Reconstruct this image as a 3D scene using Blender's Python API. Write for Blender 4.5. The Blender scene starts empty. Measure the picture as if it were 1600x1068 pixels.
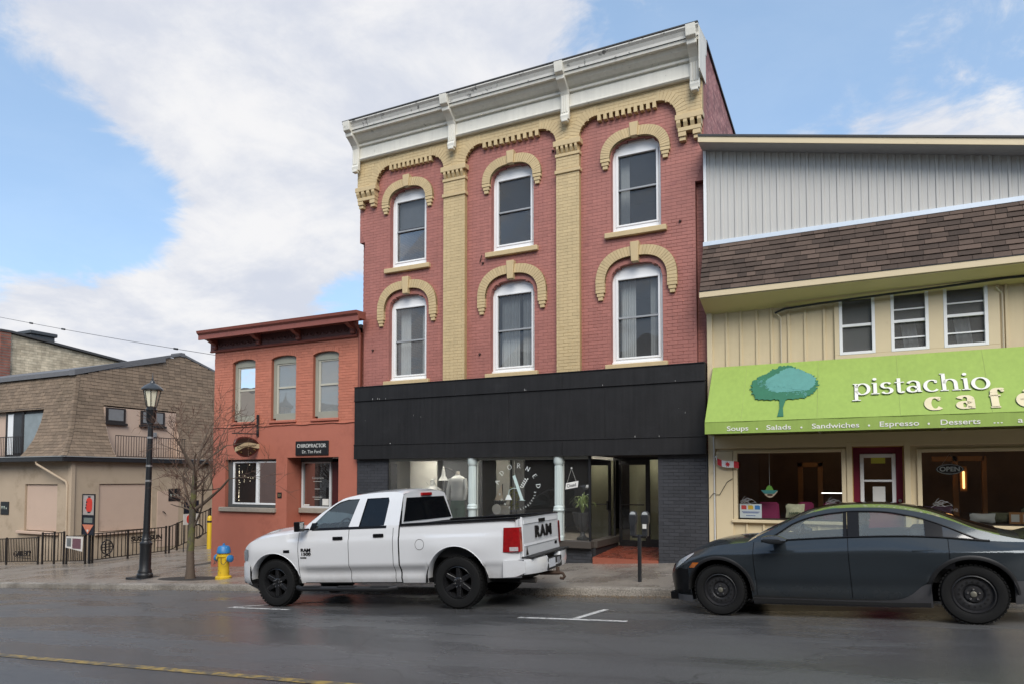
import bpy, bmesh, math, random
from math import pi, sin, cos, tan, atan2, hypot, radians, sqrt
from mathutils import Vector, Matrix
random.seed(7)
S = bpy.context.scene
COL = S.collection
# ---------------------------------------------------------------- camera
cam_d = bpy.data.cameras.new('camera'); cam = bpy.data.objects.new('camera', cam_d); COL.objects.link(cam)
S.camera = cam
EYE = Vector((0, -14.69, 1.76))
YAW = math.atan(1090 / 2212.0); PITCH = radians(2.5)
cam.location = EYE
cam.rotation_euler = (pi / 2 + PITCH, 0, YAW)
cam_d.sensor_fit = 'HORIZONTAL'; cam_d.sensor_width = 36; cam_d.lens = 36 * 1090 / 1600.0
cam_d.shift_y = 0.10276
cam_d.clip_start = 0.05; cam_d.clip_end = 2000
# ---------------------------------------------------------------- exposure
S.view_settings.view_transform = 'Standard'; S.view_settings.look = 'None'
S.view_settings.exposure = 1.2; S.view_settings.gamma = 1.0
S.view_settings.use_curve_mapping = False
S.cycles.max_bounces = 8; S.cycles.transparent_max_bounces = 12; S.cycles.caustics_reflective = False; S.cycles.caustics_refractive = False
try: S.cycles.use_denoising = True
except Exception: pass
# ---------------------------------------------------------------- sky
SUN_EL, SUN_AZ = radians(41), radians(148)      # azimuth clockwise from +Y: behind the camera, to the right
W = bpy.data.worlds.new('World'); S.world = W; W.use_nodes = True
def world():
    nt = W.node_tree; nt.nodes.clear(); N = nt.nodes.new; L = nt.links.new
    out = N('ShaderNodeOutputWorld'); bg = N('ShaderNodeBackground'); bg.inputs['Strength'].default_value = 0.1
    L(bg.outputs[0], out.inputs[0])
    sky = N('ShaderNodeTexSky'); sky.sky_type = 'NISHITA'; sky.sun_disc = False
    sky.sun_elevation = SUN_EL; sky.sun_rotation = SUN_AZ; sky.altitude = 100; sky.air_density = 1.0; sky.dust_density = 0.7; sky.ozone_density = 1.6
    tc = N('ShaderNodeTexCoord'); sep = N('ShaderNodeSeparateXYZ'); L(tc.outputs['Generated'], sep.inputs[0])
    def M(op, a, b=None, c=None):
        n = N('ShaderNodeMath'); n.operation = op
        for i, v in enumerate((a, b, c)):
            if v is None: continue
            if isinstance(v, (int, float)): n.inputs[i].default_value = v
            else: L(v, n.inputs[i])
        return n.outputs[0]
    den = M('ADD', M('MAXIMUM', sep.outputs[2], 0.0), 0.30)
    comb = N('ShaderNodeCombineXYZ'); L(M('DIVIDE', sep.outputs[0], den), comb.inputs[0]); L(M('DIVIDE', sep.outputs[1], den), comb.inputs[1]); L(M('MULTIPLY', sep.outputs[2], 1.3), comb.inputs[2])
    def noise(scale, detail, rough, off, dist=0.0):
        mp = N('ShaderNodeMapping'); mp.inputs['Location'].default_value = off; L(comb.outputs[0], mp.inputs[0])
        n = N('ShaderNodeTexNoise'); n.inputs['Scale'].default_value = scale; n.inputs['Detail'].default_value = detail
        n.inputs['Roughness'].default_value = rough; n.inputs['Distortion'].default_value = dist; L(mp.outputs[0], n.inputs['Vector'])
        return n.outputs['Fac']
    big = noise(1.7, 10, 0.58, (3.1, 1.7, 0), 0.3); lump = noise(5.5, 8, 0.62, (1.4, 8.2, 0.6), 0.4)
    dens = M('ADD', M('ADD', M('MULTIPLY', M('SUBTRACT', big, 0.5), 1.7), M('MULTIPLY', M('SUBTRACT', lump, 0.5), 1.7)), 0.50)
    # cloud banks: direction, angular sharpness, weight
    for d, k, w in BANKS:
        dt = N('ShaderNodeVectorMath'); dt.operation = 'DOT_PRODUCT'; L(tc.outputs['Generated'], dt.inputs[0]); dt.inputs[1].default_value = d
        g = M('POWER', 2.718, M('MULTIPLY', M('SUBTRACT', dt.outputs['Value'], 1.0), k))
        dens = M('ADD', dens, M('MULTIPLY', g, w))
    mr = N('ShaderNodeMapRange'); mr.interpolation_type = 'SMOOTHSTEP'; L(dens, mr.inputs[0])
    mr.inputs[1].default_value = 0.33; mr.inputs[2].default_value = 0.84; mr.inputs[3].default_value = 0.14; mr.inputs[4].default_value = 1.0
    sh = noise(2.6, 8, 0.62, (7.3, 2.2, 1.0), 0.3)
    mr2 = N('ShaderNodeMapRange'); mr2.interpolation_type = 'SMOOTHSTEP'; L(M('ADD', M('MULTIPLY', sh, 0.7), M('MULTIPLY', lump, 0.3)), mr2.inputs[0]); mr2.inputs[1].default_value = 0.38; mr2.inputs[2].default_value = 0.62
    cr = N('ShaderNodeMix'); cr.data_type = 'RGBA'; L(mr2.outputs[0], cr.inputs['Factor'])
    cr.inputs['A'].default_value = (2.95, 3.12, 3.55, 1); cr.inputs['B'].default_value = (4.0, 4.0, 4.07, 1)
    mix = N('ShaderNodeMix'); mix.data_type = 'RGBA'; L(mr.outputs[0], mix.inputs['Factor'])
    blue = N('ShaderNodeMix'); blue.data_type = 'RGBA'; blue.inputs['Factor'].default_value = 0.42
    L(sky.outputs[0], blue.inputs['A']); blue.inputs['B'].default_value = (1.45, 2.55, 3.85, 1)
    L(blue.outputs['Result'], mix.inputs['A']); L(cr.outputs['Result'], mix.inputs['B'])
    L(mix.outputs['Result'], bg.inputs['Color'])
def pixdir(u, v):
    a = (u - 800) / 1090.0; b = (698.41 - v) / 1090.0
    sy, cy, sp, cp = sin(YAW), cos(YAW), sin(PITCH), cos(PITCH)
    d = Vector((-sy * cp, cy * cp, sp)) + a * Vector((cy, sy, 0)) + b * Vector((sy * sp, -cy * sp, cp))
    return tuple(d.normalized())
BANKS = [(pixdir(640, 90), 26, 0.9), (pixdir(330, 130), 60, 0.6), (pixdir(450, 270), 110, 0.65), (pixdir(60, 500), 260, 0.95), (pixdir(230, 480), 260, 0.9), (pixdir(400, 480), 260, 0.9), (pixdir(1450, 200), 75, 0.7),
         (pixdir(50, 320), 110, -1.0), (pixdir(230, 365), 260, -0.7), (pixdir(1180, 20), 45, -0.8), (pixdir(535, 440), 500, -0.7), (pixdir(1600, 20), 50, -0.4)]
world()
sun_d = bpy.data.lights.new('sun', 'SUN'); sun = bpy.data.objects.new('sun', sun_d); COL.objects.link(sun)
sun_d.energy = 1.5; sun_d.angle = radians(40); sun_d.color = (1.0, 0.96, 0.9)
sv = Vector((cos(SUN_EL) * sin(SUN_AZ), cos(SUN_EL) * cos(SUN_AZ), sin(SUN_EL)))
sun.rotation_euler = sv.to_track_quat('Z', 'Y').to_euler()
# ================================================================= helpers
def zk(x): return 0.061 * x                     # the street climbs to the right
YK = -3.29                                       # face of the near kerb of the far pavement
def road_z(x, y): return zk(x) + 0.03 * min(max(YK - y, 0), 5.0)
def walk_z(x, y): return zk(x) + 0.13 + 0.02 * (y - YK)
MATS = {}
def mat(name, c, rough=0.6, var=0.12, scale=6, bump=0.0, bscale=80, metal=0.0, spec=0.5, coat=0.0, island=0.0, streak=0.0, emit=0, rvar=0.0, dirt=None, dscale=1.5):
    if name in MATS: return MATS[name]
    m = bpy.data.materials.new(name); m.use_nodes = True; nt = m.node_tree; N = nt.nodes.new; L = nt.links.new
    b = nt.nodes['Principled BSDF']
    b.inputs['Roughness'].default_value = rough; b.inputs['Metallic'].default_value = metal
    b.inputs['Specular IOR Level'].default_value = spec; b.inputs['Coat Weight'].default_value = coat; b.inputs['Coat Roughness'].default_value = 0.06
    geo = N('ShaderNodeNewGeometry')
    n = N('ShaderNodeTexNoise'); n.inputs['Scale'].default_value = scale; n.inputs['Detail'].default_value = 6; n.inputs['Roughness'].default_value = 0.62
    L(geo.outputs['Position'], n.inputs['Vector'])
    def M(op, a, b2):
        q = N('ShaderNodeMath'); q.operation = op
        for i, v in enumerate((a, b2)):
            if isinstance(v, (int, float)): q.inputs[i].default_value = v
            else: L(v, q.inputs[i])
        return q.outputs[0]
    val = M('ADD', M('MULTIPLY', M('SUBTRACT', n.outputs['Fac'], 0.5), 2 * var), 1.0)
    if island:
        oi = N('ShaderNodeObjectInfo')
        r = M('FRACT', M('ADD', geo.outputs['Random Per Island'], oi.outputs['Random']), 0.0)
        val = M('ADD', val, M('MULTIPLY', M('SUBTRACT', r, 0.5), 2 * island))
    if streak:
        mp = N('ShaderNodeMapping'); mp.inputs['Scale'].default_value = (9, 9, 0.45); L(geo.outputs['Position'], mp.inputs[0])
        n2 = N('ShaderNodeTexNoise'); n2.inputs['Scale'].default_value = 1.6; n2.inputs['Detail'].default_value = 5; L(mp.outputs[0], n2.inputs['Vector'])
        val = M('ADD', val, M('MULTIPLY', M('SUBTRACT', n2.outputs['Fac'], 0.5), 2 * streak))
    mix = N('ShaderNodeMix'); mix.data_type = 'RGBA'; mix.blend_type = 'MULTIPLY'; mix.inputs['Factor'].default_value = 1
    mix.inputs['A'].default_value = (*c, 1); L(val, mix.inputs['B'])
    colr = mix.outputs['Result']
    if dirt:
        n3 = N('ShaderNodeTexNoise'); n3.inputs['Scale'].default_value = dscale; n3.inputs['Detail'].default_value = 8; n3.inputs['Roughness'].default_value = 0.7
        L(geo.outputs['Position'], n3.inputs['Vector'])
        mr = N('ShaderNodeMapRange'); mr.interpolation_type = 'SMOOTHSTEP'; L(n3.outputs['Fac'], mr.inputs[0]); mr.inputs[1].default_value = dirt[1]; mr.inputs[2].default_value = dirt[2]; mr.inputs[4].default_value = dirt[3]
        mx = N('ShaderNodeMix'); mx.data_type = 'RGBA'; L(mr.outputs[0], mx.inputs['Factor']); L(colr, mx.inputs['A']); mx.inputs['B'].default_value = (*dirt[0], 1)
        colr = mx.outputs['Result']
    L(colr, b.inputs['Base Color'])
    if rvar: L(M('ADD', M('MULTIPLY', M('SUBTRACT', n.outputs['Fac'], 0.5), 2 * rvar), rough), b.inputs['Roughness'])
    if bump:
        nb = N('ShaderNodeTexNoise'); nb.inputs['Scale'].default_value = bscale; nb.inputs['Detail'].default_value = 4; L(geo.outputs['Position'], nb.inputs['Vector'])
        bp = N('ShaderNodeBump'); bp.inputs['Strength'].default_value = bump; bp.inputs['Distance'].default_value = 0.01
        L(nb.outputs['Fac'], bp.inputs['Height']); L(bp.outputs[0], b.inputs['Normal'])
    if emit:
        b.inputs['Emission Color'].default_value = (*c, 1); b.inputs['Emission Strength'].default_value = emit
    MATS[name] = m
    return m
def glass(name, tint=(0.92, 0.95, 0.94), rough=0.0, ior=1.5, boost=1.0, wav=0.0, haze=0.0, hcol=(.16, .165, .17)):
    if name in MATS: return MATS[name]
    m = bpy.data.materials.new(name); m.use_nodes = True; nt = m.node_tree; N = nt.nodes.new; L = nt.links.new
    nt.nodes.clear(); out = N('ShaderNodeOutputMaterial')
    tr = N('ShaderNodeBsdfTransparent'); tr.inputs[0].default_value = (*tint, 1)
    gl = N('ShaderNodeBsdfGlossy'); gl.inputs['Roughness'].default_value = rough; gl.inputs[0].default_value = (1, 1, 1, 1)
    fr = N('ShaderNodeFresnel'); fr.inputs[0].default_value = ior
    mu = N('ShaderNodeMath'); mu.operation = 'MULTIPLY'; mu.use_clamp = True; mu.inputs[1].default_value = boost; L(fr.outputs[0], mu.inputs[0])
    mx = N('ShaderNodeMixShader'); L(mu.outputs[0], mx.inputs[0]); L(tr.outputs[0], mx.inputs[1]); L(gl.outputs[0], mx.inputs[2]); L(mx.outputs[0], out.inputs[0])
    if haze:                                    # insect screen or dust; on shop panes, reflection painted as a pale veil
        df = N('ShaderNodeBsdfDiffuse'); df.inputs[0].default_value = (*hcol, 1); m3 = N('ShaderNodeMixShader'); m3.inputs[0].default_value = haze
        L(tr.outputs[0], m3.inputs[1]); L(df.outputs[0], m3.inputs[2]); L(m3.outputs[0], mx.inputs[1])
    if wav:
        geo = N('ShaderNodeNewGeometry'); nb = N('ShaderNodeTexNoise'); nb.inputs['Scale'].default_value = 1.2; nb.inputs['Detail'].default_value = 2; L(geo.outputs['Position'], nb.inputs['Vector'])
        bp = N('ShaderNodeBump'); bp.inputs['Strength'].default_value = wav; bp.inputs['Distance'].default_value = 0.02; L(nb.outputs['Fac'], bp.inputs['Height']); L(bp.outputs[0], gl.inputs['Normal'])
    MATS[name] = m
    return m
def tag(o, label=None, cat=None, group=None, kind=None):
    if label: o['label'] = label
    if cat: o['category'] = cat
    if group: o['group'] = group
    if kind: o['kind'] = kind
    return o
def thing(name, label, cat, loc=(0, 0, 0), group=None, rot=None):
    o = bpy.data.objects.new(name, None); COL.objects.link(o); o.location = loc; o.empty_display_size = 0.2
    if rot: o.rotation_euler = rot
    return tag(o, label, cat, group)
def adopt(o, parent, local=False):
    if parent is None: return o
    o.parent = parent
    if not local and parent.type == 'EMPTY':
        o.matrix_parent_inverse = (Matrix.Translation(parent.location) @ parent.rotation_euler.to_matrix().to_4x4()).inverted()
    return o
class MB:
    def __init__(s): s.v = []; s.f = []
    def add(s, vs, fs):
        n = len(s.v); s.v += [tuple(v) for v in vs]; s.f += [tuple(i + n for i in f) for f in fs]; return s
    def box(s, x0, x1, y0, y1, z0, z1):
        return s.add([(x0, y0, z0), (x1, y0, z0), (x1, y1, z0), (x0, y1, z0), (x0, y0, z1), (x1, y0, z1), (x1, y1, z1), (x0, y1, z1)],
                     [(0, 3, 2, 1), (4, 5, 6, 7), (0, 1, 5, 4), (1, 2, 6, 5), (2, 3, 7, 6), (3, 0, 4, 7)])
    def prism(s, pts, d):                       # pts: closed outline (list of 3-vectors), d: extrusion vector
        n = len(pts); d = Vector(d)
        s.add([tuple(p) for p in pts] + [tuple(Vector(p) + d) for p in pts],
              [tuple(range(n))[::-1], tuple(range(n, 2 * n))] + [(i, (i + 1) % n, n + (i + 1) % n, n + i) for i in range(n)])
        return s
    def xz(s, pts, y0, y1): return s.prism([(x, y0, z) for x, z in pts], (0, y1 - y0, 0))
    def yz(s, pts, x0, x1): return s.prism([(x0, y, z) for y, z in pts], (x1 - x0, 0, 0))
    def xy(s, pts, z0, z1): return s.prism([(x, y, z0) for x, y in pts], (0, 0, z1 - z0))
    def tube(s, path, r, seg=8, cap=True):
        path = [Vector(p) for p in path]; n = len(path); rs = r if isinstance(r, (list, tuple)) else [r] * n
        rings = []; up = None
        for i, p in enumerate(path):
            t = (path[min(i + 1, n - 1)] - path[max(i - 1, 0)]).normalized()
            if up is None:
                up = Vector((0, 0, 1)) if abs(t.z) < 0.9 else Vector((1, 0, 0))
            a = t.cross(up).normalized(); up = a.cross(t).normalized()
            rings.append([p + rs[i] * (cos(2 * pi * k / seg) * a + sin(2 * pi * k / seg) * up) for k in range(seg)])
        vs = [q for ring in rings for q in ring]; fs = []
        for i in range(n - 1):
            for k in range(seg):
                fs.append((i * seg + k, i * seg + (k + 1) % seg, (i + 1) * seg + (k + 1) % seg, (i + 1) * seg + k))
        if cap: fs += [tuple(range(seg))[::-1], tuple(range((n - 1) * seg, n * seg))]
        return s.add(vs, fs)
    def lathe(s, prof, c=(0, 0, 0), seg=20, axis='z', a0=0, cap=True):
        vs = []; fs = []; n = len(prof)
        for r, h in prof:
            for k in range(seg):
                a = a0 + 2 * pi * k / seg; p = (r * cos(a), r * sin(a), h)
                if axis == 'y': p = (p[0], p[2], p[1])
                if axis == 'x': p = (p[2], p[0], p[1])
                vs.append((c[0] + p[0], c[1] + p[1], c[2] + p[2]))
        for i in range(n - 1):
            for k in range(seg):
                fs.append((i * seg + k, i * seg + (k + 1) % seg, (i + 1) * seg + (k + 1) % seg, (i + 1) * seg + k))
        if cap and prof[0][0] > 1e-6: fs.append(tuple(range(seg))[::-1])
        if cap and prof[-1][0] > 1e-6: fs.append(tuple(range((n - 1) * seg, n * seg)))
        return s.add(vs, fs)
    def grid(s, rows):                          # rows of equal length of points
        n = len(rows); m = len(rows[0])
        return s.add([p for r in rows for p in r], [(i * m + j, i * m + j + 1, (i + 1) * m + j + 1, (i + 1) * m + j) for i in range(n - 1) for j in range(m - 1)])
    def build(s, name, m, parent=None, smooth=0, bevel=0, local=False, solid=0, bseg=1, recalc=True):
        me = bpy.data.meshes.new(name); me.from_pydata([tuple(v) for v in s.v], [], s.f)
        if recalc or smooth:
            bm = bmesh.new(); bm.from_mesh(me); bmesh.ops.remove_doubles(bm, verts=bm.verts, dist=1e-5) if smooth else None
            if recalc: bmesh.ops.recalc_face_normals(bm, faces=bm.faces)
            bm.to_mesh(me); bm.free()
        me.update()
        o = bpy.data.objects.new(name, me); COL.objects.link(o)
        if m: me.materials.append(m)
        if smooth:
            for p in me.polygons: p.use_smooth = True
            try: me.set_sharp_from_angle(angle=radians(smooth if smooth > 1 else 35))
            except Exception: pass
        if solid:
            md = o.modifiers.new('thick', 'SOLIDIFY'); md.thickness = solid; md.offset = 0
        if bevel:
            md = o.modifiers.new('edge', 'BEVEL'); md.width = bevel; md.segments = bseg; md.limit_method = 'ANGLE'; md.angle_limit = radians(40)
        return adopt(o, parent, local)
def bx(name, m, parent, x0, x1, y0, y1, z0, z1, bevel=0, local=False): return MB().box(x0, x1, y0, y1, z0, z1).build(name, m, parent, bevel=bevel, local=local)
def rng_(a, b, n): return [a + (b - a) * i / n for i in range(n + 1)]
def lerp(tab, x):
    if x <= tab[0][0]: return tab[0][1]
    for (a, p), (b, q) in zip(tab, tab[1:]):
        if x <= b: return p + (q - p) * (x - a) / (b - a)
    return tab[-1][1]
def smoothtab(tab, x):                          # Catmull-Rom through the table
    if x <= tab[0][0]: return tab[0][1]
    if x >= tab[-1][0]: return tab[-1][1]
    for i in range(len(tab) - 1):
        if x <= tab[i + 1][0]:
            x0, y0 = tab[i]; x1, y1 = tab[i + 1]; h = x1 - x0; t = (x - x0) / h
            m0 = (y1 - tab[i - 1][1]) / (x1 - tab[i - 1][0]) if i > 0 else (y1 - y0) / h
            m1 = (tab[i + 2][1] - y0) / (tab[i + 2][0] - x0) if i + 2 < len(tab) else (y1 - y0) / h
            return (2*t**3 - 3*t**2 + 1) * y0 + (t**3 - 2*t**2 + t) * h * m0 + (-2*t**3 + 3*t**2) * y1 + (t**3 - t**2) * h * m1
# ---- lettering: strokes of a broad nib, and the plain built-in face
def frame(o, ex, ey):
    ex = Vector(ex).normalized(); ey = Vector(ey).normalized(); ez = ex.cross(ey)
    return Matrix(((ex.x, ey.x, ez.x, o[0]), (ex.y, ey.y, ez.y, o[1]), (ex.z, ey.z, ez.z, o[2]), (0, 0, 0, 1)))
def text(s, size, m, name, parent, fr, bold=0.0, width=None, align='CENTER', space=1.0, depth=0.002, local=False):
    cu = bpy.data.curves.new('t', 'FONT'); cu.body = s; cu.size = size; cu.align_x = align; cu.offset = bold * size; cu.extrude = depth; cu.space_character = space; cu.resolution_u = 4
    t = bpy.data.objects.new('t', cu); COL.objects.link(t)
    dg = bpy.context.evaluated_depsgraph_get(); me = bpy.data.meshes.new_from_object(t.evaluated_get(dg)); bpy.data.objects.remove(t)
    if width:
        xs = [v.co.x for v in me.vertices]; w = max(xs) - min(xs); k = width / w
        for v in me.vertices: v.co.x *= k
    me.transform(fr); me.materials.clear(); me.materials.append(m)
    o = bpy.data.objects.new(name, me); COL.objects.link(o)
    return adopt(o, parent, local)
def arc(cx, cy, rx, ry, a0, a1, n=14): return [(cx + rx * cos(radians(a0 + (a1 - a0) * i / n)), cy + ry * sin(radians(a0 + (a1 - a0) * i / n))) for i in range(n + 1)]
def ln(*p): return [(p[i], p[i + 1]) for i in range(0, len(p), 2)]
def sf(x, y, w): return ('s', x, y, w)
GL = {  # advance, strokes
 'p': (.56, [ln(.12, -.27, .12, .5), arc(.3, .24, .19, .25, 165, -165, 24), sf(.12, -.27, .26), sf(.07, .49, .1)]),
 'i': (.26, [ln(.12, 0, .12, .5), sf(.12, 0, .24), sf(.07, .49, .1), ('d', .11, .68, .062)]),
 's': (.42, [arc(.19, .365, .125, .125, 25, 262, 14) + arc(.2, .12, .14, .13, 88, -155, 14)]),
 't': (.34, [ln(.13, .1, .13, .66), arc(.2, .1, .07, .1, 180, 330, 8), sf(.15, .47, .28)]),
 'a': (.48, [arc(.18, .13, .13, .13, 20, 340, 18), ln(.345, .02, .345, .36), arc(.2, .36, .145, .14, 0, 165, 10), sf(.38, .01, .12)]),
 'c': (.46, [arc(.24, .24, .19, .25, 48, 318, 20), ('d', .35, .40, .045)]),
 'h': (.58, [ln(.11, 0, .11, .76), arc(.275, .3, .155, .19, 175, 0, 12), ln(.43, 0, .43, .3), sf(.11, 0, .22), sf(.43, 0, .22), sf(.06, .75, .1)]),
 'o': (.54, [arc(.25, .24, .2, .25, 90, 450, 26)]),
 'f': (.38, [ln(.14, 0, .14, .6), arc(.27, .6, .13, .15, 180, 40, 9), sf(.16, .47, .28), sf(.14, 0, .24), ('d', .36, .66, .05)]),
 'e': (.48, [ln(.06, .27, .41, .27), arc(.24, .24, .19, .25, 5, 320, 22), ]),
 'é': (.48, [ln(.06, .27, .41, .27), arc(.24, .24, .19, .25, 5, 320, 22), ln(.2, .56, .32, .7)]),
 'A': (.7, [ln(.06, 0, .33, .7), ln(.33, .7, .6, 0), ln(.16, .25, .49, .25), sf(.06, 0, .18), sf(.6, 0, .2)]),
 'D': (.72, [ln(.12, 0, .12, .7), arc(.12, .35, .48, .34, 90, -90, 20), sf(.08, 0, .16), sf(.08, .69, .16)]),
 'O': (.76, [arc(.37, .35, .32, .36, 90, 450, 26)]),
 'R': (.68, [ln(.12, 0, .12, .7), arc(.12, .52, .36, .17, 90, -90, 12), ln(.28, .35, .58, 0), sf(.12, 0, .2), sf(.08, .69, .14), sf(.6, 0, .14)]),
 'N': (.76, [ln(.12, 0, .12, .7), ln(.1, .7, .6, 0), ln(.6, 0, .6, .7), sf(.12, 0, .18), sf(.6, .7, .18)]),
 'E': (.6, [ln(.12, 0, .12, .7), ln(.08, .685, .5, .685), ln(.12, .36, .42, .36), ln(.08, .01, .52, .01)]),
 'C': (.66, [arc(.36, .35, .3, .36, 45, 315, 20), ln(.58, .5, .58, .66)]),
 'H': (.76, [ln(.12, 0, .12, .7), ln(.6, 0, .6, .7), ln(.12, .36, .6, .36), sf(.12, 0, .2), sf(.6, 0, .2), sf(.12, .69, .2), sf(.6, .69, .2)]),
 'I': (.3, [ln(.14, 0, .14, .7), sf(.14, 0, .2), sf(.14, .69, .2)]),
 'P': (.6, [ln(.12, 0, .12, .7), arc(.12, .52, .36, .17, 90, -90, 12), sf(.12, 0, .2), sf(.08, .69, .14)]),
 'T': (.62, [ln(.3, 0, .3, .7), ln(.04, .685, .56, .685), sf(.3, 0, .2)]),
}
def glyph(mb, ch, ox, oy, size, fr, thick=.045, thin=.018, rot=0.0, depth=.004):
    adv, strokes = GL[ch]
    def P(x, y, h): 
        x, y = x * size, y * size
        x, y = x * cos(rot) - y * sin(rot), x * sin(rot) + y * cos(rot)
        return fr @ Vector((ox + x, oy + y, h))
    for st in strokes:
        if st[0] == 's':
            _, x, y, w = st; hw = thin * 0.9
            mb.prism([P(x - w / 2, y - hw, 0), P(x + w / 2, y - hw, 0), P(x + w / 2, y + hw, 0), P(x - w / 2, y + hw, 0)], P(0, 0, depth) - P(0, 0, 0)); continue
        if st[0] == 'd':
            _, x, y, r = st
            mb.prism([P(x + r * cos(k * pi / 6), y + r * sin(k * pi / 6), 0) for k in range(12)], P(0, 0, depth) - P(0, 0, 0)); continue
        pts = [Vector((a, b)) for a, b in st]; n = len(pts); rows = []
        closed = (pts[0] - pts[-1]).length < 1e-4
        for i, p in enumerate(pts):
            a = pts[(i - 1) % (n - 1)] if closed else pts[max(i - 1, 0)]; b = pts[(i + 1) % (n - 1)] if closed else pts[min(i + 1, n - 1)]
            t = (b - a).normalized(); nn = Vector((-t.y, t.x)); hw = thin + (thick - thin) * abs(t.y) ** 1.5
            rows.append([P(p.x + nn.x * hw, p.y + nn.y * hw, depth), P(p.x - nn.x * hw, p.y - nn.y * hw, depth)])
        mb.grid(rows)
    return adv * size
# ---- masonry: intervals of a course left over by openings, filled with single bricks
def minus(iv, cuts):
    for c0, c1 in cuts:
        nx = []
        for a, b in iv:
            if c1 <= a or c0 >= b: nx.append((a, b)); continue
            if c0 > a: nx.append((a, c0))
            if c1 < b: nx.append((c1, b))
        iv = nx
    return iv
def courses(z0, z1, h, spans, L, gap, emit, off=0.0):
    """run over courses; spans(zmid) gives the intervals; emit(x0,x1,z0,z1,full)"""
    n = int(round((z1 - z0) / h)); hh = (z1 - z0) / n
    for r in range(n):
        za, zb = z0 + r * hh, z0 + (r + 1) * hh; sh = off + (L / 2 if r % 2 else 0.0)
        for a, b in spans((za + zb) / 2):
            k = math.floor((a - sh) / L)
            while True:
                p, q = sh + k * L, sh + (k + 1) * L
                if p >= b: break
                c, d = max(p, a), min(q, b)
                if d - c > 0.03: emit(c + (gap / 2 if c > a else 0), d - (gap / 2 if d < b else 0), za + gap / 2, zb - gap / 2, d - c > L - 1e-3)
                k += 1
def brickwork(z0, z1, spans, y, recs, kind, h=0.0745, L=0.222, gap=0.0055):
    def emit(a, b, c, d, full): recs.append((kind, a, b, y + random.uniform(-.0016, .0016), c, d, full))
    courses(z0, z1, h, spans, L, gap, emit)
def lay(recs, parent, mats_, near=300, name='brick', depth=0.02):
    """the nearest bricks are objects of their own, the rest of each colour is one part"""
    full = sorted([r for r in recs if r[6]], key=lambda r: (r[1] + r[2]) ** 2 / 4 + (r[3] - EYE.y) ** 2 + (r[4] - EYE.z) ** 2)[:near]
    pick = set(map(id, full)); proto = {}
    for r in full:
        kind, a, b, y, c, d, _ = r; key = (kind, round(b - a, 3), round(d - c, 3))
        if key not in proto:
            w, hgt = (b - a) / 2, (d - c) / 2; e = 0.004
            mb = MB().add([(-w, depth, -hgt), (w, depth, -hgt), (w, depth, hgt), (-w, depth, hgt), (-w, e, -hgt), (w, e, -hgt), (w, e, hgt), (-w, e, hgt),
                           (-w + e, 0, -hgt + e), (w - e, 0, -hgt + e), (w - e, 0, hgt - e), (-w + e, 0, hgt - e)],
                          [(0, 1, 5, 4), (1, 2, 6, 5), (2, 3, 7, 6), (3, 0, 4, 7), (4, 5, 9, 8), (5, 6, 10, 9), (6, 7, 11, 10), (7, 4, 8, 11), (8, 9, 10, 11)])
            o = mb.build(name, mats_[kind], None); proto[key] = o; first = True
        else:
            o = proto[key].copy(); COL.objects.link(o)
        o.location = ((a + b) / 2, y, (c + d) / 2); adopt(o, parent)
    for kind in mats_:
        mb = MB()
        for r in recs:
            if r[0] == kind and id(r) not in pick:
                _, a, b, y, c, d, _ = r; mb.add([(a, y, c), (b, y, c), (b, y, d), (a, y, d), (a, y + depth, c), (b, y + depth, c), (b, y + depth, d), (a, y + depth, d)],
                                              [(0, 1, 2, 3), (0, 4, 5, 1), (1, 5, 6, 2), (2, 6, 7, 3), (3, 7, 4, 0)])
        if mb.v: tag(mb.build('brickwork', mats_[kind], parent, recalc=False), kind='stuff')
def shingle_rows(surf, spans, n, pitch, recs, tex=0.25, lift=0.008):
    """surf(s, t) -> point, outward normal is +lift; t in rows 0..n-1 from the eave up"""
    pass
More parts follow.
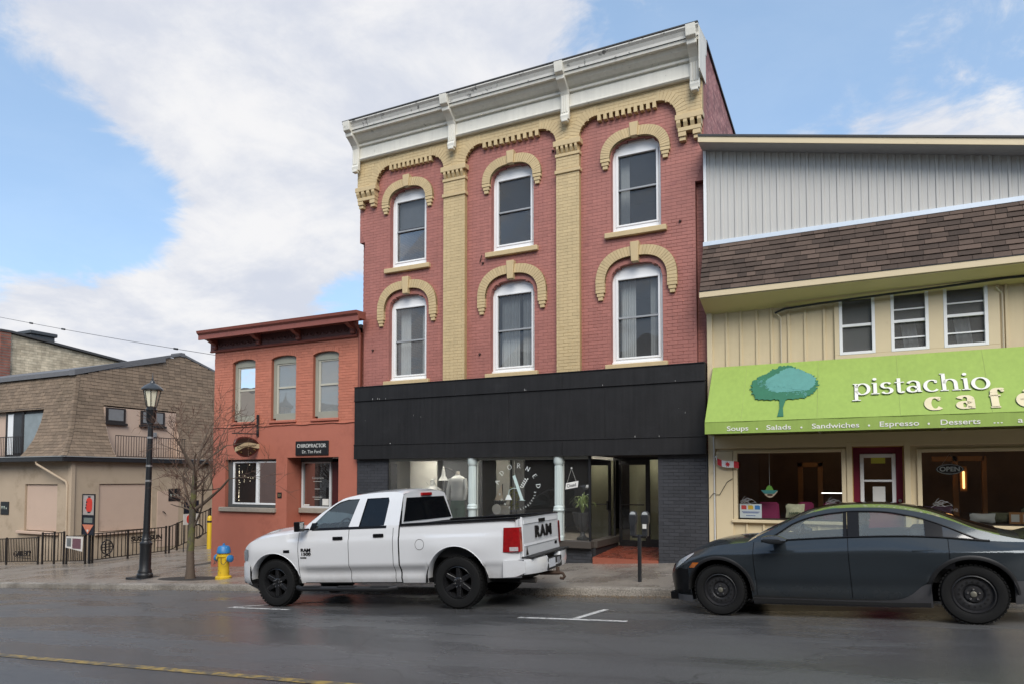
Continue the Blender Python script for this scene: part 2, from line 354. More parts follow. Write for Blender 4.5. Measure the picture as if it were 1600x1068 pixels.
# ================================================================= materials of the setting
def wet(name, c, c2, r0, r1, scale, grain, bump, stretch=(1, 1, 1), spec=0.5, rlo=0.38, rhi=0.62, cracks=False):
    m = bpy.data.materials.new(name); m.use_nodes = True; nt = m.node_tree; N = nt.nodes.new; L = nt.links.new; b = nt.nodes['Principled BSDF']
    geo = N('ShaderNodeNewGeometry'); mp = N('ShaderNodeMapping'); mp.inputs['Scale'].default_value = stretch; L(geo.outputs['Position'], mp.inputs[0])
    def nz(sc, det, ro, src=None):
        n = N('ShaderNodeTexNoise'); n.inputs['Scale'].default_value = sc; n.inputs['Detail'].default_value = det; n.inputs['Roughness'].default_value = ro
        L(src or geo.outputs['Position'], n.inputs['Vector']); return n.outputs['Fac']
    def mr(f, a, b2, c0, d):
        q = N('ShaderNodeMapRange'); q.interpolation_type = 'SMOOTHSTEP'; L(f, q.inputs[0])
        for i, v in enumerate((a, b2, c0, d)): q.inputs[i + 1].default_value = v
        return q.outputs[0]
    big = nz(scale, 5, .6, mp.outputs[0]); fine = nz(grain, 3, .7)
    mix = N('ShaderNodeMix'); mix.data_type = 'RGBA'; L(mr(big, .35, .65, 0, 1), mix.inputs['Factor']); mix.inputs['A'].default_value = (*c, 1); mix.inputs['B'].default_value = (*c2, 1)
    mul = N('ShaderNodeMix'); mul.data_type = 'RGBA'; mul.blend_type = 'MULTIPLY'; mul.inputs['Factor'].default_value = 1; L(mix.outputs['Result'], mul.inputs['A']); L(mr(fine, .28, .72, .45, 1.6), mul.inputs['B'])
    if cracks:
        speck = nz(330, 2, .6); m2 = N('ShaderNodeMix'); m2.data_type = 'RGBA'; m2.blend_type = 'MULTIPLY'; m2.inputs['Factor'].default_value = 1; L(mul.outputs['Result'], m2.inputs['A']); L(mr(speck, .60, .72, .88, 2.3), m2.inputs['B'])
        wn = N('ShaderNodeTexNoise'); wn.inputs['Scale'].default_value = 1.4; wn.inputs['Detail'].default_value = 5; L(geo.outputs['Position'], wn.inputs['Vector'])
        va = N('ShaderNodeVectorMath'); va.operation = 'MULTIPLY_ADD'; L(wn.outputs['Color'], va.inputs[0]); va.inputs[1].default_value = (1.1, 1.1, 0); L(geo.outputs['Position'], va.inputs[2])
        vo = N('ShaderNodeTexVoronoi'); vo.feature = 'DISTANCE_TO_EDGE'; vo.inputs['Scale'].default_value = .33; L(va.outputs[0], vo.inputs['Vector'])
        pt = nz(.8, 3, .5); ck = N('ShaderNodeMath'); ck.operation = 'MAXIMUM'; L(mr(vo.outputs['Distance'], .002, .006, .72, 1), ck.inputs[0]); L(mr(pt, .44, .54, 1, 0), ck.inputs[1])
        m4 = N('ShaderNodeMix'); m4.data_type = 'RGBA'; m4.blend_type = 'MULTIPLY'; m4.inputs['Factor'].default_value = 1; L(m2.outputs['Result'], m4.inputs['A']); L(ck.outputs[0], m4.inputs['B']); mul = m4
    L(mul.outputs['Result'], b.inputs['Base Color'])
    L(mr(big, rlo, rhi, r0, r1), b.inputs['Roughness']); b.inputs['Specular IOR Level'].default_value = spec
    bp = N('ShaderNodeBump'); bp.inputs['Strength'].default_value = bump; bp.inputs['Distance'].default_value = 0.006; L(fine, bp.inputs['Height']); L(bp.outputs[0], b.inputs['Normal'])
    MATS[name] = m; return m
ASPH = wet('asphalt', (.088, .087, .087), (.118, .116, .115), .10, .42, .6, 130, .5, (.35, 1.3, 1), cracks=True, rlo=.42, rhi=.60)
CONC = wet('wet concrete', (.20, .172, .145), (.255, .222, .188), .20, .42, .7, 60, .15)
KERB = wet('kerb concrete', (.17, .15, .125), (.29, .26, .22), .3, .6, 1.6, 45, .5)
def gx(x): return max(-60, min(60, x)) * 0.061
XS_ = [-300, -120, -60, -45, -34, -28, -20, -12, -4, 4, 12, 24, 45, 60, 140, 300]
def sheet(name, m, ys, zoff, x0=-300, x1=300):
    xs = sorted({x0, x1} | {x for x in XS_ if x0 < x < x1})
    return tag(MB().grid([[(x, y, gx(x) + zoff(y)) for y in ys] for x in xs]).build(name, m), kind='structure')
def rz(y): return 0.03 * min(max(YK - y, 0), 5.0) - 0.03 * max(0, -11.0 - y)
sheet('ground', mat('earth', (.10, .09, .075), .9), (-300, -19.01, -16.0, -3.0, 300), lambda y: -0.12 if y < 20 else -0.12)
sheet('road', ASPH, (-16.0, -11.0, -8.29, -5.5, -3.5, YK + .02), rz)
# kerb of the far pavement, with a worn rounded arris
def kerb(name, yf, sgn, base):
    prof = [(0.0, -.1), (0.0, .095), (.012, .122), (.035, .132), (.155, .134), (.155, -.1)]
    rows = []
    xs = [x for x in XS_ if -120 <= x <= 140]; 
    xs = [ -120 + i * 1.3 for i in range(int(260 / 1.3))]
    for x in xs:
        j = random.uniform(-.008, .008); rows.append([(x, yf + sgn * (a + (j if i < 4 else 0)), gx(x) + base + b + (j * .4 if 0 < i < 5 else 0)) for i, (a, b) in enumerate(prof)])
    return tag(MB().grid(rows).build(name, KERB, smooth=40), kind='structure')
kerb('kerb', YK, 1, 0.0)
kerb('kerb', -16.0, -1, 0.0)
# pavement bed and its slabs
YS = YK + 0.16
tag(MB().grid([[(x, y, gx(x) + .13 + .02 * (y - YK) - .03) for y in (YS - .01, 0.3, 30)] for x in [-120, -60, -34, -17, -4, 12, 60, 140]]).build('pavement', mat('slab joint', (.06, .055, .048), .8)), kind='structure')
pave = bpy.data.objects['pavement']
SL, SW = 1.52, 1.48
def slab_mesh(lx, ly):
    e = .006; a, b = lx / 2 - .004, ly / 2 - .004
    zf = lambda x, y: .061 * x + .02 * y
    top = [(-a + e, -b + e), (a - e, -b + e), (a - e, b - e), (-a + e, b - e)]; low = [(-a, -b), (a, -b), (a, b), (-a, b)]
    mb = MB().add([(x, y, zf(x, y)) for x, y in top] + [(x, y, zf(x, y) - .005) for x, y in low] + [(x, y, zf(x, y) - .05) for x, y in low],
                  [(0, 1, 2, 3)] + [(4 + i, 4 + (i + 1) % 4, (i + 1) % 4, i) for i in range(4)] + [(8 + i, 8 + (i + 1) % 4, 4 + (i + 1) % 4, 4 + i) for i in range(4)])
    return mb
slab0 = None
for i in range(-22, 8):
    rows = 2 if i * SL > -19.0 else (7 if i * SL > -27 else 4)
    for j in range(rows):
        x, y = i * SL + .4, YS + (j + .5) * SW
        if slab0 is None:
            slab0 = slab_mesh(SL, SW).build('paving_slab', CONC); o = slab0
        else:
            o = slab0.copy(); COL.objects.link(o)
        o.location = (x, y, zk(x) + .13 + .02 * (y - YK) + random.uniform(-.003, .003)); adopt(o, pave)
# strip of concrete between the slabs and the house fronts
tag(MB().grid([[(x, y, zk(x) + .13 + .02 * (y - YK) - .001) for y in (YS + 2 * SW + .004, .6)] for x in (-18.0, -11.8, -2.7, 12)]).build('pavement_edge', CONC), kind='structure')
tag(MB().grid([[(x, y, gx(x) + .134) for y in (-16.16, -19.0)] for x in (-120, -60, -20, 20, 60, 120)]).build('opposite_pavement', CONC), kind='structure')
# ---- painted markings, 4 mm above the asphalt
PAINT = mat('road paint', (.62, .61, .58), .55, .25, 30, dirt=((.07, .066, .064), .5, .62, .85), dscale=14)
YELL = mat('yellow road paint', (.46, .30, .07), .55, .25, 30, dirt=((.085, .08, .075), .43, .58, .9), dscale=7)
def stripe(name, p, q, w, m):
    p, q = Vector(p), Vector(q); d = (q - p).normalized(); n = Vector((-d.y, d.x)) * w / 2; k = max(2, int((q - p).length / .4))
    rows = []
    for i in range(k + 1):
        c = p + (q - p) * i / k
        rows.append([(c.x + s * n.x, c.y + s * n.y, road_z(c.x + s * n.x, c.y + s * n.y) + .005) for s in (-1, 1)])
    return tag(MB().grid(rows).build(name, m), kind='structure')
stripe('parking_line', (-4.26, -5.84), (-2.68, -5.90), .10, PAINT)
stripe('parking_line', (-3.43, -5.80), (-3.30, -4.88), .10, PAINT)
stripe('parking_line', (-10.05, -5.68), (-8.6, -5.74), .10, PAINT)
stripe('parking_line', (-10.02, -5.62), (-8.75, -4.7), .10, PAINT)
stripe('centre_line', (-40, -9.72), (-3.6, -9.63), .11, YELL)
stripe('centre_line', (-2.2, -9.62), (30, -9.6), .11, YELL)
# drift of grit and leaf scraps along the gutter
def grit():
    mb = MB()
    for k in range(2600):
        x = random.choice((random.uniform(-5.2, 5), random.uniform(-5, 4), random.uniform(-20, 6))); y = YK - abs(random.gauss(0, .16)) - .01
        r = random.uniform(.006, .02); z = road_z(x, y) + r * .3; a = random.uniform(0, pi)
        c, s = r * cos(a), r * sin(a); h = r * random.uniform(.3, .9)
        mb.add([(x + c, y + s, z), (x - s, y + c, z), (x - c, y - s, z), (x + s, y - c, z), (x, y, z + h)], [(0, 1, 4), (1, 2, 4), (2, 3, 4), (3, 0, 4)])
    return mb
tag(grit().build('gutter_grit', mat('grit', (.13, .095, .06), .8, .5, 30, island=.45), recalc=False), 'brown grit and leaf scraps drifted along the gutter', 'grit', kind='stuff')
# ================================================================= the three-storey house
RED = mat('red painted brick', (.352, .136, .108), .55, .16, 1.3, island=.07, streak=.15, bump=.25, bscale=120, dirt=((.19, .06, .06), .55, .75, .5), dscale=2.2)
REDB = mat('red joints', (.275, .106, .088), .7, .35, 7)
YEL = mat('ochre painted brick', (.52, .395, .212), .55, .12, 1.5, streak=.12, island=.05, bump=.25, bscale=120, dirt=((.30, .21, .08), .6, .78, .5), dscale=3)
YELB = mat('ochre joints', (.40, .295, .14), .7, .15, 3)
YELS = mat('ochre painted stone', (.52, .395, .215), .5, .10, 4, streak=.08, bump=.2)
WHT = mat('white vinyl', (.78, .78, .77), .35, .04, 5)
CORN = mat('weathered white paint', (.66, .635, .56), .55, .10, 3, streak=.12, dirt=((.20, .19, .17), .60, .72, .8), dscale=5)
CORNT = mat('peeling cornice top', (.56, .545, .50), .6, .15, 4, dirt=((.07, .07, .068), .56, .64, .85), dscale=5)
ROOFM = mat('dark roofing', (.05, .05, .052), .8, .2, 4)
BLK = mat('black painted boards', (.0135, .013, .0135), .62, .4, 2, streak=.5, spec=.3, bump=.15, bscale=25, dirt=((.03, .03, .032), .55, .8, .6), dscale=1.8)
GREYB = mat('charcoal painted brick', (.036, .037, .042), .55, .2, 2, island=.14, bump=.3, bscale=90)
GREYJ = mat('charcoal joints', (.016, .016, .018), .7)
AQUA = mat('pale aqua paint', (.50, .565, .55), .4, .06, 4)
DARK = mat('dark bronze metal', (.012, .012, .013), .4, .1, 5)
GLS = glass('window glass', wav=.15, haze=.30)
GLS2 = glass('shop glass', (.98, .985, .98), boost=1.3, haze=.035, hcol=(.5, .5, .48)); GLS3 = glass('painted veil shop glass', (.97, .98, .975), boost=1.5, haze=.05, hcol=(.55, .55, .52))  # pale haze paints a veil of reflection into the shop panes
CURT = mat('sheer curtain', (.60, .60, .60), .9, .12, 8)
INT = mat('dim room', (.10, .10, .105), .9)
XA, XB = -11.77, -2.74
mainb = thing('brick_building', 'three-storey red brick building with ochre arches, white cornice and black shopfront boards', 'building', ((XA + XB) / 2, 0, -.35))
BAYS = [(-11.15, -9.08), (-8.47, -6.05), (-5.49, -3.28)]
WC = [-10.22, -7.235, -4.22]
def sup(t, n=3.3, m=2.3): return max(0.0, 1 - abs(t) ** n) ** (1 / m)
def wtop(kind):    # half width, springing, rise, bottom
    return (.56, 8.82, .42, 7.16) if kind == 'u' else (.58, 6.08, .36, 4.24)
def win_cut(kind, z):
    hw, zs, ri, zb = wtop(kind)
    if z < zb or z > zs + ri: return 0
    if z <= zs: return hw
    u = (z - zs) / ri
    return hw * max(0.0, 1 - u ** 2.3) ** (1 / 3.3)
def main_spans(z):
    iv = [(-11.6, -2.93)]
    if z > 8.0:
        e = min(.17, .03 * (1 + int((z - 8.0) / .0745))); iv = [(-11.6 - e, -2.93 + e)]
    cuts = [(-9.08, -8.47), (-6.05, -5.49)]
    if z > 9.4: cuts += [(-11.8, -11.13), (-3.3, -2.7)]
    for c in WC:
        w = max(win_cut('u', z), win_cut('l', z))
        if w: cuts.append((c - w, c + w))
    return minus(iv, cuts)
def back_spans(z):
    iv = [(-11.6, -2.93)] if z < 8.0 else [(XA, XB)]
    cuts = []
    for c in WC:
        w = max(win_cut('u', z), win_cut('l', z))
        if w: cuts.append((c - w + .003, c + w - .003))
    return minus(iv, cuts)
def band_low(x):
    for a, b in BAYS:
        if a < x < b:
            r = .43; zs, zt = 9.45, 9.87; e = min(x - a, b - x)
            return zt if e >= r else zs + (zt - zs) * sqrt(max(0, 1 - ((r - e) / r) ** 2))
    return 9.30
def yel_spans(z):
    iv = [(XA, XB)] if z > 9.40 else []
    cuts = []
    for a, b in BAYS:
        if z >= 9.87: continue
        r = .43; u = (z - 9.45) / .42
        e = 0 if u <= 0 else r - r * sqrt(max(0, 1 - u * u)); cuts.append((a + e, b - e))
    return minus(iv, cuts)
recs = []
brickwork(4.13, 9.95, main_spans, 0.0, recs, 'red')
brickwork(9.42, 10.16, yel_spans, -.12, recs, 'yel')
for a, b in ((-9.08, -8.47), (-6.05, -5.49)):
    brickwork(4.13, 9.17, lambda z: [(a, b)], -.12, recs, 'yel')
# recessed strips beside the corners
brickwork(4.13, 8.85, lambda z: [(XA, -11.6 - (0 if z < 8 else min(.17, .03 * (1 + int((z - 8.0) / .0745)))))] if z < 8.4 else [], .16, recs, 'red')
brickwork(4.13, 8.85, lambda z: [(-2.93 + (0 if z < 8 else min(.17, .03 * (1 + int((z - 8.0) / .0745)))), XB)] if z < 8.4 else [], .16, recs, 'red')
# charcoal piers of the shopfront
def pier_span(a, b): return lambda z: [(a, b)]
for a, b, zb in ((XA, -10.79, -.6), (-3.77, XB, -.05)):
    brickwork(zb, 2.25, pier_span(a, b), -.02, recs, 'grey')
brickwork(-.5, .30, pier_span(-10.79, -5.30), .10, recs, 'grey')
lay(recs, mainb, {'red': RED, 'yel': YEL, 'grey': GREYB})
mb = MB(); h = .0745; n = int((10.16 - 4.13) / h)
for r in range(n + 1):
    za = 4.13 + r * h
    for a, b in back_spans(za + h / 2): mb.box(a, b, .007, .30, za, za + h)
mb.box(XA + .002, -11.6, .167, .30, 4.13, 8.02); mb.box(-2.93, XB - .002, .167, .30, 4.13, 8.02)
mb.build('wall_core', REDB, mainb, recalc=False)
mb = MB()
xs = [XA + i * (XB - XA) / 240 for i in range(241)]
for a, b in zip(xs, xs[1:]):
    zl = max(band_low(a + 1e-4), band_low(b - 1e-4)); mb.box(a, b, -.113, .006, zl, 10.16)
for a, b in ((-9.08, -8.47), (-6.05, -5.49)): mb.box(a + .004, b - .004, -.113, .006, 4.13, 9.32)
mb.build('ochre_backing', YELB, mainb, recalc=False)
# radial bricks over each springing
for a, b in BAYS:
    for sgn, x0 in ((1, a), (-1, b)):
        mb = MB(); cx = x0 + sgn * .43
        for k in range(11):
            t0, t1 = radians(180 - k * 8.2 - .5), radians(180 - (k + 1) * 8.2 + .5)
            P = [(cx + sgn * rr * cos(t), 9.45 + .977 * rr * sin(t)) for rr, t in ((.43, t0), (.43, t1), (.655, t1), (.655, t0))]
            P = [(min(max(x, XA), XB), z) for x, z in P]
            mb.xz(P, -.127, -.10)
        tag(mb.build('arch_voussoirs', YEL, mainb), kind='stuff')
for (a, b), (d0, d1) in zip(BAYS, ((-10.74, -9.45), (-7.98, -6.5), (-5.05, -3.72))):
    n = 10; p = (d1 - d0) / (n - .45)
    for k in range(n):
        MB().box(d0 + k * p, d0 + k * p + p * .55, -.122, .004, 9.74, 9.885).build('dentil', YEL, mainb, bevel=.004)
# capitals
def capital(x0, x1, zt, root):
    m = MB(); m.box(x0 - .05, x1 + .05, -.20, 0, zt - .13, zt)
    c = m.build('capital', YELS, mainb, bevel=.008)
    n = 5; w = (x1 - x0) / n
    for k in range(n): MB().add(*tooth(x0 + w * (k + .25), x0 + w * (k + .75), zt - .13)).build('tooth', YELS, c)
    bx('necking', YELS, c, x0 - .02, x1 + .02, -.145, 0, zt - .36, zt - .285, .006)
    bx('ring_moulding', YELS, c, x0 - .03, x1 + .03, -.155, 0, zt - .75, zt - .665, .008)
def tooth(a, b, z):
    y0, y1, y2 = -.13, -.195, -.15
    return ([(a, y1, z), (b, y1, z), (b, 0, z), (a, 0, z), (a, y1, z - .06), (b, y1, z - .06), (a, y2, z - .15), (b, y2, z - .15), (b, 0, z - .15), (a, 0, z - .15)],
            [(0, 1, 2, 3), (0, 4, 5, 1), (4, 6, 7, 5), (6, 9, 8, 7), (0, 3, 9, 6, 4), (1, 5, 7, 8, 2), (3, 2, 8, 9)])
for a, b in ((-9.08, -8.47), (-6.05, -5.49)): capital(a, b, 9.45, mainb)
for a, b in ((XA - .02, -11.13), (-3.30, XB + .02)):
    c = MB().box(a, b, -.20, 0, 9.30, 9.42).build('corner_corbel', YELS, mainb, bevel=.008)
    w = (b - a) / 4
    for k in range(4): MB().add(*tooth(a + w * (k + .2), a + w * (k + .75), 9.30)).build('tooth', YELS, c)
    bx('lower_block', YELS, c, a + .05, b - .05, -.16, 0, 9.06, 9.15, .006)
    for q in (a + .06, b - .22):
        MB().box(q, q + .16, -.15, 0, 8.96, 9.06).box(q + .015, q + .145, -.12, 0, 8.88, 8.96).build('drop', YELS, c, bevel=.005)
# cornice
PR = [(0, 10.13), (-.20, 10.13), (-.235, 10.16), (-.235, 10.185), (-.20, 10.21), (-.20, 10.46), (-.19, 10.47), (-.19, 10.49), (-.255, 10.495), (-.265, 10.54), (-.225, 10.545), (-.225, 10.565), (-.30, 10.60), (-.38, 10.66), (-.44, 10.74), (-.46, 10.735), (-.52, 10.735), (-.535, 10.80), (-.56, 10.80)]
PT = [(-.56, 10.80), (-.565, 10.86), (-.60, 10.93), (-.645, 10.975), (-.645, 11.0), (-.60, 11.015), (.3, 11.16), (.3, 10.80)]
cx0, cx1 = -11.86, XB + .02
cor = MB().prism([(cx0, y, z) for y, z in PR + [(0, 10.80)]], (cx1 - cx0, 0, 0)).build('cornice', CORN, mainb)
MB().prism([(cx0 - .01, y, z) for y, z in PT], (cx1 - cx0 + .02, 0, 0)).build('crown_moulding', CORNT, cor)
for x in (-11.72, -8.77, -5.77, -2.86):
    w = .10
    prof = [(-.20, 9.86), (-.29, 9.86), (-.31, 9.95), (-.28, 10.02), (-.28, 10.42), (-.33, 10.50), (-.40, 10.56), (-.48, 10.62), (-.56, 10.66), (-.57, 10.74), (-.66, 10.78), (-.685, 10.90), (-.70, 11.0), (-.2, 11.02)]
    b = MB().prism([(x - w, y, z) for y, z in prof], (2 * w, 0, 0)).build('bracket', CORN, mainb, bevel=.008)
    for s in (-1, 0, 1): bx('fluting', CORN, b, x + s * .055 - .018, x + s * .055 + .018, -.297, -.26, 10.02, 10.42, .004)
    bx('drop', CORN, b, x - .07, x + .07, -.33, -.2, 9.80, 9.87, .012)
bx('roof_edge', ROOFM, cor, cx0 - .01, cx1 + .01, -.655, -.55, 11.018, 11.045)
bx('end_board', CORN, cor, XB + .022, XB + .04, -.56, .12, 10.1, 10.98)
# windows
def hood(c, hw, zs, top, key, steps_to, parent, th=.21, y=-.085):
    """voussoir ring: inner half width hw, springing zs, inner crown top"""
    ri = top - zs; m = MB(); N = 34; pts = []
    for i in range(N + 1):
        t = -1 + 2 * i / N; a = t * pi / 2
        x = sin(a); x = math.copysign(abs(x) ** .92, x)
        pts.append((x, sup(x, 2.8, 2.2)))
    inn = [(c + hw * x, zs + ri * s) for x, s in pts]; ou = [(c + (hw + th) * x, zs + (ri + th) * s) for x, s in pts]
    for i in range(N):
        g = .06
        P = [tuple(Vector(inn[i]).lerp(inn[i + 1], g)), tuple(Vector(inn[i]).lerp(inn[i + 1], 1 - g)), tuple(Vector(ou[i]).lerp(ou[i + 1], 1 - g)), tuple(Vector(ou[i]).lerp(ou[i + 1], g))]
        m.xz(P, y + random.uniform(-.003, .003), .02)
    o = tag(m.build('hood_voussoirs', YEL, parent), kind='stuff')
    m = MB()
    for i in range(N): m.xz([inn[i], inn[i + 1], ou[i + 1], ou[i]], y + .008, .02)
    for s in (-1, 1):
        xa, xb = sorted((c + s * hw, c + s * (hw + th))); zc = zs; 
        leg0 = steps_to + .235
        k = 0
        while zc - .0745 > leg0 - 1e-6:
            bx('hood_brick', YEL, o, xa, xb, y, .02, zc - .0745 + .004, zc - .003, .003); zc -= .0745
        dz = .235 / 3; 
        if zc > leg0: bx('hood_brick', YEL, o, xa, xb, y, .02, leg0 + .002, zc - .003, .003)
        for j in range(3):
            e = .025 * j; bx('hood_step', YEL, o, xa + e, xb - e, y + .012 * j, .02, leg0 - (j + 1) * dz + .004, leg0 - j * dz - .004, .004)
    m.build('hood_backing', YELB, o, recalc=True)
    z0, z1 = key
    MB().prism([(c - .075, y - .05, z0), (c + .075, y - .05, z0), (c + .10, y - .05, z1), (c - .10, y - .05, z1)], (0, .07 - y, 0)).build('keystone', YELS, o, bevel=.01)
def arch_window(c, kind, i):
    hw, zs, ri, zb = wtop(kind)
    gl0, gl1, gz0, gz1, rail = (c - .43, c + .43, 7.37, 8.93, 8.16) if kind == 'u' else (c - .45, c + .45, 4.41, 6.13, 5.28)
    yw = .13
    # white panel and casing cut to the arch
    top = [(c + hw * x, zs + ri * sup(x)) for x in [-1 + k / 14 for k in range(29)]]
    w = MB().xz([(c - hw, gz1 + .05)] + [q for q in top if q[1] > gz1 + .055] + [(c + hw, gz1 + .05)], yw, yw + .06).build('window', WHT, mainb)
    fb = zb + .07
    for s in (-1, 1):
        xa, xb = sorted((c + s * hw, c + s * (gl1 - c + .055))); bx('casing', WHT, w, xa, xb, yw - .002, yw + .06, fb, gz1 + .05, .006)
    bx('bottom_casing', WHT, w, gl0 - .055, gl1 + .055, yw - .004, yw + .06, fb, gz0 - .045, .006)
    # brick soffit lining the arch
    m = MB(); q = [(x, sup(x)) for x in [-1 + k / 14 for k in range(29)]]
    for (xa, sa), (xb, sb) in zip(q, q[1:]): m.xz([(c + hw * xa, zs + ri * sa), (c + hw * xb, zs + ri * sb), (c + (hw + .06) * xb, zs + (ri + .07) * sb + .005), (c + (hw + .06) * xa, zs + (ri + .07) * sa + .005)], -.005, .128)
    m.build('arch_soffit', RED, mainb)
    # sash
    m = MB(); e = .045
    for (a, b, q, r) in ((gl0 - .052, gl0 + .0, gz0 - .045, gz1 + .047), (gl1, gl1 + .052, gz0 - .045, gz1 + .047)): m.box(a, b, yw - .018, yw + .05, q, r)
    m.box(gl0, gl1, yw - .018, yw + .05, gz1, gz1 + .047); m.box(gl0, gl1, yw - .018, yw + .05, gz0 - .042, gz0)
    m.build('sash_frame', WHT, w, bevel=.006)
    bx('meeting_rail', mat('grey vinyl', (.30, .31, .32), .4), w, gl0, gl1, yw + .0, yw + .045, rail - .02, rail + .02, .004)
    for q, r, yy in ((gz0, rail - .02, .055), (rail + .02, gz1, .04)): MB().add([(gl0, yw + yy + random.uniform(-.012, .012), q), (gl1, yw + yy + random.uniform(-.012, .012), q), (gl1, yw + yy + random.uniform(-.012, .012), r), (gl0, yw + yy + random.uniform(-.012, .012), r)], [(0, 1, 2, 3)]).build('pane', GLS, w)
    bx('sill', YELS, w, c - .69, c + .69, -.10, .14, zb - .115, zb + .005, .012)
    bx('sill_slope', WHT, w, c - hw, c + hw, yw - .05, yw + .05, zb + .005, fb, .004)
    # brick reveal behind the arch is the wall core; curtains inside
    if kind == 'l' or i == 2:
        for s in (-1, 1):
            if kind == 'u' and s > 0: continue
            rows = []
            for k in range(29):
                x = c + s * (.44 - .012 * k * ((.75, 1.15, .8)[i] if kind == 'l' else .5) * (1.25 if s < 0 else .8)); rows.append([(x, .36 + .022 * sin(k * 1.7), z) for z in (gz0 - .1, gz1 + .05)])
            MB().grid(rows).build('curtain', CURT, w)
    if kind == 'u' and i == 0:
        bx('roller_blind', mat('blind', (.42, .43, .46), .8), w, gl0 - .03, gl1 + .03, .30, .31, rail + .12, gz1 + .1)
    if kind == 'u': hood(c, .57, 8.86, 9.235, (9.22, 9.53), 8.62, mainb)
    else: hood(c, .695, 6.06, 6.585, (6.44, 6.88), 5.68, mainb)
for i, c in enumerate(WC):
    arch_window(c, 'u', i); arch_window(c, 'l', i)
# rooms behind the windows, roof and side walls
m = MB()
for z in (4.05, 6.95, 9.75): m.box(XA + .3, XB - .3, .30, 7, z, z + .06)
m.box(XA + .3, XB - .3, 5.0, 5.1, 4.1, 9.8)
for x in (-8.8, -5.8): m.box(x - .05, x + .05, .30, 5, 4.1, 9.8)
m.build('rooms', INT, mainb)
for (x, y) in ((-7.35, .9), (-6.75, 1.5)):
    MB().lathe([(.05, 9.742), (.05, 9.748)], (x, y, 0), 12).build('seen_or_added_light', mat('lit lamp', (1, .97, .9), .5, emit=9), mainb)
def brick_tex(name, c1, c2, mo, axis, sc=1.0):
    m = bpy.data.materials.new(name); m.use_nodes = True; nt = m.node_tree; N = nt.nodes.new; L = nt.links.new; b = nt.nodes['Principled BSDF']; b.inputs['Roughness'].default_value = .75
    g = N('ShaderNodeNewGeometry'); s = N('ShaderNodeSeparateXYZ'); L(g.outputs['Position'], s.inputs[0]); cb = N('ShaderNodeCombineXYZ'); L(s.outputs[axis], cb.inputs[0]); L(s.outputs[2], cb.inputs[1])
    t = N('ShaderNodeTexBrick'); L(cb.outputs[0], t.inputs['Vector']); t.inputs['Color1'].default_value = (*c1, 1); t.inputs['Color2'].default_value = (*c2, 1); t.inputs['Mortar'].default_value = (*mo, 1)
    t.inputs['Scale'].default_value = 1; t.inputs['Brick Width'].default_value = .222 * sc; t.inputs['Row Height'].default_value = .0745 * sc; t.inputs['Mortar Size'].default_value = .006
    nz = N('ShaderNodeTexNoise'); nz.inputs['Scale'].default_value = 2.5; nz.inputs['Detail'].default_value = 8; L(g.outputs['Position'], nz.inputs['Vector'])
    mr = N('ShaderNodeMapRange'); L(nz.outputs['Fac'], mr.inputs[0]); mr.inputs[1].default_value = .3; mr.inputs[2].default_value = .7; mr.inputs[3].default_value = .7; mr.inputs[4].default_value = 1.35
    mx = N('ShaderNodeMix'); mx.data_type = 'RGBA'; mx.blend_type = 'MULTIPLY'; mx.inputs['Factor'].default_value = 1; L(t.outputs['Color'], mx.inputs['A']); L(mr.outputs[0], mx.inputs['B']); L(mx.outputs['Result'], b.inputs['Base Color'])
    bp = N('ShaderNodeBump'); bp.inputs['Strength'].default_value = .6; bp.inputs['Distance'].default_value = .01; bp.invert = True; L(t.outputs['Fac'], bp.inputs['Height']); L(bp.outputs[0], b.inputs['Normal'])
    MATS[name] = m; return m
SIDE = brick_tex('side brick', (.25, .09, .085), (.44, .21, .19), (.09, .04, .04), 1)
roofz = lambda y: 11.12 - .068 * (y - .3)
for x0, x1 in ((XB - .30, XB), (XA, XA + .30)):
    MB().yz([(.31, -1.2), (18, -1.2), (18, roofz(18)), (.31, roofz(.31))], x0, x1).build('side_wall', SIDE, mainb)
MB().yz([(18, -1), (18.3, -1), (18.3, 9.9), (18, 9.9)], XA, XB).build('rear_wall', SIDE, mainb)
MB().prism([(XA - .03, .3, roofz(.3) + .003), (XA - .03, 18.3, roofz(18.3) + .003), (XA - .03, 18.3, roofz(18.3) + .06), (XA - .03, .3, roofz(.3) + .06)], (XB - XA + .07, 0, 0)).build('roof', ROOFM, mainb)
# ---- black boards over the shop
for a, b, z0, z1, y in ((XA, XB, 3.775, 4.128, -.17), (XA, XB, 2.625, 3.765, -.155), (XA, XB, 2.25, 2.615, -.17)):
    cuts = [a, -9.6, -7.25, -4.9, b] if z1 - z0 > 1 else [a, -8.7, -5.9, b]
    for p, q in zip(cuts, cuts[1:]): bx('sign_board', BLK, mainb, p + .002, q - .002, y, .02, z0, z1, .004)
for z in (3.767, 2.617): bx('batten', BLK, mainb, XA, XB, -.185, -.15, z - .008, z + .012, .003)
bx('board_flashing', DARK, mainb, XA, XB, -.19, .02, 4.129, 4.142)
mb = MB()
for k in range(16):
    x = random.uniform(XA + .2, XB - .2); z = random.choice((random.uniform(2.7, 3.7), 3.775, 2.63)); l = random.uniform(.01, .045); t = random.uniform(.001, .0025)
    mb.box(x, x + t * 2, -.1885 if abs(z - 3.775) < .01 or z < 2.65 else -.1565, -.15, z, z + l)
tag(mb.build('paint_chips', mat('bare chip', (.45, .45, .43), .7), mainb), kind='stuff')
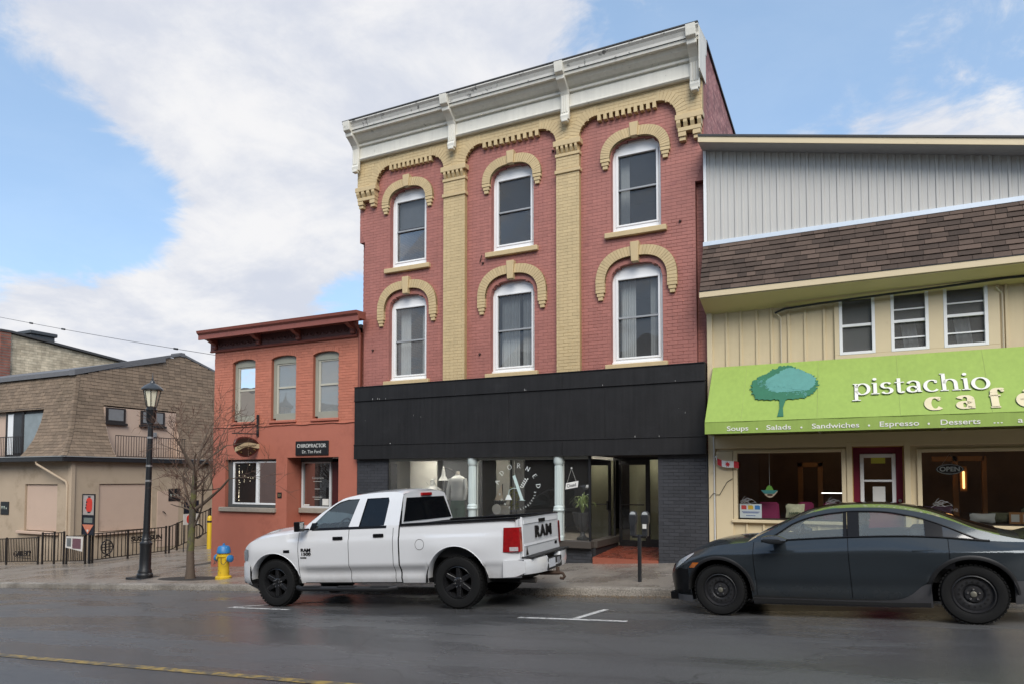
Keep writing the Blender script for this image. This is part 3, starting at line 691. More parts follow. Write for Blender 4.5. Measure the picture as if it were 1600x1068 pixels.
# ---- shopfront
SILLZ = .36
bx('pier_core', GREYJ, mainb, XA, -10.79, -.013, .4, -.9, 2.25); bx('pier_core', GREYJ, mainb, -3.77, XB, -.013, 2.2, -.5, 2.25)
bx('stall_riser', GREYJ, mainb, -10.79, -5.30, .107, .2, -.9, .30)
bx('shop_sill', mat('dark taupe board', (.06, .05, .042), .5, .15), mainb, -10.79, -5.28, -.06, .16, .20, SILLZ, .01)
bx('shop_sill', MATS['dark taupe board'], mainb, -5.32, -5.20, .16, 1.8, .20, SILLZ, .008)
bx('side_riser', GREYJ, mainb, -5.36, -5.24, .16, 1.8, -.5, .2)
bx('head_trim', mat('pale trim', (.40, .42, .39), .5, .1), mainb, -10.79, -5.30, -.01, .06, 2.185, 2.25)
for x0, x1, y0, y1 in ((-10.79, -10.755, -.02, .04), (-5.335, -5.285, -.03, .03), (-5.335, -5.285, 1.75, 1.8)): bx('mullion', DARK, mainb, x0, x1, y0, y1, SILLZ, 2.25, .004)
for a, b in ((-10.755, -8.40), (-8.18, -6.14), (-5.95, -5.335)): MB().add([(a, .03, SILLZ), (b, .03, SILLZ), (b, .03, 2.19), (a, .03, 2.19)], [(0, 1, 2, 3)]).build('shop_pane', GLS3 if a < -10 else GLS2, mainb)
for x in (-8.40, -8.18, -6.14, -5.95): bx('glazing_bar', MATS['pale trim'], mainb, x - .012, x + .012, .015, .045, SILLZ, 2.19)
MB().add([(-5.31, .03, SILLZ), (-5.31, 1.75, SILLZ), (-5.31, 1.75, 2.19), (-5.31, .03, 2.19)], [(0, 1, 2, 3)]).build('shop_pane', GLS2, mainb)
def column(x):
    c = MB().lathe([(.115, .36), (.115, .44), (.095, .47), (.095, .98), (.10, 1.0), (.125, 1.02), (.13, 1.05), (.115, 1.08), (.12, 1.10), (.10, 1.13), (.085, 1.15), (.082, 2.05), (.10, 2.08), (.115, 2.12), (.115, 2.25)], (x, -.03, 0), 24).build('column', AQUA, mainb, smooth=30)
    for k in range(12):
        a = 2 * pi * k / 12; MB().tube([(x + .084 * cos(a), -.03 + .084 * sin(a), 1.16), (x + .081 * cos(a), -.03 + .081 * sin(a), 2.04)], .011, 5).build('flute', AQUA, c)
column(-8.29); column(-6.045)
bx('sticker', mat('blue sticker', (.08, .30, .62), .5), mainb, -6.075, -6.015, -.1285, -.126, .72, .80)
# display floor, back walls
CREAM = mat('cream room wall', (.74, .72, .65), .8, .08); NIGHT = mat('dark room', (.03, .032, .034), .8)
bx('display_floor', mat('worn boards', (.36, .32, .27), .6, .2), mainb, XA + .3, -5.34, .20, 2.4, .24, .34)
bx('shop_ceiling', CREAM, mainb, XA + .3, XB - .3, .21, 8, 2.45, 2.55)
bx('shop_floor', MATS['worn boards'], mainb, XA + .3, XB - .3, 2.4, 8, .02, .08)
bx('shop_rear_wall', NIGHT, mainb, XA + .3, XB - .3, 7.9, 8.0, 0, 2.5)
for a, b, y, mm in ((-10.79, -9.95, 1.0, CREAM), (-9.95, -8.75, 1.3, mat('slate panel', (.12, .125, .13), .8)), (-8.15, -7.78, .95, mat('fawn panel', (.32, .31, .27), .8)), (-7.78, -7.45, 1.1, mat('grey panel', (.12, .12, .115), .8)), (-5.95, -5.4, 1.9, CREAM)):
    bx('display_screen', mm, mainb, a, b, y, y + .05, .34, 2.45)
bx('interior_side_wall', CREAM, mainb, XA + .3, XA + .36, .2, 8, 0, 2.5)
bx('green_room_wall', mat('olive room', (.34, .34, .22), .8), mainb, -5.3, -3.9, 3.0, 3.1, 0, 2.5)
for x, y in ((-10.3, .26), (-9.7, .26), (-9.9, .6), (-9.1, .26), (-8.6, .26), (-7.7, .26), (-6.9, .26), (-5.7, .26), (-5.5, 1.2), (-4.5, 2.5)):
    MB().lathe([(.06, 2.43), (.06, 2.445)], (x, y, 0), 12).build('seen_or_added_light', mat('added shop light', (1, .95, .86), .5, emit=40), mainb)  # unseen lamps added to brighten the shop displays
for x, z in ((-8.02, 6.95), (-6.17, 9.33), (-8.1, 4.75), (-3.25, 7.2), (-11.3, 5.1)):
    MB().lathe([(0, -.05), (.022, -.045), (.028, -.02), (.03, .01)], (x, 0, z), 10, 'y').build('wall_anchor', mat('rusty anchor', (.05, .022, .018), .8), mainb)
MB().tube([(-8.1, -.02, 6.98), (-8.02, -.06, 7.14)], .012, 6).build('wall_hook', MATS['rusty anchor'], mainb)
# recessed entrance
TILE = mat('red quarry tile', (.25, .062, .036), .28, .3, 5, dirt=((.10, .035, .025), .45, .65, .8), dscale=3, rvar=.15)
ent = tag(MB().prism([(-5.24, -.04, -.5), (-3.775, -.04, -.5), (-3.775, -.04, .018), (-5.24, -.04, .018)], (0, .002, 0)).build('step_riser', mat('painted riser', (.28, .085, .05), .5, .2), mainb))
tb = MB().prism([(-5.24, -.038, -.3), (-5.24, 1.82, -.3), (-5.24, 1.82, .105), (-5.24, -.038, .012)], (1.465, 0, 0)).build('entrance_floor', GREYJ, mainb)
tile0 = None
for i in range(7):
    for j in range(9):
        if tile0 is None:
            a = .0985; tile0 = MB().prism([(-a, -a, -.005), (a, -a, -.005), (a, a, .005), (-a, a, .005)], (0, 0, .01)).build('tile', TILE); o = tile0
        else: o = tile0.copy(); COL.objects.link(o)
        x, y = -5.135 + i * .207, .066 + j * .207; o.location = (x, y, .012 + .0505 * (y + .038) + .002); adopt(o, mainb)
dr = bx('door', DARK, mainb, -5.2, -5.14, 1.78, 1.84, .11, 2.2)
m = MB(); m.box(-4.54, -4.44, 1.775, 1.845, .11, 2.2); m.box(-5.14, -4.54, 1.78, 1.84, 2.08, 2.2); m.box(-5.14, -4.54, 1.78, 1.84, .11, .26); m.build('door_frame', DARK, dr, bevel=.004)
MB().add([(-5.14, 1.81, .26), (-4.54, 1.81, .26), (-4.54, 1.81, 2.08), (-5.14, 1.81, 2.08)], [(0, 1, 2, 3)]).build('door_pane', GLS2, dr)
MB().tube([(-5.12, 1.72, 1.12), (-4.56, 1.72, 1.12)], .014).build('push_bar', DARK, dr)
MB().box(-5.16, -5.12, 1.70, 1.78, .98, 1.20).build('door_handle', DARK, dr, bevel=.006)
bx('transom', DARK, mainb, -5.3, -3.77, 1.77, 1.85, 2.2, 2.26)
m = MB(); m.box(-3.83, -3.77, 1.77, 1.85, .1, 2.2); m.box(-4.44, -3.83, 1.78, 1.84, .1, .3); m.build('sidelight_frame', DARK, mainb)
MB().add([(-4.44, 1.81, .3), (-3.83, 1.81, .3), (-3.83, 1.81, 2.2), (-4.44, 1.81, 2.2)], [(0, 1, 2, 3)]).build('sidelight_pane', GLS2, mainb)
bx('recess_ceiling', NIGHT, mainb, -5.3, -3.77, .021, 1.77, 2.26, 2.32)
# ================================================================= the two-storey clinic
ORB = mat('orange red brick', (.47, .162, .10), .6, .12, 1.6, island=.08, bump=.3, bscale=110, dirt=((.22, .062, .04), .55, .78, .5), dscale=2.5)
ORJ = mat('orange red joints', (.32, .10, .06), .7)
STUC = mat('terracotta stucco', (.39, .128, .083), .6, .10, 2.5, bump=.25, bscale=70, dirt=((.21, .06, .04), .5, .75, .5), dscale=1.5)
CBR = mat('brown red cornice paint', (.235, .072, .052), .5, .15, 4, dirt=((.12, .05, .04), .55, .7, .6), dscale=5)
CDK = mat('dark oxide frieze paint', (.12, .045, .038), .6, .2, 6)
OLV = mat('olive grey trim', (.29, .29, .235), .55, .10, 5)
GRY = mat('slate trim', (.085, .09, .088), .5)
STONE = mat('rough sill stone', (.29, .255, .21), .8, .25, 9, bump=.6, bscale=40)
CA, CB = -17.15, -11.785
clinic = thing('clinic_building', 'two-storey orange red brick building with bracketed cornice left of the three-storey house', 'building', ((CA + CB) / 2, 0, -.8))
CW = [(-16.40, -15.50), (-14.88, -13.95), (-13.34, -12.45)]
def cwin(z):
    out = []
    for a, b in CW:
        if 3.37 < z < 5.33: out.append((a, b))
    return out
recs = []
brickwork(3.24, 5.56, lambda z: minus([(CA, CB)], cwin(z)), 0.0, recs, 'o')
lay(recs, clinic, {'o': ORB})
mb = MB(); h = .0745
for r in range(int((5.56 - 3.24) / h) + 1):
    za = 3.24 + r * h
    for a, b in minus([(CA, CB)], [(p - .004, q + .004) for p, q in cwin(za + h / 2)]): mb.box(a, b, .007, .22, za, za + h)
mb.build('wall_core', ORJ, clinic, recalc=False)
# ground floor stucco with its openings
GW = (-16.62, -14.63, .92, 2.30); DO = (-14.22, -12.40, -1.2, 2.33)
mb = MB(); zt = 3.24
for a, b, z0, z1 in ((CA, GW[0], -1.6, zt), (GW[0], GW[1], -1.6, GW[2]), (GW[0], GW[1], GW[3], zt), (GW[1], DO[0], -1.6, zt), (DO[0], DO[1], DO[3], zt), (DO[1], CB, -1.6, zt)): mb.box(a, b, -.015, .22, z0, z1)
mb.build('stucco_wall', STUC, clinic)
pts = [(CA + i * (CB - CA) / 40, 3.245 + .016 * sin(i * .9) * sin(i * .31)) for i in range(41)]
MB().tube([(x, -.02, z) for x, z in pts], .022, 6).build('string_course', STUC, clinic, smooth=60)
bx('side_wall', STUC, clinic, CA, CA + .2, .22, 13, -1.6, 5.9); bx('rear_wall', STUC, clinic, CA, CB, 13, 13.2, -1.6, 5.6)
bx('roof', ROOFM, clinic, CA + .02, CB, .1, 13, 5.75, 5.85)
m = MB(); m.box(CA + .2, CB, 3.4, 3.5, -1, 5.7); m.box(CA + .2, CB, .22, 3.4, 2.9, 2.96); m.box(CA + .2, CB, .22, 3.4, -.8, -.7); m.build('rooms', mat('pale room', (.22, .22, .21), .9), clinic)
# sash windows
for k, (a, b) in enumerate(CW):
    c = (a + b) / 2; hw = (b - a) / 2; y = .10
    top = [(c + hw * t, 5.10 + .11 * sqrt(1 - t * t * .9)) for t in [-1 + i / 8 for i in range(17)]]
    w = MB().xz([(a, 5.0)] + top + [(b, 5.0)], y, y + .05).build('window', OLV, clinic)
    for p, q in ((a, a + .10), (b - .05, b)): bx('casing', OLV, w, p, q, y - .002, y + .06, 3.45, 5.0, .004)
    bx('bottom_rail', OLV, w, a + .10, b - .05, y, y + .06, 3.37, 3.58, .004)
    cream = mat('cream sash', (.45, .43, .35), .5)
    m = MB(); m.box(a + .10, a + .17, y + .02, y + .06, 3.58, 5.0); m.box(b - .085, b - .05, y + .02, y + .06, 3.58, 5.0); m.box(a + .17, b - .085, y + .02, y + .06, 4.96, 5.0); m.box(a + .17, b - .085, y + .01, y + .06, 4.29, 4.345); m.build('sash_frame', cream, w, bevel=.004)
    for z0, z1 in ((3.58, 4.29), (4.345, 4.96)): MB().add([(a + .17, y + .04, z0), (b - .085, y + .04, z0), (b - .085, y + .04, z1), (a + .17, y + .04, z1)], [(0, 1, 2, 3)]).build('pane', glass('old glass', boost=2.2, wav=.25, haze=.40, hcol=(.50,.52,.51)), w)
    bl = mat('pale blind', (.50, .52, .53), .8)
    bx('blind', bl if k < 1 else mat('grey net', (.42, .43, .41), .9), w, a + .1, b - .05, y + .10, y + .11, 3.6 if k == 0 else 3.58, 5.0)
    bx('sill', STUC, w, a - .04, b + .04, -.05, .12, 3.31, 3.37, .008)
    if k == 0:
        for j in range(3): bx('sill_box', mat('dark clutter', (.06, .065, .07), .6), w, a + .2 + j * .17, a + .33 + j * .17, y + .06, y + .09, 3.59, 3.72 + .04 * (j % 2))
for a, b in CW:                                  # soldier course over each window
    n = 13; w = (b - a) / n; c = (a + b) / 2
    for k in range(n):
        x0_, x1_ = a + k * w + .003, a + (k + 1) * w - .003; f = lambda x: 5.10 + .115 * sqrt(max(0, 1 - ((x - c) / ((b - a) / 2)) ** 2 * .92))
        MB().xz([(x0_, f(x0_)), (x1_, f(x1_)), (x1_, 5.335), (x0_, 5.335)], .001, .16).build('soldier_brick', ORB, clinic)
# cornice
PR = [(0, 5.50), (-.06, 5.50), (-.08, 5.53), (-.05, 5.56), (-.05, 5.86), (-.44, 5.87), (-.46, 5.80), (-.50, 5.80), (-.50, 5.93), (-.56, 5.98), (-.58, 6.05), (0, 6.07)]
x0, x1 = CA - .14, -11.40
cc = MB().prism([(x0, y, z) for y, z in PR], (CB - x0, 0, 0)).build('cornice', CBR, clinic)
bx('frieze', CDK, clinic, CA, CB, -.058, -.05, 5.57, 5.86)
MB().prism([(CB, y, z) for y, z in PR[4:]], (x1 - CB, 0, 0)).build('cornice_return', CBR, cc) if False else None
MB().prism([(CB, y, z) for y, z in [(-.19, 5.86), (-.44, 5.87), (-.46, 5.80), (-.50, 5.80), (-.50, 5.93), (-.56, 5.98), (-.58, 6.05), (-.19, 6.06)]], (x1 - CB, 0, 0)).build('cornice_return', CBR, clinic)
for x in (-17.05, -15.30, -13.80, -11.90):
    prof = [(-.055, 5.58), (-.12, 5.58), (-.14, 5.63), (-.12, 5.68), (-.17, 5.72), (-.27, 5.75), (-.36, 5.80), (-.42, 5.80), (-.42, 5.865), (-.055, 5.865)]
    b = MB().prism([(x - .07, y, z) for y, z in prof], (.14, 0, 0)).build('bracket', CBR, clinic, bevel=.006)
    for s in (-.035, 0, .035): bx('fluting', CDK, b, x + s - .008, x + s + .008, -.128, -.11, 5.60, 5.67)
x = -16.85
while x < -12.1:
    if min(abs(x - q) for q in (-17.05, -15.30, -13.80, -11.90)) > .13:
        MB().tube([(x + .07 * cos(t), -.062 - .02 * sin(t / 2), 5.72 - .07 * sin(t)) for t in [pi * k / 8 for k in range(9)]], .017, 6).build('swag', CDK, clinic, smooth=60)
    x += .235
# drainpipe
MB().tube([(-11.69, -.30, 5.83), (-11.69, -.08, 5.62), (-11.69, -.06, 5.5), (-11.69, -.06, 2.3 + 1.85)], .038, 8).build('drainpipe', mat('oxide pipe', (.20, .055, .035), .5), clinic, smooth=50)
MB().tube([(-11.69, -.21, 4.15), (-11.69, -.21, 4.1)], .02, 6)
# shop window
w = bx('shop_window', GRY, clinic, GW[0], -16.42, .10, .16, GW[2], GW[3], .004)
m = MB(); m.box(-16.42, GW[1], .10, .16, 2.24, GW[3]); m.box(-16.42, GW[1], .10, .16, GW[2], 1.0); m.box(-14.66, GW[1], .10, .16, 1.0, 2.24); m.build('outer_frame', GRY, w)
m = MB()
for a, b, z0, z1 in ((-16.42, -16.36, 1.0, 2.24), (-14.72, -14.66, 1.0, 2.24), (-15.50, -15.40, 1.0, 2.24), (-16.36, -15.5, 1.0, 1.05), (-15.4, -14.72, 1.0, 1.05), (-16.36, -15.5, 2.20, 2.24), (-15.4, -14.72, 2.2, 2.24)): m.box(a, b, .085, .14, z0, z1)
m.build('white_frame', WHT, w, bevel=.004)
for a, b in ((-16.36, -15.5), (-15.4, -14.72)): MB().add([(a, .115, 1.05), (b, .115, 1.05), (b, .115, 2.2), (a, .115, 2.2)], [(0, 1, 2, 3)]).build('pane', GLS2, w)
bx('sill', STONE, w, -16.80, -14.60, -.10, .14, .79, .92, .015)
mb = MB()
for k in range(60):
    e = random.random(); a, b = random.choice(((-16.3, -16.3 + .02), (-16.3, -15.55)))
    x, z = (a + random.random() * (b - a), 1.1 + random.random() * 1.05)
    if x > -16.25 and z < 1.65: continue
    mb.lathe([(0, -.009), (.009, 0), (0, .009)], (x, .20, z), 5)
tag(mb.build('fairy_lights', mat('fairy light', (1, .85, .6), .4, emit=1.2), w), kind='stuff')
bx('inner_screen', mat('cream screen', (.38, .35, .26), .8), w, -16.2, -15.9, .9, .95, .6, 1.7)
# number plate
bx('number_plate', mat('black plate', (.012, .012, .012), .4), clinic, -14.56, -14.40, -.03, -.015, 1.20, 1.36, .006)
text('33', .10, mat('brass letter', (.30, .24, .12), .4), 'number', clinic, frame((-14.48, -.032, 1.245), (1, 0, 0), (0, 0, 1)))
# entrance recess
bx('recess_left', STUC, clinic, DO[0] - .1, DO[0], .22, .75, -1.2, 2.5)
mb = MB(); mb.box(DO[0], -13.06, .55, .65, -1.2, .92); mb.build('recess_wall', STUC, clinic)
m = MB()
for a, b, z0, z1 in ((-14.17, -14.11, .92, 2.22), (-13.16, -13.10, .92, 2.22), (-14.11, -13.16, .92, .97), (-14.11, -13.16, 2.18, 2.22)): m.box(a, b, .5, .58, z0, z1)
w2 = m.build('entrance_window', mat('pale metal', (.55, .56, .56), .35), clinic, bevel=.004)
MB().add([(-14.11, .545, .97), (-13.16, .545, .97), (-13.16, .545, 2.18), (-14.11, .545, 2.18)], [(0, 1, 2, 3)]).build('pane', glass('dark door glass', (.5, .5, .5), boost=.45), w2)
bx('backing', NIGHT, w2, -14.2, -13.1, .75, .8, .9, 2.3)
bx('sill', STONE, w2, -14.2, -13.06, .42, .56, .78, .92, .012)
bx('head', GRY, w2, DO[0], -13.06, .52, .6, 2.22, 2.33)
mw = mat('faint letters', (.45, .45, .42), .6)
text('Chiropractic', .085, mw, 'window_lettering', w2, frame((-13.6, .542, 1.74), (1, 0, 0), (0, 0, 1)), depth=.0005)
for z, w_ in ((1.66, .3), (1.45, .2), (1.22, .34), (1.16, .22)): bx('print_line', mw, w2, -13.62 - w_ / 2, -13.62 + w_ / 2, .541, .542, z, z + .014)
bx('notice', mat('paper', (.62, .61, .57), .8), w2, -13.42, -13.2, .53, .54, 1.0, 1.18); bx('notice', MATS['paper'], w2, -14.1, -13.9, .53, .54, .98, 1.02)
bx('street_door', mat('maroon door', (.06, .012, .012), .4, .2), clinic, -13.06, DO[1] - .02, .50, .56, -.8, 2.22, .006)
bx('recess_right', STUC, clinic, DO[1], DO[1] + .1, .22, .6, -1.2, 2.5)
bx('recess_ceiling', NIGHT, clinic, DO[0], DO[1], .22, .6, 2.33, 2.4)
bx('entrance_lamp', WHT, clinic, -12.75, -12.5, .15, .35, 2.30, 2.328, .01)
MB().tube([(-14.25, -.10, .32), (-13.9, -.16, .36), (-13.3, -.16, .40)], .02, 8).build('handrail', DARK, clinic, smooth=50)
# flat sign
sg = MB().box(-13.89, -12.73, -.055, -.016, 2.385, 2.775).build('wall_sign', mat('black sign', (.012, .012, .013), .35), None, bevel=.008)
tag(sg, 'black rectangular clinic sign with silver lettering above the entrance', 'sign')
SIL = mat('silver letters', (.55, .55, .52), .4)
s = 'CHIROPRACTOR'; tot = sum(GL[c][0] for c in s); sz = 1.02 / tot; xx = 0; fr = frame((-13.82, -.056, 2.60), (1, 0, 0), (0, 0, 1))
for c in s: mb = MB(); xx += glyph(mb, c, xx, 0, sz, fr, .085, .045); mb.build('letter', SIL, sg)
text('Dr. Tim Ford', .125, SIL, 'lettering', sg, frame((-13.31, -.056, 2.44), (1, 0, 0), (0, 0, 1)), depth=.001, width=.66)
# hanging sign, square to the wall
X = -15.33
hs = thing('hanging_sign', 'carved oval sign with cream ribbon hanging from black iron bracket over clinic window', 'sign', (X, -.45, 2.35))
bk = MB().box(X - .03, X + .03, -.06, -.015, 2.95, 3.57).tube([(X, -.04, 3.02), (X, -.95, 2.99)], .016, 8).tube([(X, -.05, 3.5), (X, -.75, 3.01)], .009, 6).tube([(X, -.05, 3.3), (X, -.45, 3.01)], .009, 6).build('bracket', DARK, hs)
for y in (-.25, -.5, -.78): MB().tube([(X, y, 3.0), (X, y, 2.9)], .007, 5).build('hanger', DARK, hs)
for y in (-.6, -.85): MB().tube([(X, y, 2.99), (X, y - .02, 3.07), (X, y + .03, 3.11)], .008, 5).build('bird_spike', DARK, hs)
ov = []
for k in range(40):
    a = 2 * pi * k / 40; ry, rz = .45, .285; w_ = 1 + .05 * sin(3 * a + .6); ov.append((X - .03, -.45 + ry * w_ * cos(a), 2.645 + rz * w_ * sin(a)))
MB().prism(ov, (.06, 0, 0)).build('board', mat('maroon carved board', (.085, .018, .014), .35, .25, 9), hs, bevel=.012)
ov2 = [(X + .031, -.45 + (y + .45) * .86, 2.645 + (z - 2.645) * .86) for _, y, z in ov]
MB().prism(ov2, (.006, 0, 0)).build('dark_field', mat('dark brown field', (.022, .012, .009), .4), hs)
rb = [[(X + .042 + .006 * sin(k * .4), -.88 + k * .043, 2.585 + .045 * sin((k - 4) * .28) + k * .0065 + d) for d in (-.062, .062)] for k in range(21)]
MB().grid(rb).build('ribbon', mat('cream ribbon', (.52, .44, .27), .5), hs, solid=.01)
text('Chiropractor', .1, mat('dark letters', (.05, .03, .02), .5), 'lettering', hs, frame((X + .055, -.46, 2.62), (0, 1, .16), (0, -.16, 1)), bold=.01, width=.7, depth=.001)
for k in range(9):
    a = random.uniform(0, 2 * pi); MB().lathe([(0, -.03), (.035, 0), (0, .03)], (X + .036, -.45 + .3 * cos(a), 2.645 - .12 + .07 * sin(a)), 6).build('carved_scroll', mat('gilt', (.23, .15, .05), .35, metal=.3), hs, smooth=60)
# ================================================================= the cafe
SID = mat('cream board siding', (.60, .49, .305), .6, .08, 3, streak=.06, bump=.1, bscale=60, dirt=((.30, .24, .15), .60, .78, .5), dscale=2)
TRIM = mat('cream trim', (.62, .51, .325), .5, .06, 3, dirt=((.34, .27, .17), .62, .8, .5), dscale=4)
SHG = mat('brown asphalt shingle', (.085, .058, .044), .85, .25, 14, island=.42, bump=.6, bscale=160)
SHB = mat('shingle underlay', (.022, .018, .016), .9)
STL = mat('grey steel siding', (.50, .485, .45), .42, .05, 1.2, streak=.05, metal=.0)
FLSH = mat('galvanised flashing', (.62, .68, .74), .35, .08, 5, metal=.2)
GREEN = mat('lime awning canvas', (.27, .385, .075), .6, .12, 1.1, streak=.14, bump=.08, bscale=300)
cafe = thing('cafe_building', 'cream board and batten cafe with brown shingle roof and grey steel upper wall', 'building', (1.5, 0, .15))
KA, KB = -2.70, 10.0
# openings: (x0,x1,z0,z1)
UP = [(-.235, .375, 4.10, 5.21), (.635, 1.245, 4.10, 5.21), (1.475, 2.15, 4.10, 5.24), (4.2, 4.9, 4.10, 5.24)]
DW1 = (-2.20, -.20, .93, 2.29); CD = (-.06, .80, .12, 2.36); DW2 = (1.03, 3.9, .93, 2.26)
mb = MB(); ops = UP + [DW1, CD, DW2]
xs = sorted({KA, KB} | {o[i] for o in ops for i in (0, 1)}); zs = sorted({-.3, 5.5} | {o[i] for o in ops for i in (2, 3)})
for a, b in zip(xs, xs[1:]):
    z0 = None
    for p, q in zip(zs, zs[1:]):
        c = ((a + b) / 2, (p + q) / 2)
        if any(o[0] < c[0] < o[1] and o[2] < c[1] < o[3] for o in ops): continue
        mb.add([(a, .02, p), (b, .02, p), (b, .02, q), (a, .02, q), (a, .14, p), (b, .14, p), (b, .14, q), (a, .14, q)], [(0, 1, 2, 3), (4, 7, 6, 5), (0, 4, 5, 1), (3, 2, 6, 7), (0, 3, 7, 4), (1, 5, 6, 2)])
mb.build('siding', SID, cafe, recalc=False)
# battens above the awning and under the windows
def batten(x, z0, z1, w=.045): bx('batten', SID, cafe, x - w / 2, x + w / 2, -.012, .02, z0, z1, .005)
for x in (-2.33, -2.05, -1.74, -1.46, -1.14, -.84, -.5, 2.42, 2.72, 3.02, 3.32, 3.62, 3.92, 5.2, 5.5, 5.8, 6.1, 6.4, 6.7, 7.0):
    batten(x, 3.6, 5.5)
for x in (-2.45, -1.98, -1.66, -1.34, -1.0, -.66, -.34): batten(x, .0, .87)
for x in (1.2, 1.5, 1.8, 2.1, 2.4, 2.7, 3.0, 3.3): batten(x, .1, .87)
bx('corner_board', TRIM, cafe, KA - .02, KA + .09, -.03, .14, -.3, 5.3, .006)
bx('corner_board', TRIM, cafe, -2.58, -2.24, -.022, .02, .0, 2.30, .006)
m = MB(); m.box(-.32, 2.32, -.03, .02, 4.02, 4.10); m.box(-.32, -.235, -.03, .02, 4.10, 5.3); m.box(.375, .635, -.03, .02, 4.10, 5.3); m.box(1.245, 1.475, -.03, .02, 4.10, 5.3); m.box(2.15, 2.32, -.03, .02, 4.10, 5.3)
m.build('window_surround', TRIM, cafe, bevel=.005)
bx('shop_head_board', TRIM, cafe, KA + .09, KB, -.028, .02, 2.36, 2.62, .006)
for i, (a, b, z0, z1) in enumerate(UP):
    m = MB(); e = .055
    for q in ((a, a + e, z0, z1), (b - e, b, z0, z1), (a + e, b - e, z0, z0 + e), (a + e, b - e, z1 - e, z1)): m.box(q[0], q[1], -.035, .08, q[2], q[3])
    w = m.build('window', WHT, cafe, bevel=.004); zm = (z0 + z1) / 2
    bx('meeting_rail', WHT, w, a + e, b - e, .0, .06, zm - .025, zm + .025)
    if i in (1, 2): bx('glazing_bar', WHT, w, a + e, b - e, .02, .05, (z0 + zm) / 2 - .04, (z0 + zm) / 2 - .015); bx('glazing_bar', WHT, w, a + e, b - e, .02, .05, (z1 + zm) / 2 - .07, (z1 + zm) / 2 - .045)
    MB().add([(a + e, .045, z0 + e), (b - e, .045, z0 + e), (b - e, .045, z1 - e), (a + e, .045, z1 - e)], [(0, 1, 2, 3)]).build('pane', glass('screened glass', wav=.15, haze=.42, hcol=(.22, .22, .21)), w)
    if i < 3: bx('blind', mat('net blind', (.20, .20, .185) if i else (.2, .2, .185), .9), w, a, b, .12, .13, zm - (.0 if i else .5), z1)
    if i:
        MB().grid([[(a + .1 + k * .03 + (z1 - z) * .12, .2 + .02 * sin(k * 1.5), z) for z in (z0, zm, z1)] for k in range(9)]).build('curtain', CURT, w)
# upper room, ground room
for x, y in ((-1.7, .9), (-.6, 1.2), (.4, 1.6), (1.6, .9), (2.6, .9), (3.4, 1.4)):
    MB().lathe([(.05, 2.9), (.05, 2.915)], (x, y, 0), 10).build('seen_or_added_light', mat('added cafe light', (1, .72, .42), .5, emit=15), cafe)  # added lamps, out of view, lighting the cafe room
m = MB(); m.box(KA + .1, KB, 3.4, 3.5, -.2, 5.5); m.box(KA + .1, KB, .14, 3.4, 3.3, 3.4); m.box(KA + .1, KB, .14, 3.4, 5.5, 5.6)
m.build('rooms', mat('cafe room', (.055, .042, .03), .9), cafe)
bx('cafe_back_panel', mat('umber panel', (.16, .09, .05), .7, .4, 2), cafe, KA + .1, KB, 2.6, 2.65, .2, 3.2)
bx('cafe_floor', mat('cafe boards', (.09, .05, .03), .5, .2), cafe, KA + .1, KB, .14, 3.4, .12, .18)
WOOD = mat('warm pine', (.36, .16, .05), .5, .2, 5)
for a, b, z0, z1 in ((-1.15, -1.05, .2, 2.1), (-.75, -.65, .2, 2.1), (-1.15, -.65, 2.0, 2.1), (1.75, 1.85, .2, 2.2), (2.25, 2.33, .2, 2.2), (1.4, 2.3, 2.1, 2.2), (3.0, 3.1, .2, 2.2)): bx('timber_post', WOOD, cafe, a, b, 1.9, 2.0, z0, z1, .005)
# window and door frames below
def shop_window(o, name):
    a, b, z0, z1 = o; m = MB(); e = .075
    for q in ((a - .03, a + e - .03, z0, z1 + .03), (b - e + .03, b + .03, z0, z1 + .03), (a + e - .03, b - e + .03, z1 - .03, z1 + .03)): m.box(q[0], q[1], -.03, .10, q[2], q[3])
    w = m.build(name, TRIM, cafe, bevel=.006)
    bx('sill', TRIM, w, a - .06, b + .06, -.075, .10, z0 - .06, z0, .008)
    MB().add([(a, .06, z0), (b, .06, z0), (b, .06, z1), (a, .06, z1)], [(0, 1, 2, 3)]).build('pane', glass('cafe glass', (.85, .87, .85)), w); return w
w1 = shop_window(DW1, 'shop_window'); w3 = shop_window(DW2, 'shop_window')
m = MB()
for a, b, z0, z1 in ((-.16, -.06, .1, 2.44), (.80, .90, .1, 2.44), (-.06, .80, 2.36, 2.44)): m.box(a, b, -.03, .10, z0, z1)
m.build('door_surround', TRIM, cafe, bevel=.006)
m = MB()
for a, b in ((-.06, -.045), (.785, .80)): m.box(a, b, .10, .34, .12, 2.36)
m.box(-.045, .785, .10, .34, 2.345, 2.36); m.build('door_reveal', mat('ochre reveal', (.45, .26, .09), .5), cafe)
MAR = mat('crimson door paint', (.155, .008, .03), .35, .1, 5)
d = MB(); d.box(-.045, .785, .26, .30, .14, 1.12); d.box(-.045, .07, .26, .30, 1.12, 2.345); d.box(.67, .785, .26, .30, 1.12, 2.345); d.box(.07, .67, .26, .30, 2.22, 2.345)
dd = d.build('door', MAR, cafe, bevel=.004)
m = MB()
for a, b, z0, z1 in ((.07, .135, 1.12, 2.22), (.605, .67, 1.12, 2.22), (.135, .605, 1.12, 1.21), (.135, .605, 2.15, 2.22), (.135, .605, 1.69, 1.73)): m.box(a, b, .235, .30, z0, z1)
m.build('door_light_frame', WHT, dd, bevel=.005)
MB().add([(.135, .28, 1.21), (.605, .28, 1.21), (.605, .28, 2.15), (.135, .28, 2.15)], [(0, 1, 2, 3)]).build('pane', glass('cafe glass'), dd)
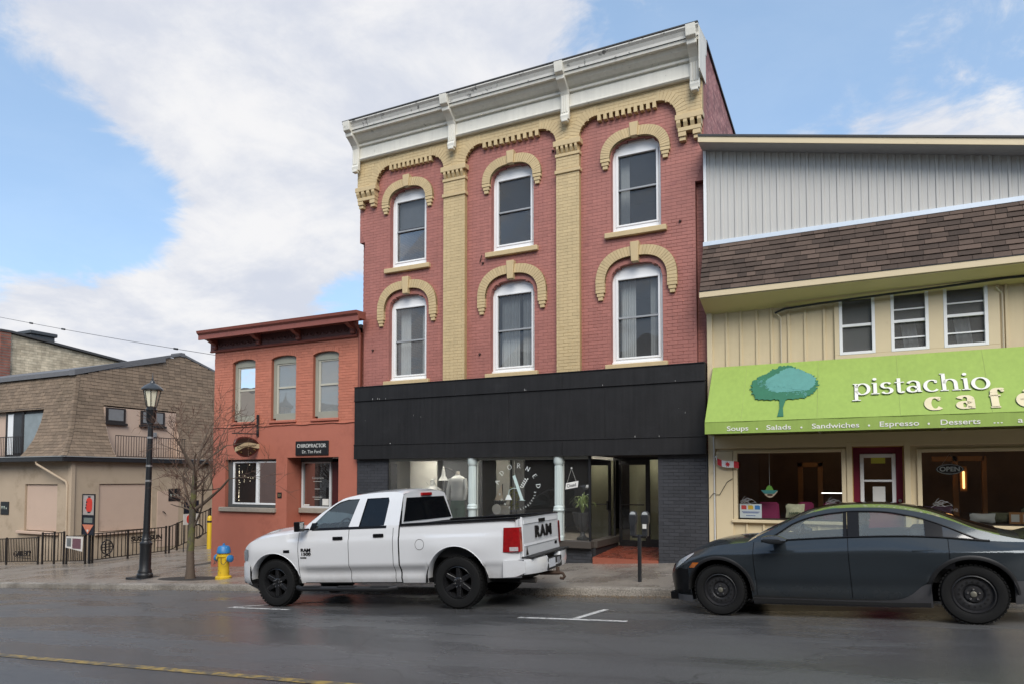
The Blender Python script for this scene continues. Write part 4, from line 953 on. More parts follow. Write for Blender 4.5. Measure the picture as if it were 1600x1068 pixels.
bx('notice', mat('yellow notice', (.48, .46, .05), .7), dd, .26, .50, .27, .275, 2.04, 2.15); bx('notice', mat('paper', (.62, .61, .57), .8), dd, .28, .49, .27, .275, 1.30, 1.60)
MB().tube([(.73, .24, 1.08), (.73, .2, 1.08), (.73, .2, 1.26), (.73, .24, 1.26)], .012, 6).lathe([(.03, .23), (.03, .26)], (.73, 0, 1.34), 10, 'y').build('door_handle', mat('brushed steel', (.5, .5, .5), .3, metal=1), dd)
# roof: fascia, soffit, shingles
EY, EZ, TY, TZ = -.62, 5.47, -.20, 6.53
def slope_pt(x, t, lift=0.0):
    L_ = hypot(TY - EY, TZ - EZ); ny, nz = -(TZ - EZ) / L_, (TY - EY) / L_
    return (x, EY + (TY - EY) * t + ny * lift, EZ + (TZ - EZ) * t + nz * lift)
RX0, RX1 = -2.74, 10.0
MB().add([slope_pt(RX0, 0), slope_pt(RX1, 0), slope_pt(RX1, 1), slope_pt(RX0, 1), (RX0, TY + .25, TZ), (RX1, TY + .25, TZ), (RX0, TY + .2, 5.4), (RX1, TY + .2, 5.4)], [(0, 1, 2, 3), (3, 2, 5, 4), (0, 3, 4, 6), (0, 6, 7, 1), (1, 7, 5, 2)]).build('roof_deck', SHB, cafe)
bx('fascia', TRIM, cafe, RX0 - .01, RX1, EY - .02, EY + .01, 5.345, 5.463, .006)
MB().prism([(RX0, EY + .01, 5.35), (RX0, .02, 5.16), (RX0, .02, 5.14), (RX0, EY + .01, 5.33)], (RX1 - RX0, 0, 0)).build('soffit', TRIM, cafe)
bx('drip_edge', DARK, cafe, RX0 - .01, RX1, EY - .03, EY + .02, 5.463, 5.475)
nrow = 10
for r in range(nrow):
    x = RX0 + (r % 3) * .11
    x = RX0
    first = True
    while x < RX1:
        w = random.choice((.17, .22, .26, .3, .34)); 
        if first: w *= random.uniform(.3, 1); first = False
        xb = min(x + w, RX1); th = random.choice((.006, .013))
        if xb - x > .02 and x < 4.6:
            t0, t1 = r / nrow, (r + 1) / nrow + .01
            MB().add([slope_pt(x + .003, t0, .018 + th), slope_pt(xb - .003, t0, .018 + th), slope_pt(xb - .003, min(t1, 1), .004), slope_pt(x + .003, min(t1, 1), .004), slope_pt(x + .003, t0, .0), slope_pt(xb - .003, t0, .0)], [(0, 1, 2, 3), (4, 5, 1, 0), (4, 0, 3), (5, 2, 1)]).build('shingle', SHG, cafe, recalc=False)
        x = xb
mb = MB()
for r in range(nrow):
    x = 4.6
    while x < RX1:
        xb = min(x + random.choice((.2, .26, .32)), RX1); t0, t1 = r / nrow, (r + 1) / nrow
        mb.add([slope_pt(x + .003, t0, .028), slope_pt(xb - .003, t0, .028), slope_pt(xb - .003, t1, .004), slope_pt(x + .003, t1, .004), slope_pt(x, t0, 0), slope_pt(xb, t0, 0)], [(0, 1, 2, 3), (4, 5, 1, 0)]); x = xb
tag(mb.build('shingles', SHG, cafe, recalc=False), kind='stuff')
bx('flashing', FLSH, cafe, RX0, RX1, TY - .03, TY + .05, TZ - .02, TZ + .07, .004)
# steel wall under a falling rake
rake = lambda x: 8.56 - .226 * (x + 2.70)
def panel(x, w):
    rib = [(0, 0), (.012, -.018), (.05, -.018), (.062, 0), (w * .53, 0), (w * .53 + .01, -.012), (w * .53 + .035, -.012), (w * .53 + .045, 0), (w, 0)]
    rows = [[(x + a, TY + .04 + b, z) for a, b in rib] for z in (TZ + .06, 0)]
    rows[1] = [(x + a, TY + .04 + b, rake(x + a) - .02) for a, b in rib]
    MB().grid(rows).build('siding_panel', STL, cafe)
x = -2.66
while x < 5.2: panel(x, .268); x += .27
MB().prism([(x, TY + .05, 6.4), (10, TY + .05, 6.4), (10, TY + .05, rake(10)), (x, TY + .05, rake(x))], (0, .05, 0)).build('siding_panel', STL, cafe)
MB().prism([(-2.70, TY + .08, 6.4), (9.9, TY + .08, 6.4), (9.9, TY + .08, rake(9.9) - .03), (-2.70, TY + .08, rake(-2.70) - .03)], (0, .08, 0)).build('upper_wall', STL, cafe)
bx('corner_trim', WHT, cafe, -2.72, -2.66, TY + .0, TY + .08, TZ + .05, rake(-2.7) - .03)
def rkbox(name, m, y0, y1, d0, d1, x0=-2.74, x1=9.9): return MB().prism([(x0, y0, rake(x0) + d0), (x1, y0, rake(x1) + d0), (x1, y0, rake(x1) + d1), (x0, y0, rake(x0) + d1)], (0, y1 - y0, 0)).build(name, m, cafe)
rkbox('rake_fascia', TRIM, TY - .42, TY - .40, -.03, .085); rkbox('rake_soffit', mat('grey soffit', (.33, .33, .33), .6), TY - .40, TY + .1, -.03, -.01); rkbox('upper_roof', ROOFM, TY - .44, TY + 12, .086, .125); rkbox('roof_deck', SHB, TY - .40, TY + 11.9, -.005, .084)
# conduits and the black cable under the soffit
PIPE = mat('cream pipe', (.52, .45, .33), .45)
for x, z0, z1 in ((-1.28, 3.55, 4.92), (2.36, 3.6, 4.98)): MB().tube([(x, -.03, z0), (x, -.03, z1), (x - .05, -.05, z1 + .06), (x - .1, -.08, z1 + .12)], .014, 6).build('conduit', PIPE, cafe)
MB().tube([(-2.60, -.045, .05), (-2.60, -.045, 2.35), (-2.62, -.04, 3.0)], .014, 6).build('conduit', mat('white pipe', (.6, .6, .58), .4), cafe)
MB().tube([(-2.70, -.05, 1.35), (-2.62, -.06, 1.45), (-2.5, -.04, 1.42), (-2.35, -.04, 1.68), (-2.24, -.04, 1.75)], .007, 5).build('loose_wire', DARK, cafe)
MB().tube([(-1.38, -.08, 5.02), (-1.2, -.14, 5.07), (-.6, -.16, 5.10), (.4, -.2, 5.13), (1.4, -.22, 5.16), (2.4, -.24, 5.2), (3.6, -.24, 5.18), (6, -.24, 5.2)], .022, 7).build('cable', mat('black rubber', (.01, .01, .01), .5), cafe, smooth=60)
# ---- awning
aw = thing('awning', 'sloping lime green cafe awning with tree emblem and white lettering', 'awning', (3, -.5, 2.6))
AX0, AX1 = -2.60, 8.5
def awp(x, t, h=0.0): 
    L_ = 1.5305; uy, uz = .95 / L_, 1.2 / L_
    return Vector((x, -1.0 + uy * t - uz * h, 2.83 + uz * t + uy * h))
rows = []
for k in range(75):
    x = AX0 + (AX1 - AX0) * k / 74; sag = .012 * sin(k * .9) 
    rows.append([awp(x, t, -.004 - .022 * sin(pi * t / 1.53) * abs(sin(pi * (x + .6) / 2.0)) ** .7) for t in (0, .25, .5, .75, 1.0, 1.25, 1.53)])
MB().grid(rows).build('canopy', GREEN, aw, smooth=60)
MB().grid([[(AX0 + (AX1 - AX0) * k / 60, -1.0 - .004 * sin(k * 1.3), z) for z in (2.605, 2.72, 2.83)] for k in range(61)]).build('valance', GREEN, aw, smooth=60)
MB().add([(AX0, -1.0, 2.605), (AX0, -1.0, 2.83), (AX0, -.05, 4.03), (AX0, -.05, 2.605)], [(0, 1, 2, 3)]).build('end_panel', GREEN, aw)
MB().tube([awp(AX0, 0, .004), awp(AX1, 0, .004)], .006, 5).build('hem', GREEN, aw)
for k in range(8):
    x = -1.93 + k * 1.32; MB().tube([awp(x, t, -.002 - .022 * sin(pi * t / 1.53) * abs(sin(pi * (x + .6) / 2.0)) ** .7) for t in rng_(0, 1.5, 8)], .0035, 4).build('seam', mat('faded seam', (.33, .42, .13), .7), aw)
for x in (AX0 + .02, -.6, 1.4, 3.4, 5.4, 7.4): MB().tube([(x, -.02, 2.62), (x, -.97, 2.62), (x, -.97, 2.81), (x, -.08, 3.93)], .014, 6).build('frame_bar', mat('awning frame', (.35, .36, .35), .4, metal=.6), aw)
AF = frame(awp(0, 0, .004), (1, 0, 0), (0, .95, 1.2))
CRM = mat('white print', (.74, .73, .66), .6); CRM2 = mat('cream print', (.66, .58, .38), .6); TEAL = mat('teal print', (.022, .14, .075), .6, .2, 8); SKYB = mat('pale blue print', (.09, .27, .24), .6, .2, 8); INKD = mat('dark print', (.02, .05, .02), .6)
s = 'pistachio'; xx = -.03; sz = 2.12 / sum(GL[c][0] for c in s)
for c in s:
    mb = MB(); sh = MB(); glyph(sh, c, xx - .006, .555 - .006, sz, AF, .052, .02, depth=.0015); xx += glyph(mb, c, xx, .555, sz, AF, .052, .02, depth=.004); sh.build('letter_shadow', INKD, aw); mb.build('letter', CRM, aw)
for c, x, b_ in (('c', 1.10, .12), ('a', 1.56, .12), ('f', 2.01, .12), ('é', 2.40, .12)):
    mb = MB(); sh = MB(); glyph(sh, c, x - .006, b_ - .006, .56, AF, .095, .03, depth=.0015); glyph(mb, c, x, b_, .56, AF, .095, .03, depth=.004); sh.build('letter_shadow', INKD, aw); mb.build('letter', CRM2, aw)
# tree emblem: two-tone crown with a ragged edge
def crown(pts, m, name, h): 
    MB().prism([AF @ Vector((x, y, h)) for x, y in pts], AF.to_3x3() @ Vector((0, 0, .0015))).build(name, m, aw)
def ragged(cx, cy, rx, ry, n, amp, seed, flat=0):
    rnd = random.Random(seed); out = []
    for k in range(n):
        a = 2 * pi * k / n; w = 1 + amp * rnd.uniform(-1, 1) + .07 * sin(3 * a + seed) + .05 * sin(5 * a); y = ry * w * sin(a)
        if flat and y < 0: y *= flat
        out.append((cx + rx * w * cos(a), cy + y))
    return out
crown(ragged(-1.21, .88, .60, .49, 130, .065, 3, .80), TEAL, 'emblem_crown', .0)
crown(ragged(-1.09, .98, .44, .34, 110, .06, 3, .85), SKYB, 'emblem_highlight', .002)
crown([(-1.27, .50), (-1.26, .3), (-1.29, .08), (-1.18, .08), (-1.20, .3), (-1.16, .50), (-1.02, .60), (-1.22, .58), (-1.42, .62)], TEAL, 'emblem_trunk', .001)
rnd = random.Random(11); mb = MB()
for k in range(260):
    u = rnd.random(); x = -1.70 + .9 * u; y = 1.0 - .32 * u + rnd.gauss(0, .06)
    r = rnd.uniform(.006, .015); mb.prism([AF @ Vector((x + r * cos(q), y + r * sin(q), .0038)) for q in (0, 1.6, 3.1, 4.7)], AF.to_3x3() @ Vector((0, 0, .001)))
tag(mb.build('emblem_stipple', SKYB if True else TEAL, aw, recalc=False), kind='stuff')
for t, x0, x1 in (('Soups', -2.186, -1.796), ('Salads', -1.475, -1.05), ('Sandwiches', -.70, .068), ('Espresso', .383, .978), ('Desserts', 1.291, 1.853), ('...', 2.03, 2.16), ('a', 2.36, 2.43)):
    text(t, .125, CRM, 'valance_lettering', aw, frame(((x0 + x1) / 2, -1.007, 2.655), (1, 0, 0), (0, 0, 1)), bold=.012, width=x1 - x0, depth=.001)
for x in (-1.644, -.874, .221, 1.121): MB().lathe([(.018, -1.008), (.018, -1.005)], (x, 0, 2.68), 10, 'y').build('dot', CRM, aw)
# ---- things in and on the cafe front
fl = thing('small_flag', 'small red and white maple leaf windsock on cream corner board', 'flag', (-2.5, -.1, 2.0))
fb = mat('flag red', (.50, .02, .03), .7); fw = mat('flag white', (.70, .69, .67), .8)
def fpt(s, w): return (-2.53 + .42 * s, -.09 - .05 * sin(3 * s), 2.10 - .10 * s - .02 * sin(5 * s) + w)
for a, b, m_ in ((0, .22, fb), (.22, .78, fw), (.78, 1, fb)): MB().grid([[fpt(a + (b - a) * k / 6, w) for w in (-.065, .065)] for k in range(7)]).build('flag_band', m_, fl)
MB().prism([tuple(Vector(fpt(.5, 0)) + Vector((.055 * r * cos(a), -.006, .06 * r * sin(a)))) for a, r in [(2 * pi * k / 14 + pi / 2, 1 if k % 2 == 0 else .5) for k in range(14)]], (0, .002, 0)).build('maple_leaf', fb, fl)
MB().lathe([(0, .03), (.03, 0), (0, -.03)], (-2.55, -.09, 2.19), 8).build('knob', WHT, fl); MB().tube([(-2.55, -.02, 2.19), (-2.55, -.1, 2.19), (-2.54, -.1, 2.12)], .008, 5).build('hook', WHT, fl)
def sign3(name, label, cat, x0, x1, z0, z1, y=.10): return tag(bx(name, mat('poster white', (.62, .66, .70), .6), None, x0, x1, y, y + .008, z0, z1), label, cat)
ps = sign3('window_poster', 'white poster with red, yellow and blue blocks in lower left cafe window', 'poster', -2.13, -1.71, .96, 1.24)
for i, c in enumerate(((.5, .05, .05), (.62, .40, .04), (.05, .2, .5))): MB().prism([(-2.10 + i * .13, .098, 1.13), (-2.0 + i * .13, .098, 1.13), (-2.0 + i * .13, .098, 1.20), (-2.03 + i * .13, .098, 1.215), (-2.10 + i * .13, .098, 1.21)], (0, .002, 0)).build('block', mat('block%d' % i, c, .6), ps)
for z, w_ in ((1.075, .34), (1.055, .30), (1.0, .18)): bx('print_line', mat('blue print', (.05, .09, .3), .6), ps, -1.92 - w_ / 2, -1.92 + w_ / 2, .098, .1, z, z + .012)
hp = thing('hat_cutout', 'paper cowboy hat cutout with green crown hanging in cafe window', 'decoration', (-1.55, .12, 1.3))
MB().xz([(-1.70 + .3 * k / 12, 1.50 - .13 * sin(pi * k / 12)) for k in range(13)] + [(-1.45, 1.46), (-1.65, 1.46)][:0], .12, .13).build('face', mat('peach card', (.55, .42, .32), .7), hp)
MB().xz([(-1.72, 1.52), (-1.40, 1.52), (-1.47, 1.45), (-1.65, 1.45)], .112, .118).build('brim', mat('teal card', (.06, .25, .25), .7), hp)
MB().xz([(-1.63, 1.52), (-1.48, 1.52), (-1.52, 1.60), (-1.57, 1.62), (-1.61, 1.58)], .112, .12).build('crown', mat('green card', (.16, .40, .06), .7), hp)
bx('mouth', mat('dark card', (.05, .03, .03), .7), hp, -1.60, -1.50, .115, .12, 1.41, 1.44); MB().tube([(-1.555, .12, 1.6), (-1.555, .12, 2.29)], .002, 4).build('thread', WHT, hp)
PINK = mat('magenta upholstery', (.24, .018, .085), .8, .15, 6)
def armchair(x, y, z, w, m_, label, name='armchair', h=.55):
    t = thing(name, label, 'chair', (x, y, .18))
    bx('seat', m_, t, x - w / 2, x + w / 2, y, y + .5, z - .14, z, .04)
    MB().prism([(x - w / 2, y + .0, z), (x + w / 2, y, z), (x + w * .42, y + .04, z + h), (x - w * .42, y + .04, z + h)], (0, .12, 0)).build('backrest', m_, t, bevel=.04)
    for a in (-1, 1):
        for b in (0.05, .45): MB().tube([(x + a * w * .42, y + b, .18), (x + a * w * .4, y + b, z - .12)], .02, 6).build('leg', DARK, t)
armchair(-1.62, .42, .75, .46, PINK, 'magenta chair behind the block poster in left cafe window', h=.52); armchair(-.92, .5, .78, .34, PINK, 'narrow magenta chair in the middle of left cafe window', h=.5); armchair(-.42, .42, .80, .40, PINK, 'magenta chair at right end of left cafe window', h=.48)
def cushion(x, y, z, w, h, m_, label, tilt=0.0):
    rows = []
    for i in range(9):
        u = -1 + i / 4; rows.append([])
        for j in range(9):
            v = -1 + j / 4; b = .07 * (1 - u * u) * (1 - v * v); e = 1 - .08 * (1 - abs(u)) * (abs(v) > .99) - .08 * (1 - abs(v)) * (abs(u) > .99)
            rows[-1].append((x + u * w / 2 * e + tilt * v * h / 2, y - b, z + h / 2 + v * h / 2 * e))
    mb = MB().grid(rows); mb.grid([[(p[0], 2 * y - p[1], p[2]) for p in r] for r in rows])
    return tag(mb.build('cushion', m_, None, smooth=60), label, 'cushion')
cu = cushion(-1.10, .3, .97, .36, .28, mat('yellow white print', (.52, .50, .34), .8, .5, 16), 'cream cushion with dark lettering on cafe window ledge')
text('HAPPY', .07, INKD, 'lettering', cu, frame((-1.10, .225, 1.04), (1, 0, 0), (0, 0, 1)), bold=.02, depth=.002)
GRN = mat('camo fabric', (.12, .12, .07), .9, .7, 14); PUR = mat('purple pattern', (.10, .05, .08), .9, .7, 16)
for x, y, z, w, h, m_, l in ((1.32, .35, .95, .5, .30, PUR, 'purple patterned cushion at left of right cafe window'), (2.02, .32, .95, .4, .18, mat('white cloth', (.6, .6, .58), .8), 'white cushion on right cafe window ledge'), (2.32, .4, .95, .4, .2, GRN, 'mottled green cushion beside the picture frames'), (2.85, .38, .95, .5, .30, GRN, 'larger camouflage cushion at right of the picture frames'), (3.3, .4, .95, .4, .36, mat('rust leather', (.12, .035, .02), .5, .2), 'rust brown cushion at right end of cafe window')): cushion(x, y, z, w, h, m_, l)
for x, l in ((2.50, 'upright orange framed picture on cafe ledge'), (2.68, 'tilted orange framed picture on cafe ledge')):
    t = thing('picture_frame', l, 'picture', (x, .3, .95)); bx('frame', WOOD, t, x - .09, x + .09, .28, .30, .95, 1.16, .006); bx('print', mat('paper', (.62, .61, .57), .8), t, x - .06, x + .06, .277, .28, .99, 1.12)
tb = thing('window_ledge', 'dark ledge holding cushions behind the cafe windows', 'ledge', (.5, .4, .9)); 
for o in (DW1, DW2): bx('board', mat('dark board', (.05, .035, .025), .6), tb, o[0] + .02, o[1] - .02, .145, .62, .88, .945)
armchair(3.25, 1.0, .95, .7, mat('teal velvet', (.02, .10, .09), .8), 'teal velvet chair deep in right cafe window', h=.55)
op = thing('open_sign', 'oval OPEN sign hanging in right cafe window', 'sign', (1.52, .10, 1.85))
MB().xz([(1.52 + .22 * cos(2 * pi * k / 28), 1.92 + .095 * sin(2 * pi * k / 28) * (1 + .12 * cos(8 * pi * k / 28))) for k in range(28)], .10, .115).build('plate', mat('black sign', (.012, .012, .013), .35), op)
MB().tube([(1.52 + .2 * cos(2 * pi * k / 28), .098, 1.92 + .085 * sin(2 * pi * k / 28)) for k in range(29)], .005, 4).build('border', SIL, op)
text('OPEN', .115, SIL, 'lettering', op, frame((1.52, .097, 1.885), (1, 0, 0), (0, 0, 1)), bold=.02, width=.31, depth=.001)
MB().tube([(1.40, .105, 2.0), (1.52, .105, 2.2), (1.64, .105, 2.0)], .002, 4).build('chain', SIL, op)
for x in (1.93,):
    t = thing('wall_lamp', 'warm glowing wall lamp on timber inside the right cafe window', 'lamp', (x, 1.85, 1.7)); bx('glow', mat('warm glow', (1, .55, .2), .5, emit=1.3), t, x - .018, x + .018, 1.82, 1.86, 1.55, 1.9, .01); bx('back_plate', WOOD, t, x - .06, x + .06, 1.86, 1.895, 1.5, 2.0)
for x, l in ((-2.0, 'white scrollwork decal at lower left of the left cafe window'), (-.42, 'white scrollwork decal at lower right of the left cafe window'), (1.35, 'pale scrollwork decal low in the right cafe window')):
    dc = thing('window_decal', l, 'decal', (x, .055, 1.4))
    for k in range(7):
        a0 = k * .9; MB().tube([(x + (.02 + .012 * q * (1 + .4 * sin(k * 2.1))) * cos(a0 + q * (.4 + .3 * (k % 2))) * 1.5, .055, 1.28 + .03 * (k % 3) + (.015 + .008 * q) * sin(a0 * 1.7 + q * .6)) for q in range(8)], .0028, 4).build('scroll', mat('white decal', (.32, .32, .32), .6), dc)
tag(bx('tube_lamp', mat('lit tube', (1, .98, .92), .4, emit=1.6), None, -.66, -.26, 1.4, 1.43, 1.44, 1.455), 'thin lit tube lamp inside the left cafe window', 'lamp')
# ================================================================= the mansard-roofed house on the left
PINKS = mat('pinkish stucco', (.50, .37, .285), .75, .07, 2, bump=.2, bscale=60, dirt=((.32, .24, .17), .55, .75, .5), dscale=1.2)
TANS = mat('tan stucco', (.42, .33, .235), .75, .10, 1.6, bump=.25, bscale=50, dirt=((.25, .19, .12), .5, .72, .6), dscale=1.3)
SHT = mat('tan asphalt shingle', (.19, .137, .093), .85, .18, 9, island=.20, bump=.5, bscale=120, dirt=((.105, .08, .05), .5, .7, .5), dscale=1.0)
SHTB = mat('tan shingle shadow', (.05, .038, .028), .9)
BRN = mat('dark brown trim', (.018, .013, .011), .5)
man = thing('mansard_building', 'tan stucco house with shingled mansard roof behind the railings', 'building', (-31, 4, -1.5))
LX, LY = -26.86, 1.8
m = MB()
def wall_y(a, b, z0, z1): m.box(a, b, LY, LY + .2, z0, z1)
for a, b, z0, z1 in ((-40, -29.87, -3, 2.45), (-29.87, -27.75, -3, -.33), (-29.87, -27.75, 1.52, 2.45), (-27.75, LX, -3, 2.45)): wall_y(a, b, z0, z1)
for a, b, z0, z1 in ((LY + .2, 2.88, -3, 2.45), (2.88, 5.2, -3, -.38), (2.88, 5.2, 1.53, 2.45), (5.2, 13, -3, 2.45)): m.box(LX - .2, LX, a, b, z0, z1)
m.build('ground_floor_wall', TANS, man)
bx('shutter_panel', PINKS, man, -29.85, -27.77, LY + .07, LY + .12, -.31, 1.50, .01); bx('shutter_panel', PINKS, man, LX - .10, LX - .05, 2.9, 5.18, -.36, 1.51, .01)
bx('sill', PINKS, man, -30.2, -27.55, LY - .14, LY + .05, -.44, -.33, .015); bx('sill', PINKS, man, LX - .05, LX + .12, 2.7, 5.3, -.49, -.38, .015)
m = MB(); m.box(-27.02, LX + .06, LY - .06, LY + .1, -3, 2.4); m.build('corner_pilaster', TANS, man, bevel=.01)
bx('door_panel', PINKS, man, LX - .02, LX + .012, 5.45, 6.5, -1.2, 1.2, .006)
m = MB(); m.tube([(LX + .03, 5.7, .32), (LX + .09, 5.72, .32), (LX + .09, 5.8, .22)], .02, 6); m.build('door_handle', BRN, man)
# eaves: soffit, black gutter
EYF, EXS, EZ0 = 1.35, -26.70, 2.55
m = MB(); m.box(-40, EXS + .02, EYF - .02, LY + .3, 2.40, 2.46); m.box(EXS - .4, EXS + .02, LY + .3, 12.5, 2.40, 2.46); m.build('soffit', BRN, man)
m = MB(); m.box(-40, EXS + .08, EYF - .08, EYF - .02, 2.40, 2.57); m.box(EXS + .02, EXS + .08, EYF - .02, 12.5, 2.40, 2.57); m.build('gutter', mat('black gutter', (.02, .02, .022), .35), man, bevel=.01)
m = MB(); m.box(-40, EXS + .1, EYF - .1, EYF + .02, 2.571, 2.60); m.box(EXS - .02, EXS + .1, EYF + .02, 12.5, 2.571, 2.60); m.build('drip_edge', mat('grey drip edge', (.30, .31, .31), .4), man)
MB().tube([(-28.3, EYF - .05, 2.4), (-28.3, EYF - .03, 2.3), (-27.05, LY - .1, 1.62), (-27.0, LY - .09, 1.5), (-26.98, LY - .09, -1.3)], .045, 8).build('downpipe', TANS, man, smooth=50)
# roof profile, inward offset by height
PRF = [(2.60, 0), (2.85, .20), (3.3, .48), (4.0, .74), (5.9, 1.15), (7.6, 1.42)]
def off(z): return lerp(PRF, z)
OPF = (-34.5, -29.45, 2.60, 4.58); OPS = (3.45, 6.8, 2.60, 4.70)
TOPS = [(2.5, 5.9), (7.5, 7.47), (9.48, 6.86), (12.3, 6.0)]
SR = []      # shingle quads: (distance, verts)
def tab(P, Q, R, T, nrm, lift):
    up = Vector(nrm) * lift; lo = Vector(nrm) * .003
    SR.append([tuple(Vector(P) + up), tuple(Vector(Q) + up), tuple(Vector(R) + lo), tuple(Vector(T) + lo), tuple(Vector(P)), tuple(Vector(Q))])
zs = []; z = 2.60; arcl = 0
while z < 7.45:
    d = (off(z + .01) - off(z)) / .01; z2 = z + .145 / hypot(1, d); zs.append((z, z2)); z = z2
under = MB()
for r, (za, zb) in enumerate(zs):
    oa, ob = off(za), off(zb); sl = hypot(zb - za, ob - oa); zm = (za + zb) / 2
    if za < 5.85:   # front face
        zb_ = min(zb, 5.9); n = (0, -(zb - za) / sl, (ob - oa) / sl)
        iv = minus([(-40, EXS - oa)], [(OPF[0], OPF[1])] if OPF[2] - .01 < zm < OPF[3] else [])
        for a, b in iv:
            under.add([(a, EYF + oa, za), (b, EYF + oa, za), (b if b < EXS - oa - .01 else EXS - ob, EYF + ob, zb_), (a, EYF + ob, zb_)], [(0, 1, 2, 3)])
            x = a + (r % 2) * .13
            edges = [a] + [q for q in [x + .3 * k for k in range(1, 60)] if a + .04 < q < b - .04] + [b]
            for p, q in zip(edges, edges[1:]):
                q2 = q if q < EXS - oa - .01 else EXS - ob
                if q < -33.2: continue
                tab((p + .004, EYF + oa, za), (q - .004, EYF + oa, za), (q2 - .004, EYF + ob, zb_), (p + .004, EYF + ob, zb_), n, random.choice((.013, .016, .019)))
    n = ((zb - za) / sl, 0, (ob - oa) / sl)      # side face
    y0 = EYF + oa if za < 5.9 else None
    if y0 is None:
        k = (zm - 5.9) / (7.47 - 5.9); y0 = 2.5 + 5.0 * k; y1 = lerp([(6.0, 12.3), (6.86, 9.48), (7.47, 7.5)], zm)
    else: y1 = 12.3
    if y1 - y0 < .1: continue
    for a, b in minus([(y0, y1)], [(OPS[0], OPS[1])] if OPS[2] - .01 < zm < OPS[3] else []):
        ya2 = a if a > y0 + .01 or za >= 5.85 else EYF + ob
        under.add([(EXS - oa, a, za), (EXS - oa, b, za), (EXS - ob, b, zb), (EXS - ob, ya2, zb)], [(0, 1, 2, 3)])
        x = a - (r % 2) * .15
        edges = [a] + [q for q in [x + .3 * k for k in range(1, 60)] if a + .04 < q < b - .04] + [b]
        for p, q in zip(edges, edges[1:]):
            if p > 10: continue
            p2 = p if p > a + .001 else ya2
            tab((EXS - oa, p + .004, za), (EXS - oa, q - .004, za), (EXS - ob, q - .004, zb), (EXS - ob, p2 + .004, zb), n, random.choice((.013, .016, .019)))
under.build('roof_underlay', SHTB, man)
SR.sort(key=lambda q: (Vector(q[0]) - EYE).length)
FQ = [(0, 1, 2, 3), (4, 5, 1, 0)]
for q in SR[:300]: MB().add(q, FQ).build('shingle', SHT, man, recalc=False)
mb = MB()
for q in SR[300:]: mb.add(q, FQ)
tag(mb.build('shingles', SHT, man, recalc=False), kind='stuff')
# hip caps
prev = None
for k in range(22):
    z0 = 2.60 + k * .15; z1 = z0 + .17; a, b = off(z0), off(z1); e = .12
    MB().add([(EXS - a + .02, EYF - .02 + a, z0 + .02), (EXS - a - e, EYF + a - .02, z0 + .02), (EXS - b - e, EYF + b - .015, z1), (EXS - b + .015, EYF + b - .015, z1), (EXS - b + .015, EYF + b + e, z1), (EXS - a + .02, EYF + a + e, z0 + .02)], [(0, 1, 2, 3), (0, 3, 4, 5)]).build('hip_shingle', SHT, man, solid=.012)
# upper roof edge
RF = mat('grey roof felt', (.13, .13, .135), .7, .2, 6)
xt = EXS - off(5.9)
MB().prism([(-40, 2.38, 5.88), (-40, 2.38, 6.06), (-40, 6.5, 7.2), (-40, 6.5, 7.0)], (40 + xt - .05, 0, 0)).build('upper_roof', RF, man)
MB().add([(xt + .06, 2.36, 5.86), (xt + .06, 2.36, 6.08), (EXS - off(7.47) + .06, 7.5, 7.56), (EXS - off(7.47) + .06, 7.5, 7.46), (xt - .3, 2.36, 5.86), (xt - .3, 2.36, 6.08), (xt - .5, 7.5, 7.56), (xt - .5, 7.5, 7.46)], [(0, 1, 2, 3), (4, 7, 6, 5), (0, 4, 5, 1), (1, 5, 6, 2), (3, 2, 6, 7), (0, 3, 7, 4)]).build('rake_edge', RF, man)
MB().add([(EXS - off(7.47) + .06, 7.48, 7.46), (EXS - off(7.47) + .06, 7.48, 7.56), (EXS - off(6.86) + .05, 12.3, 6.10), (EXS - off(6.86) + .05, 12.3, 6.0), (xt - .7, 7.48, 7.46), (xt - .7, 7.48, 7.56), (xt - .7, 12.3, 6.1), (xt - .7, 12.3, 6.0)], [(0, 1, 2, 3), (4, 7, 6, 5), (1, 5, 6, 2), (0, 3, 7, 4)]).build('rake_edge', RF, man)
MB().box(EXS - off(7.47) - .6, EXS - off(7.47) + .065, 7.38, 7.62, 7.40, 7.575).build('ridge_cap', RF, man)
# recessed upper walls with their windows, cheeks, balcony railings
ys_ = LY + .62; xs_ = -27.52
bx('upper_wall', PINKS, man, -40, OPF[1] - .0, ys_, ys_ + .1, 2.55, 4.62); bx('upper_wall', PINKS, man, xs_ - .1, xs_, OPS[0], OPS[1], 2.55, 4.74)
def cheek_front(x): MB().add([(x, EYF + off(z), z) for z, _ in PRF[:4]] + [(x, EYF + off(4.6), 4.6), (x, ys_ + .1, 4.6), (x, ys_ + .1, 2.6)], [tuple(range(7))]).build('cheek', PINKS, man, solid=.03)
def cheek_side(y): MB().add([(EXS - off(z), y, z) for z, _ in PRF[:4]] + [(EXS - off(4.72), y, 4.72), (xs_ - .1, y, 4.72), (xs_ - .1, y, 2.6)], [tuple(range(7))]).build('cheek', PINKS, man, solid=.03)
cheek_front(OPF[1]); cheek_side(OPS[0]); cheek_side(OPS[1])
bx('opening_head', BRN, man, -40, OPF[1], EYF + off(4.58) - .01, ys_ + .05, 4.56, 4.62); bx('opening_head', SHTB, man, xs_, EXS - off(4.7) + .01, OPS[0], OPS[1], 4.68, 4.74)
w = bx('window', BRN, man, -32.45, -29.5, ys_ - .05, ys_ - .001, 2.62, 4.52)
bx('sliding_frame', WHT, w, -32.25, -31.85, ys_ - .07, ys_ - .05, 2.75, 4.45); bx('mullion', BRN, w, -31.2, -31.05, ys_ - .10, ys_ - .05, 2.65, 4.5)
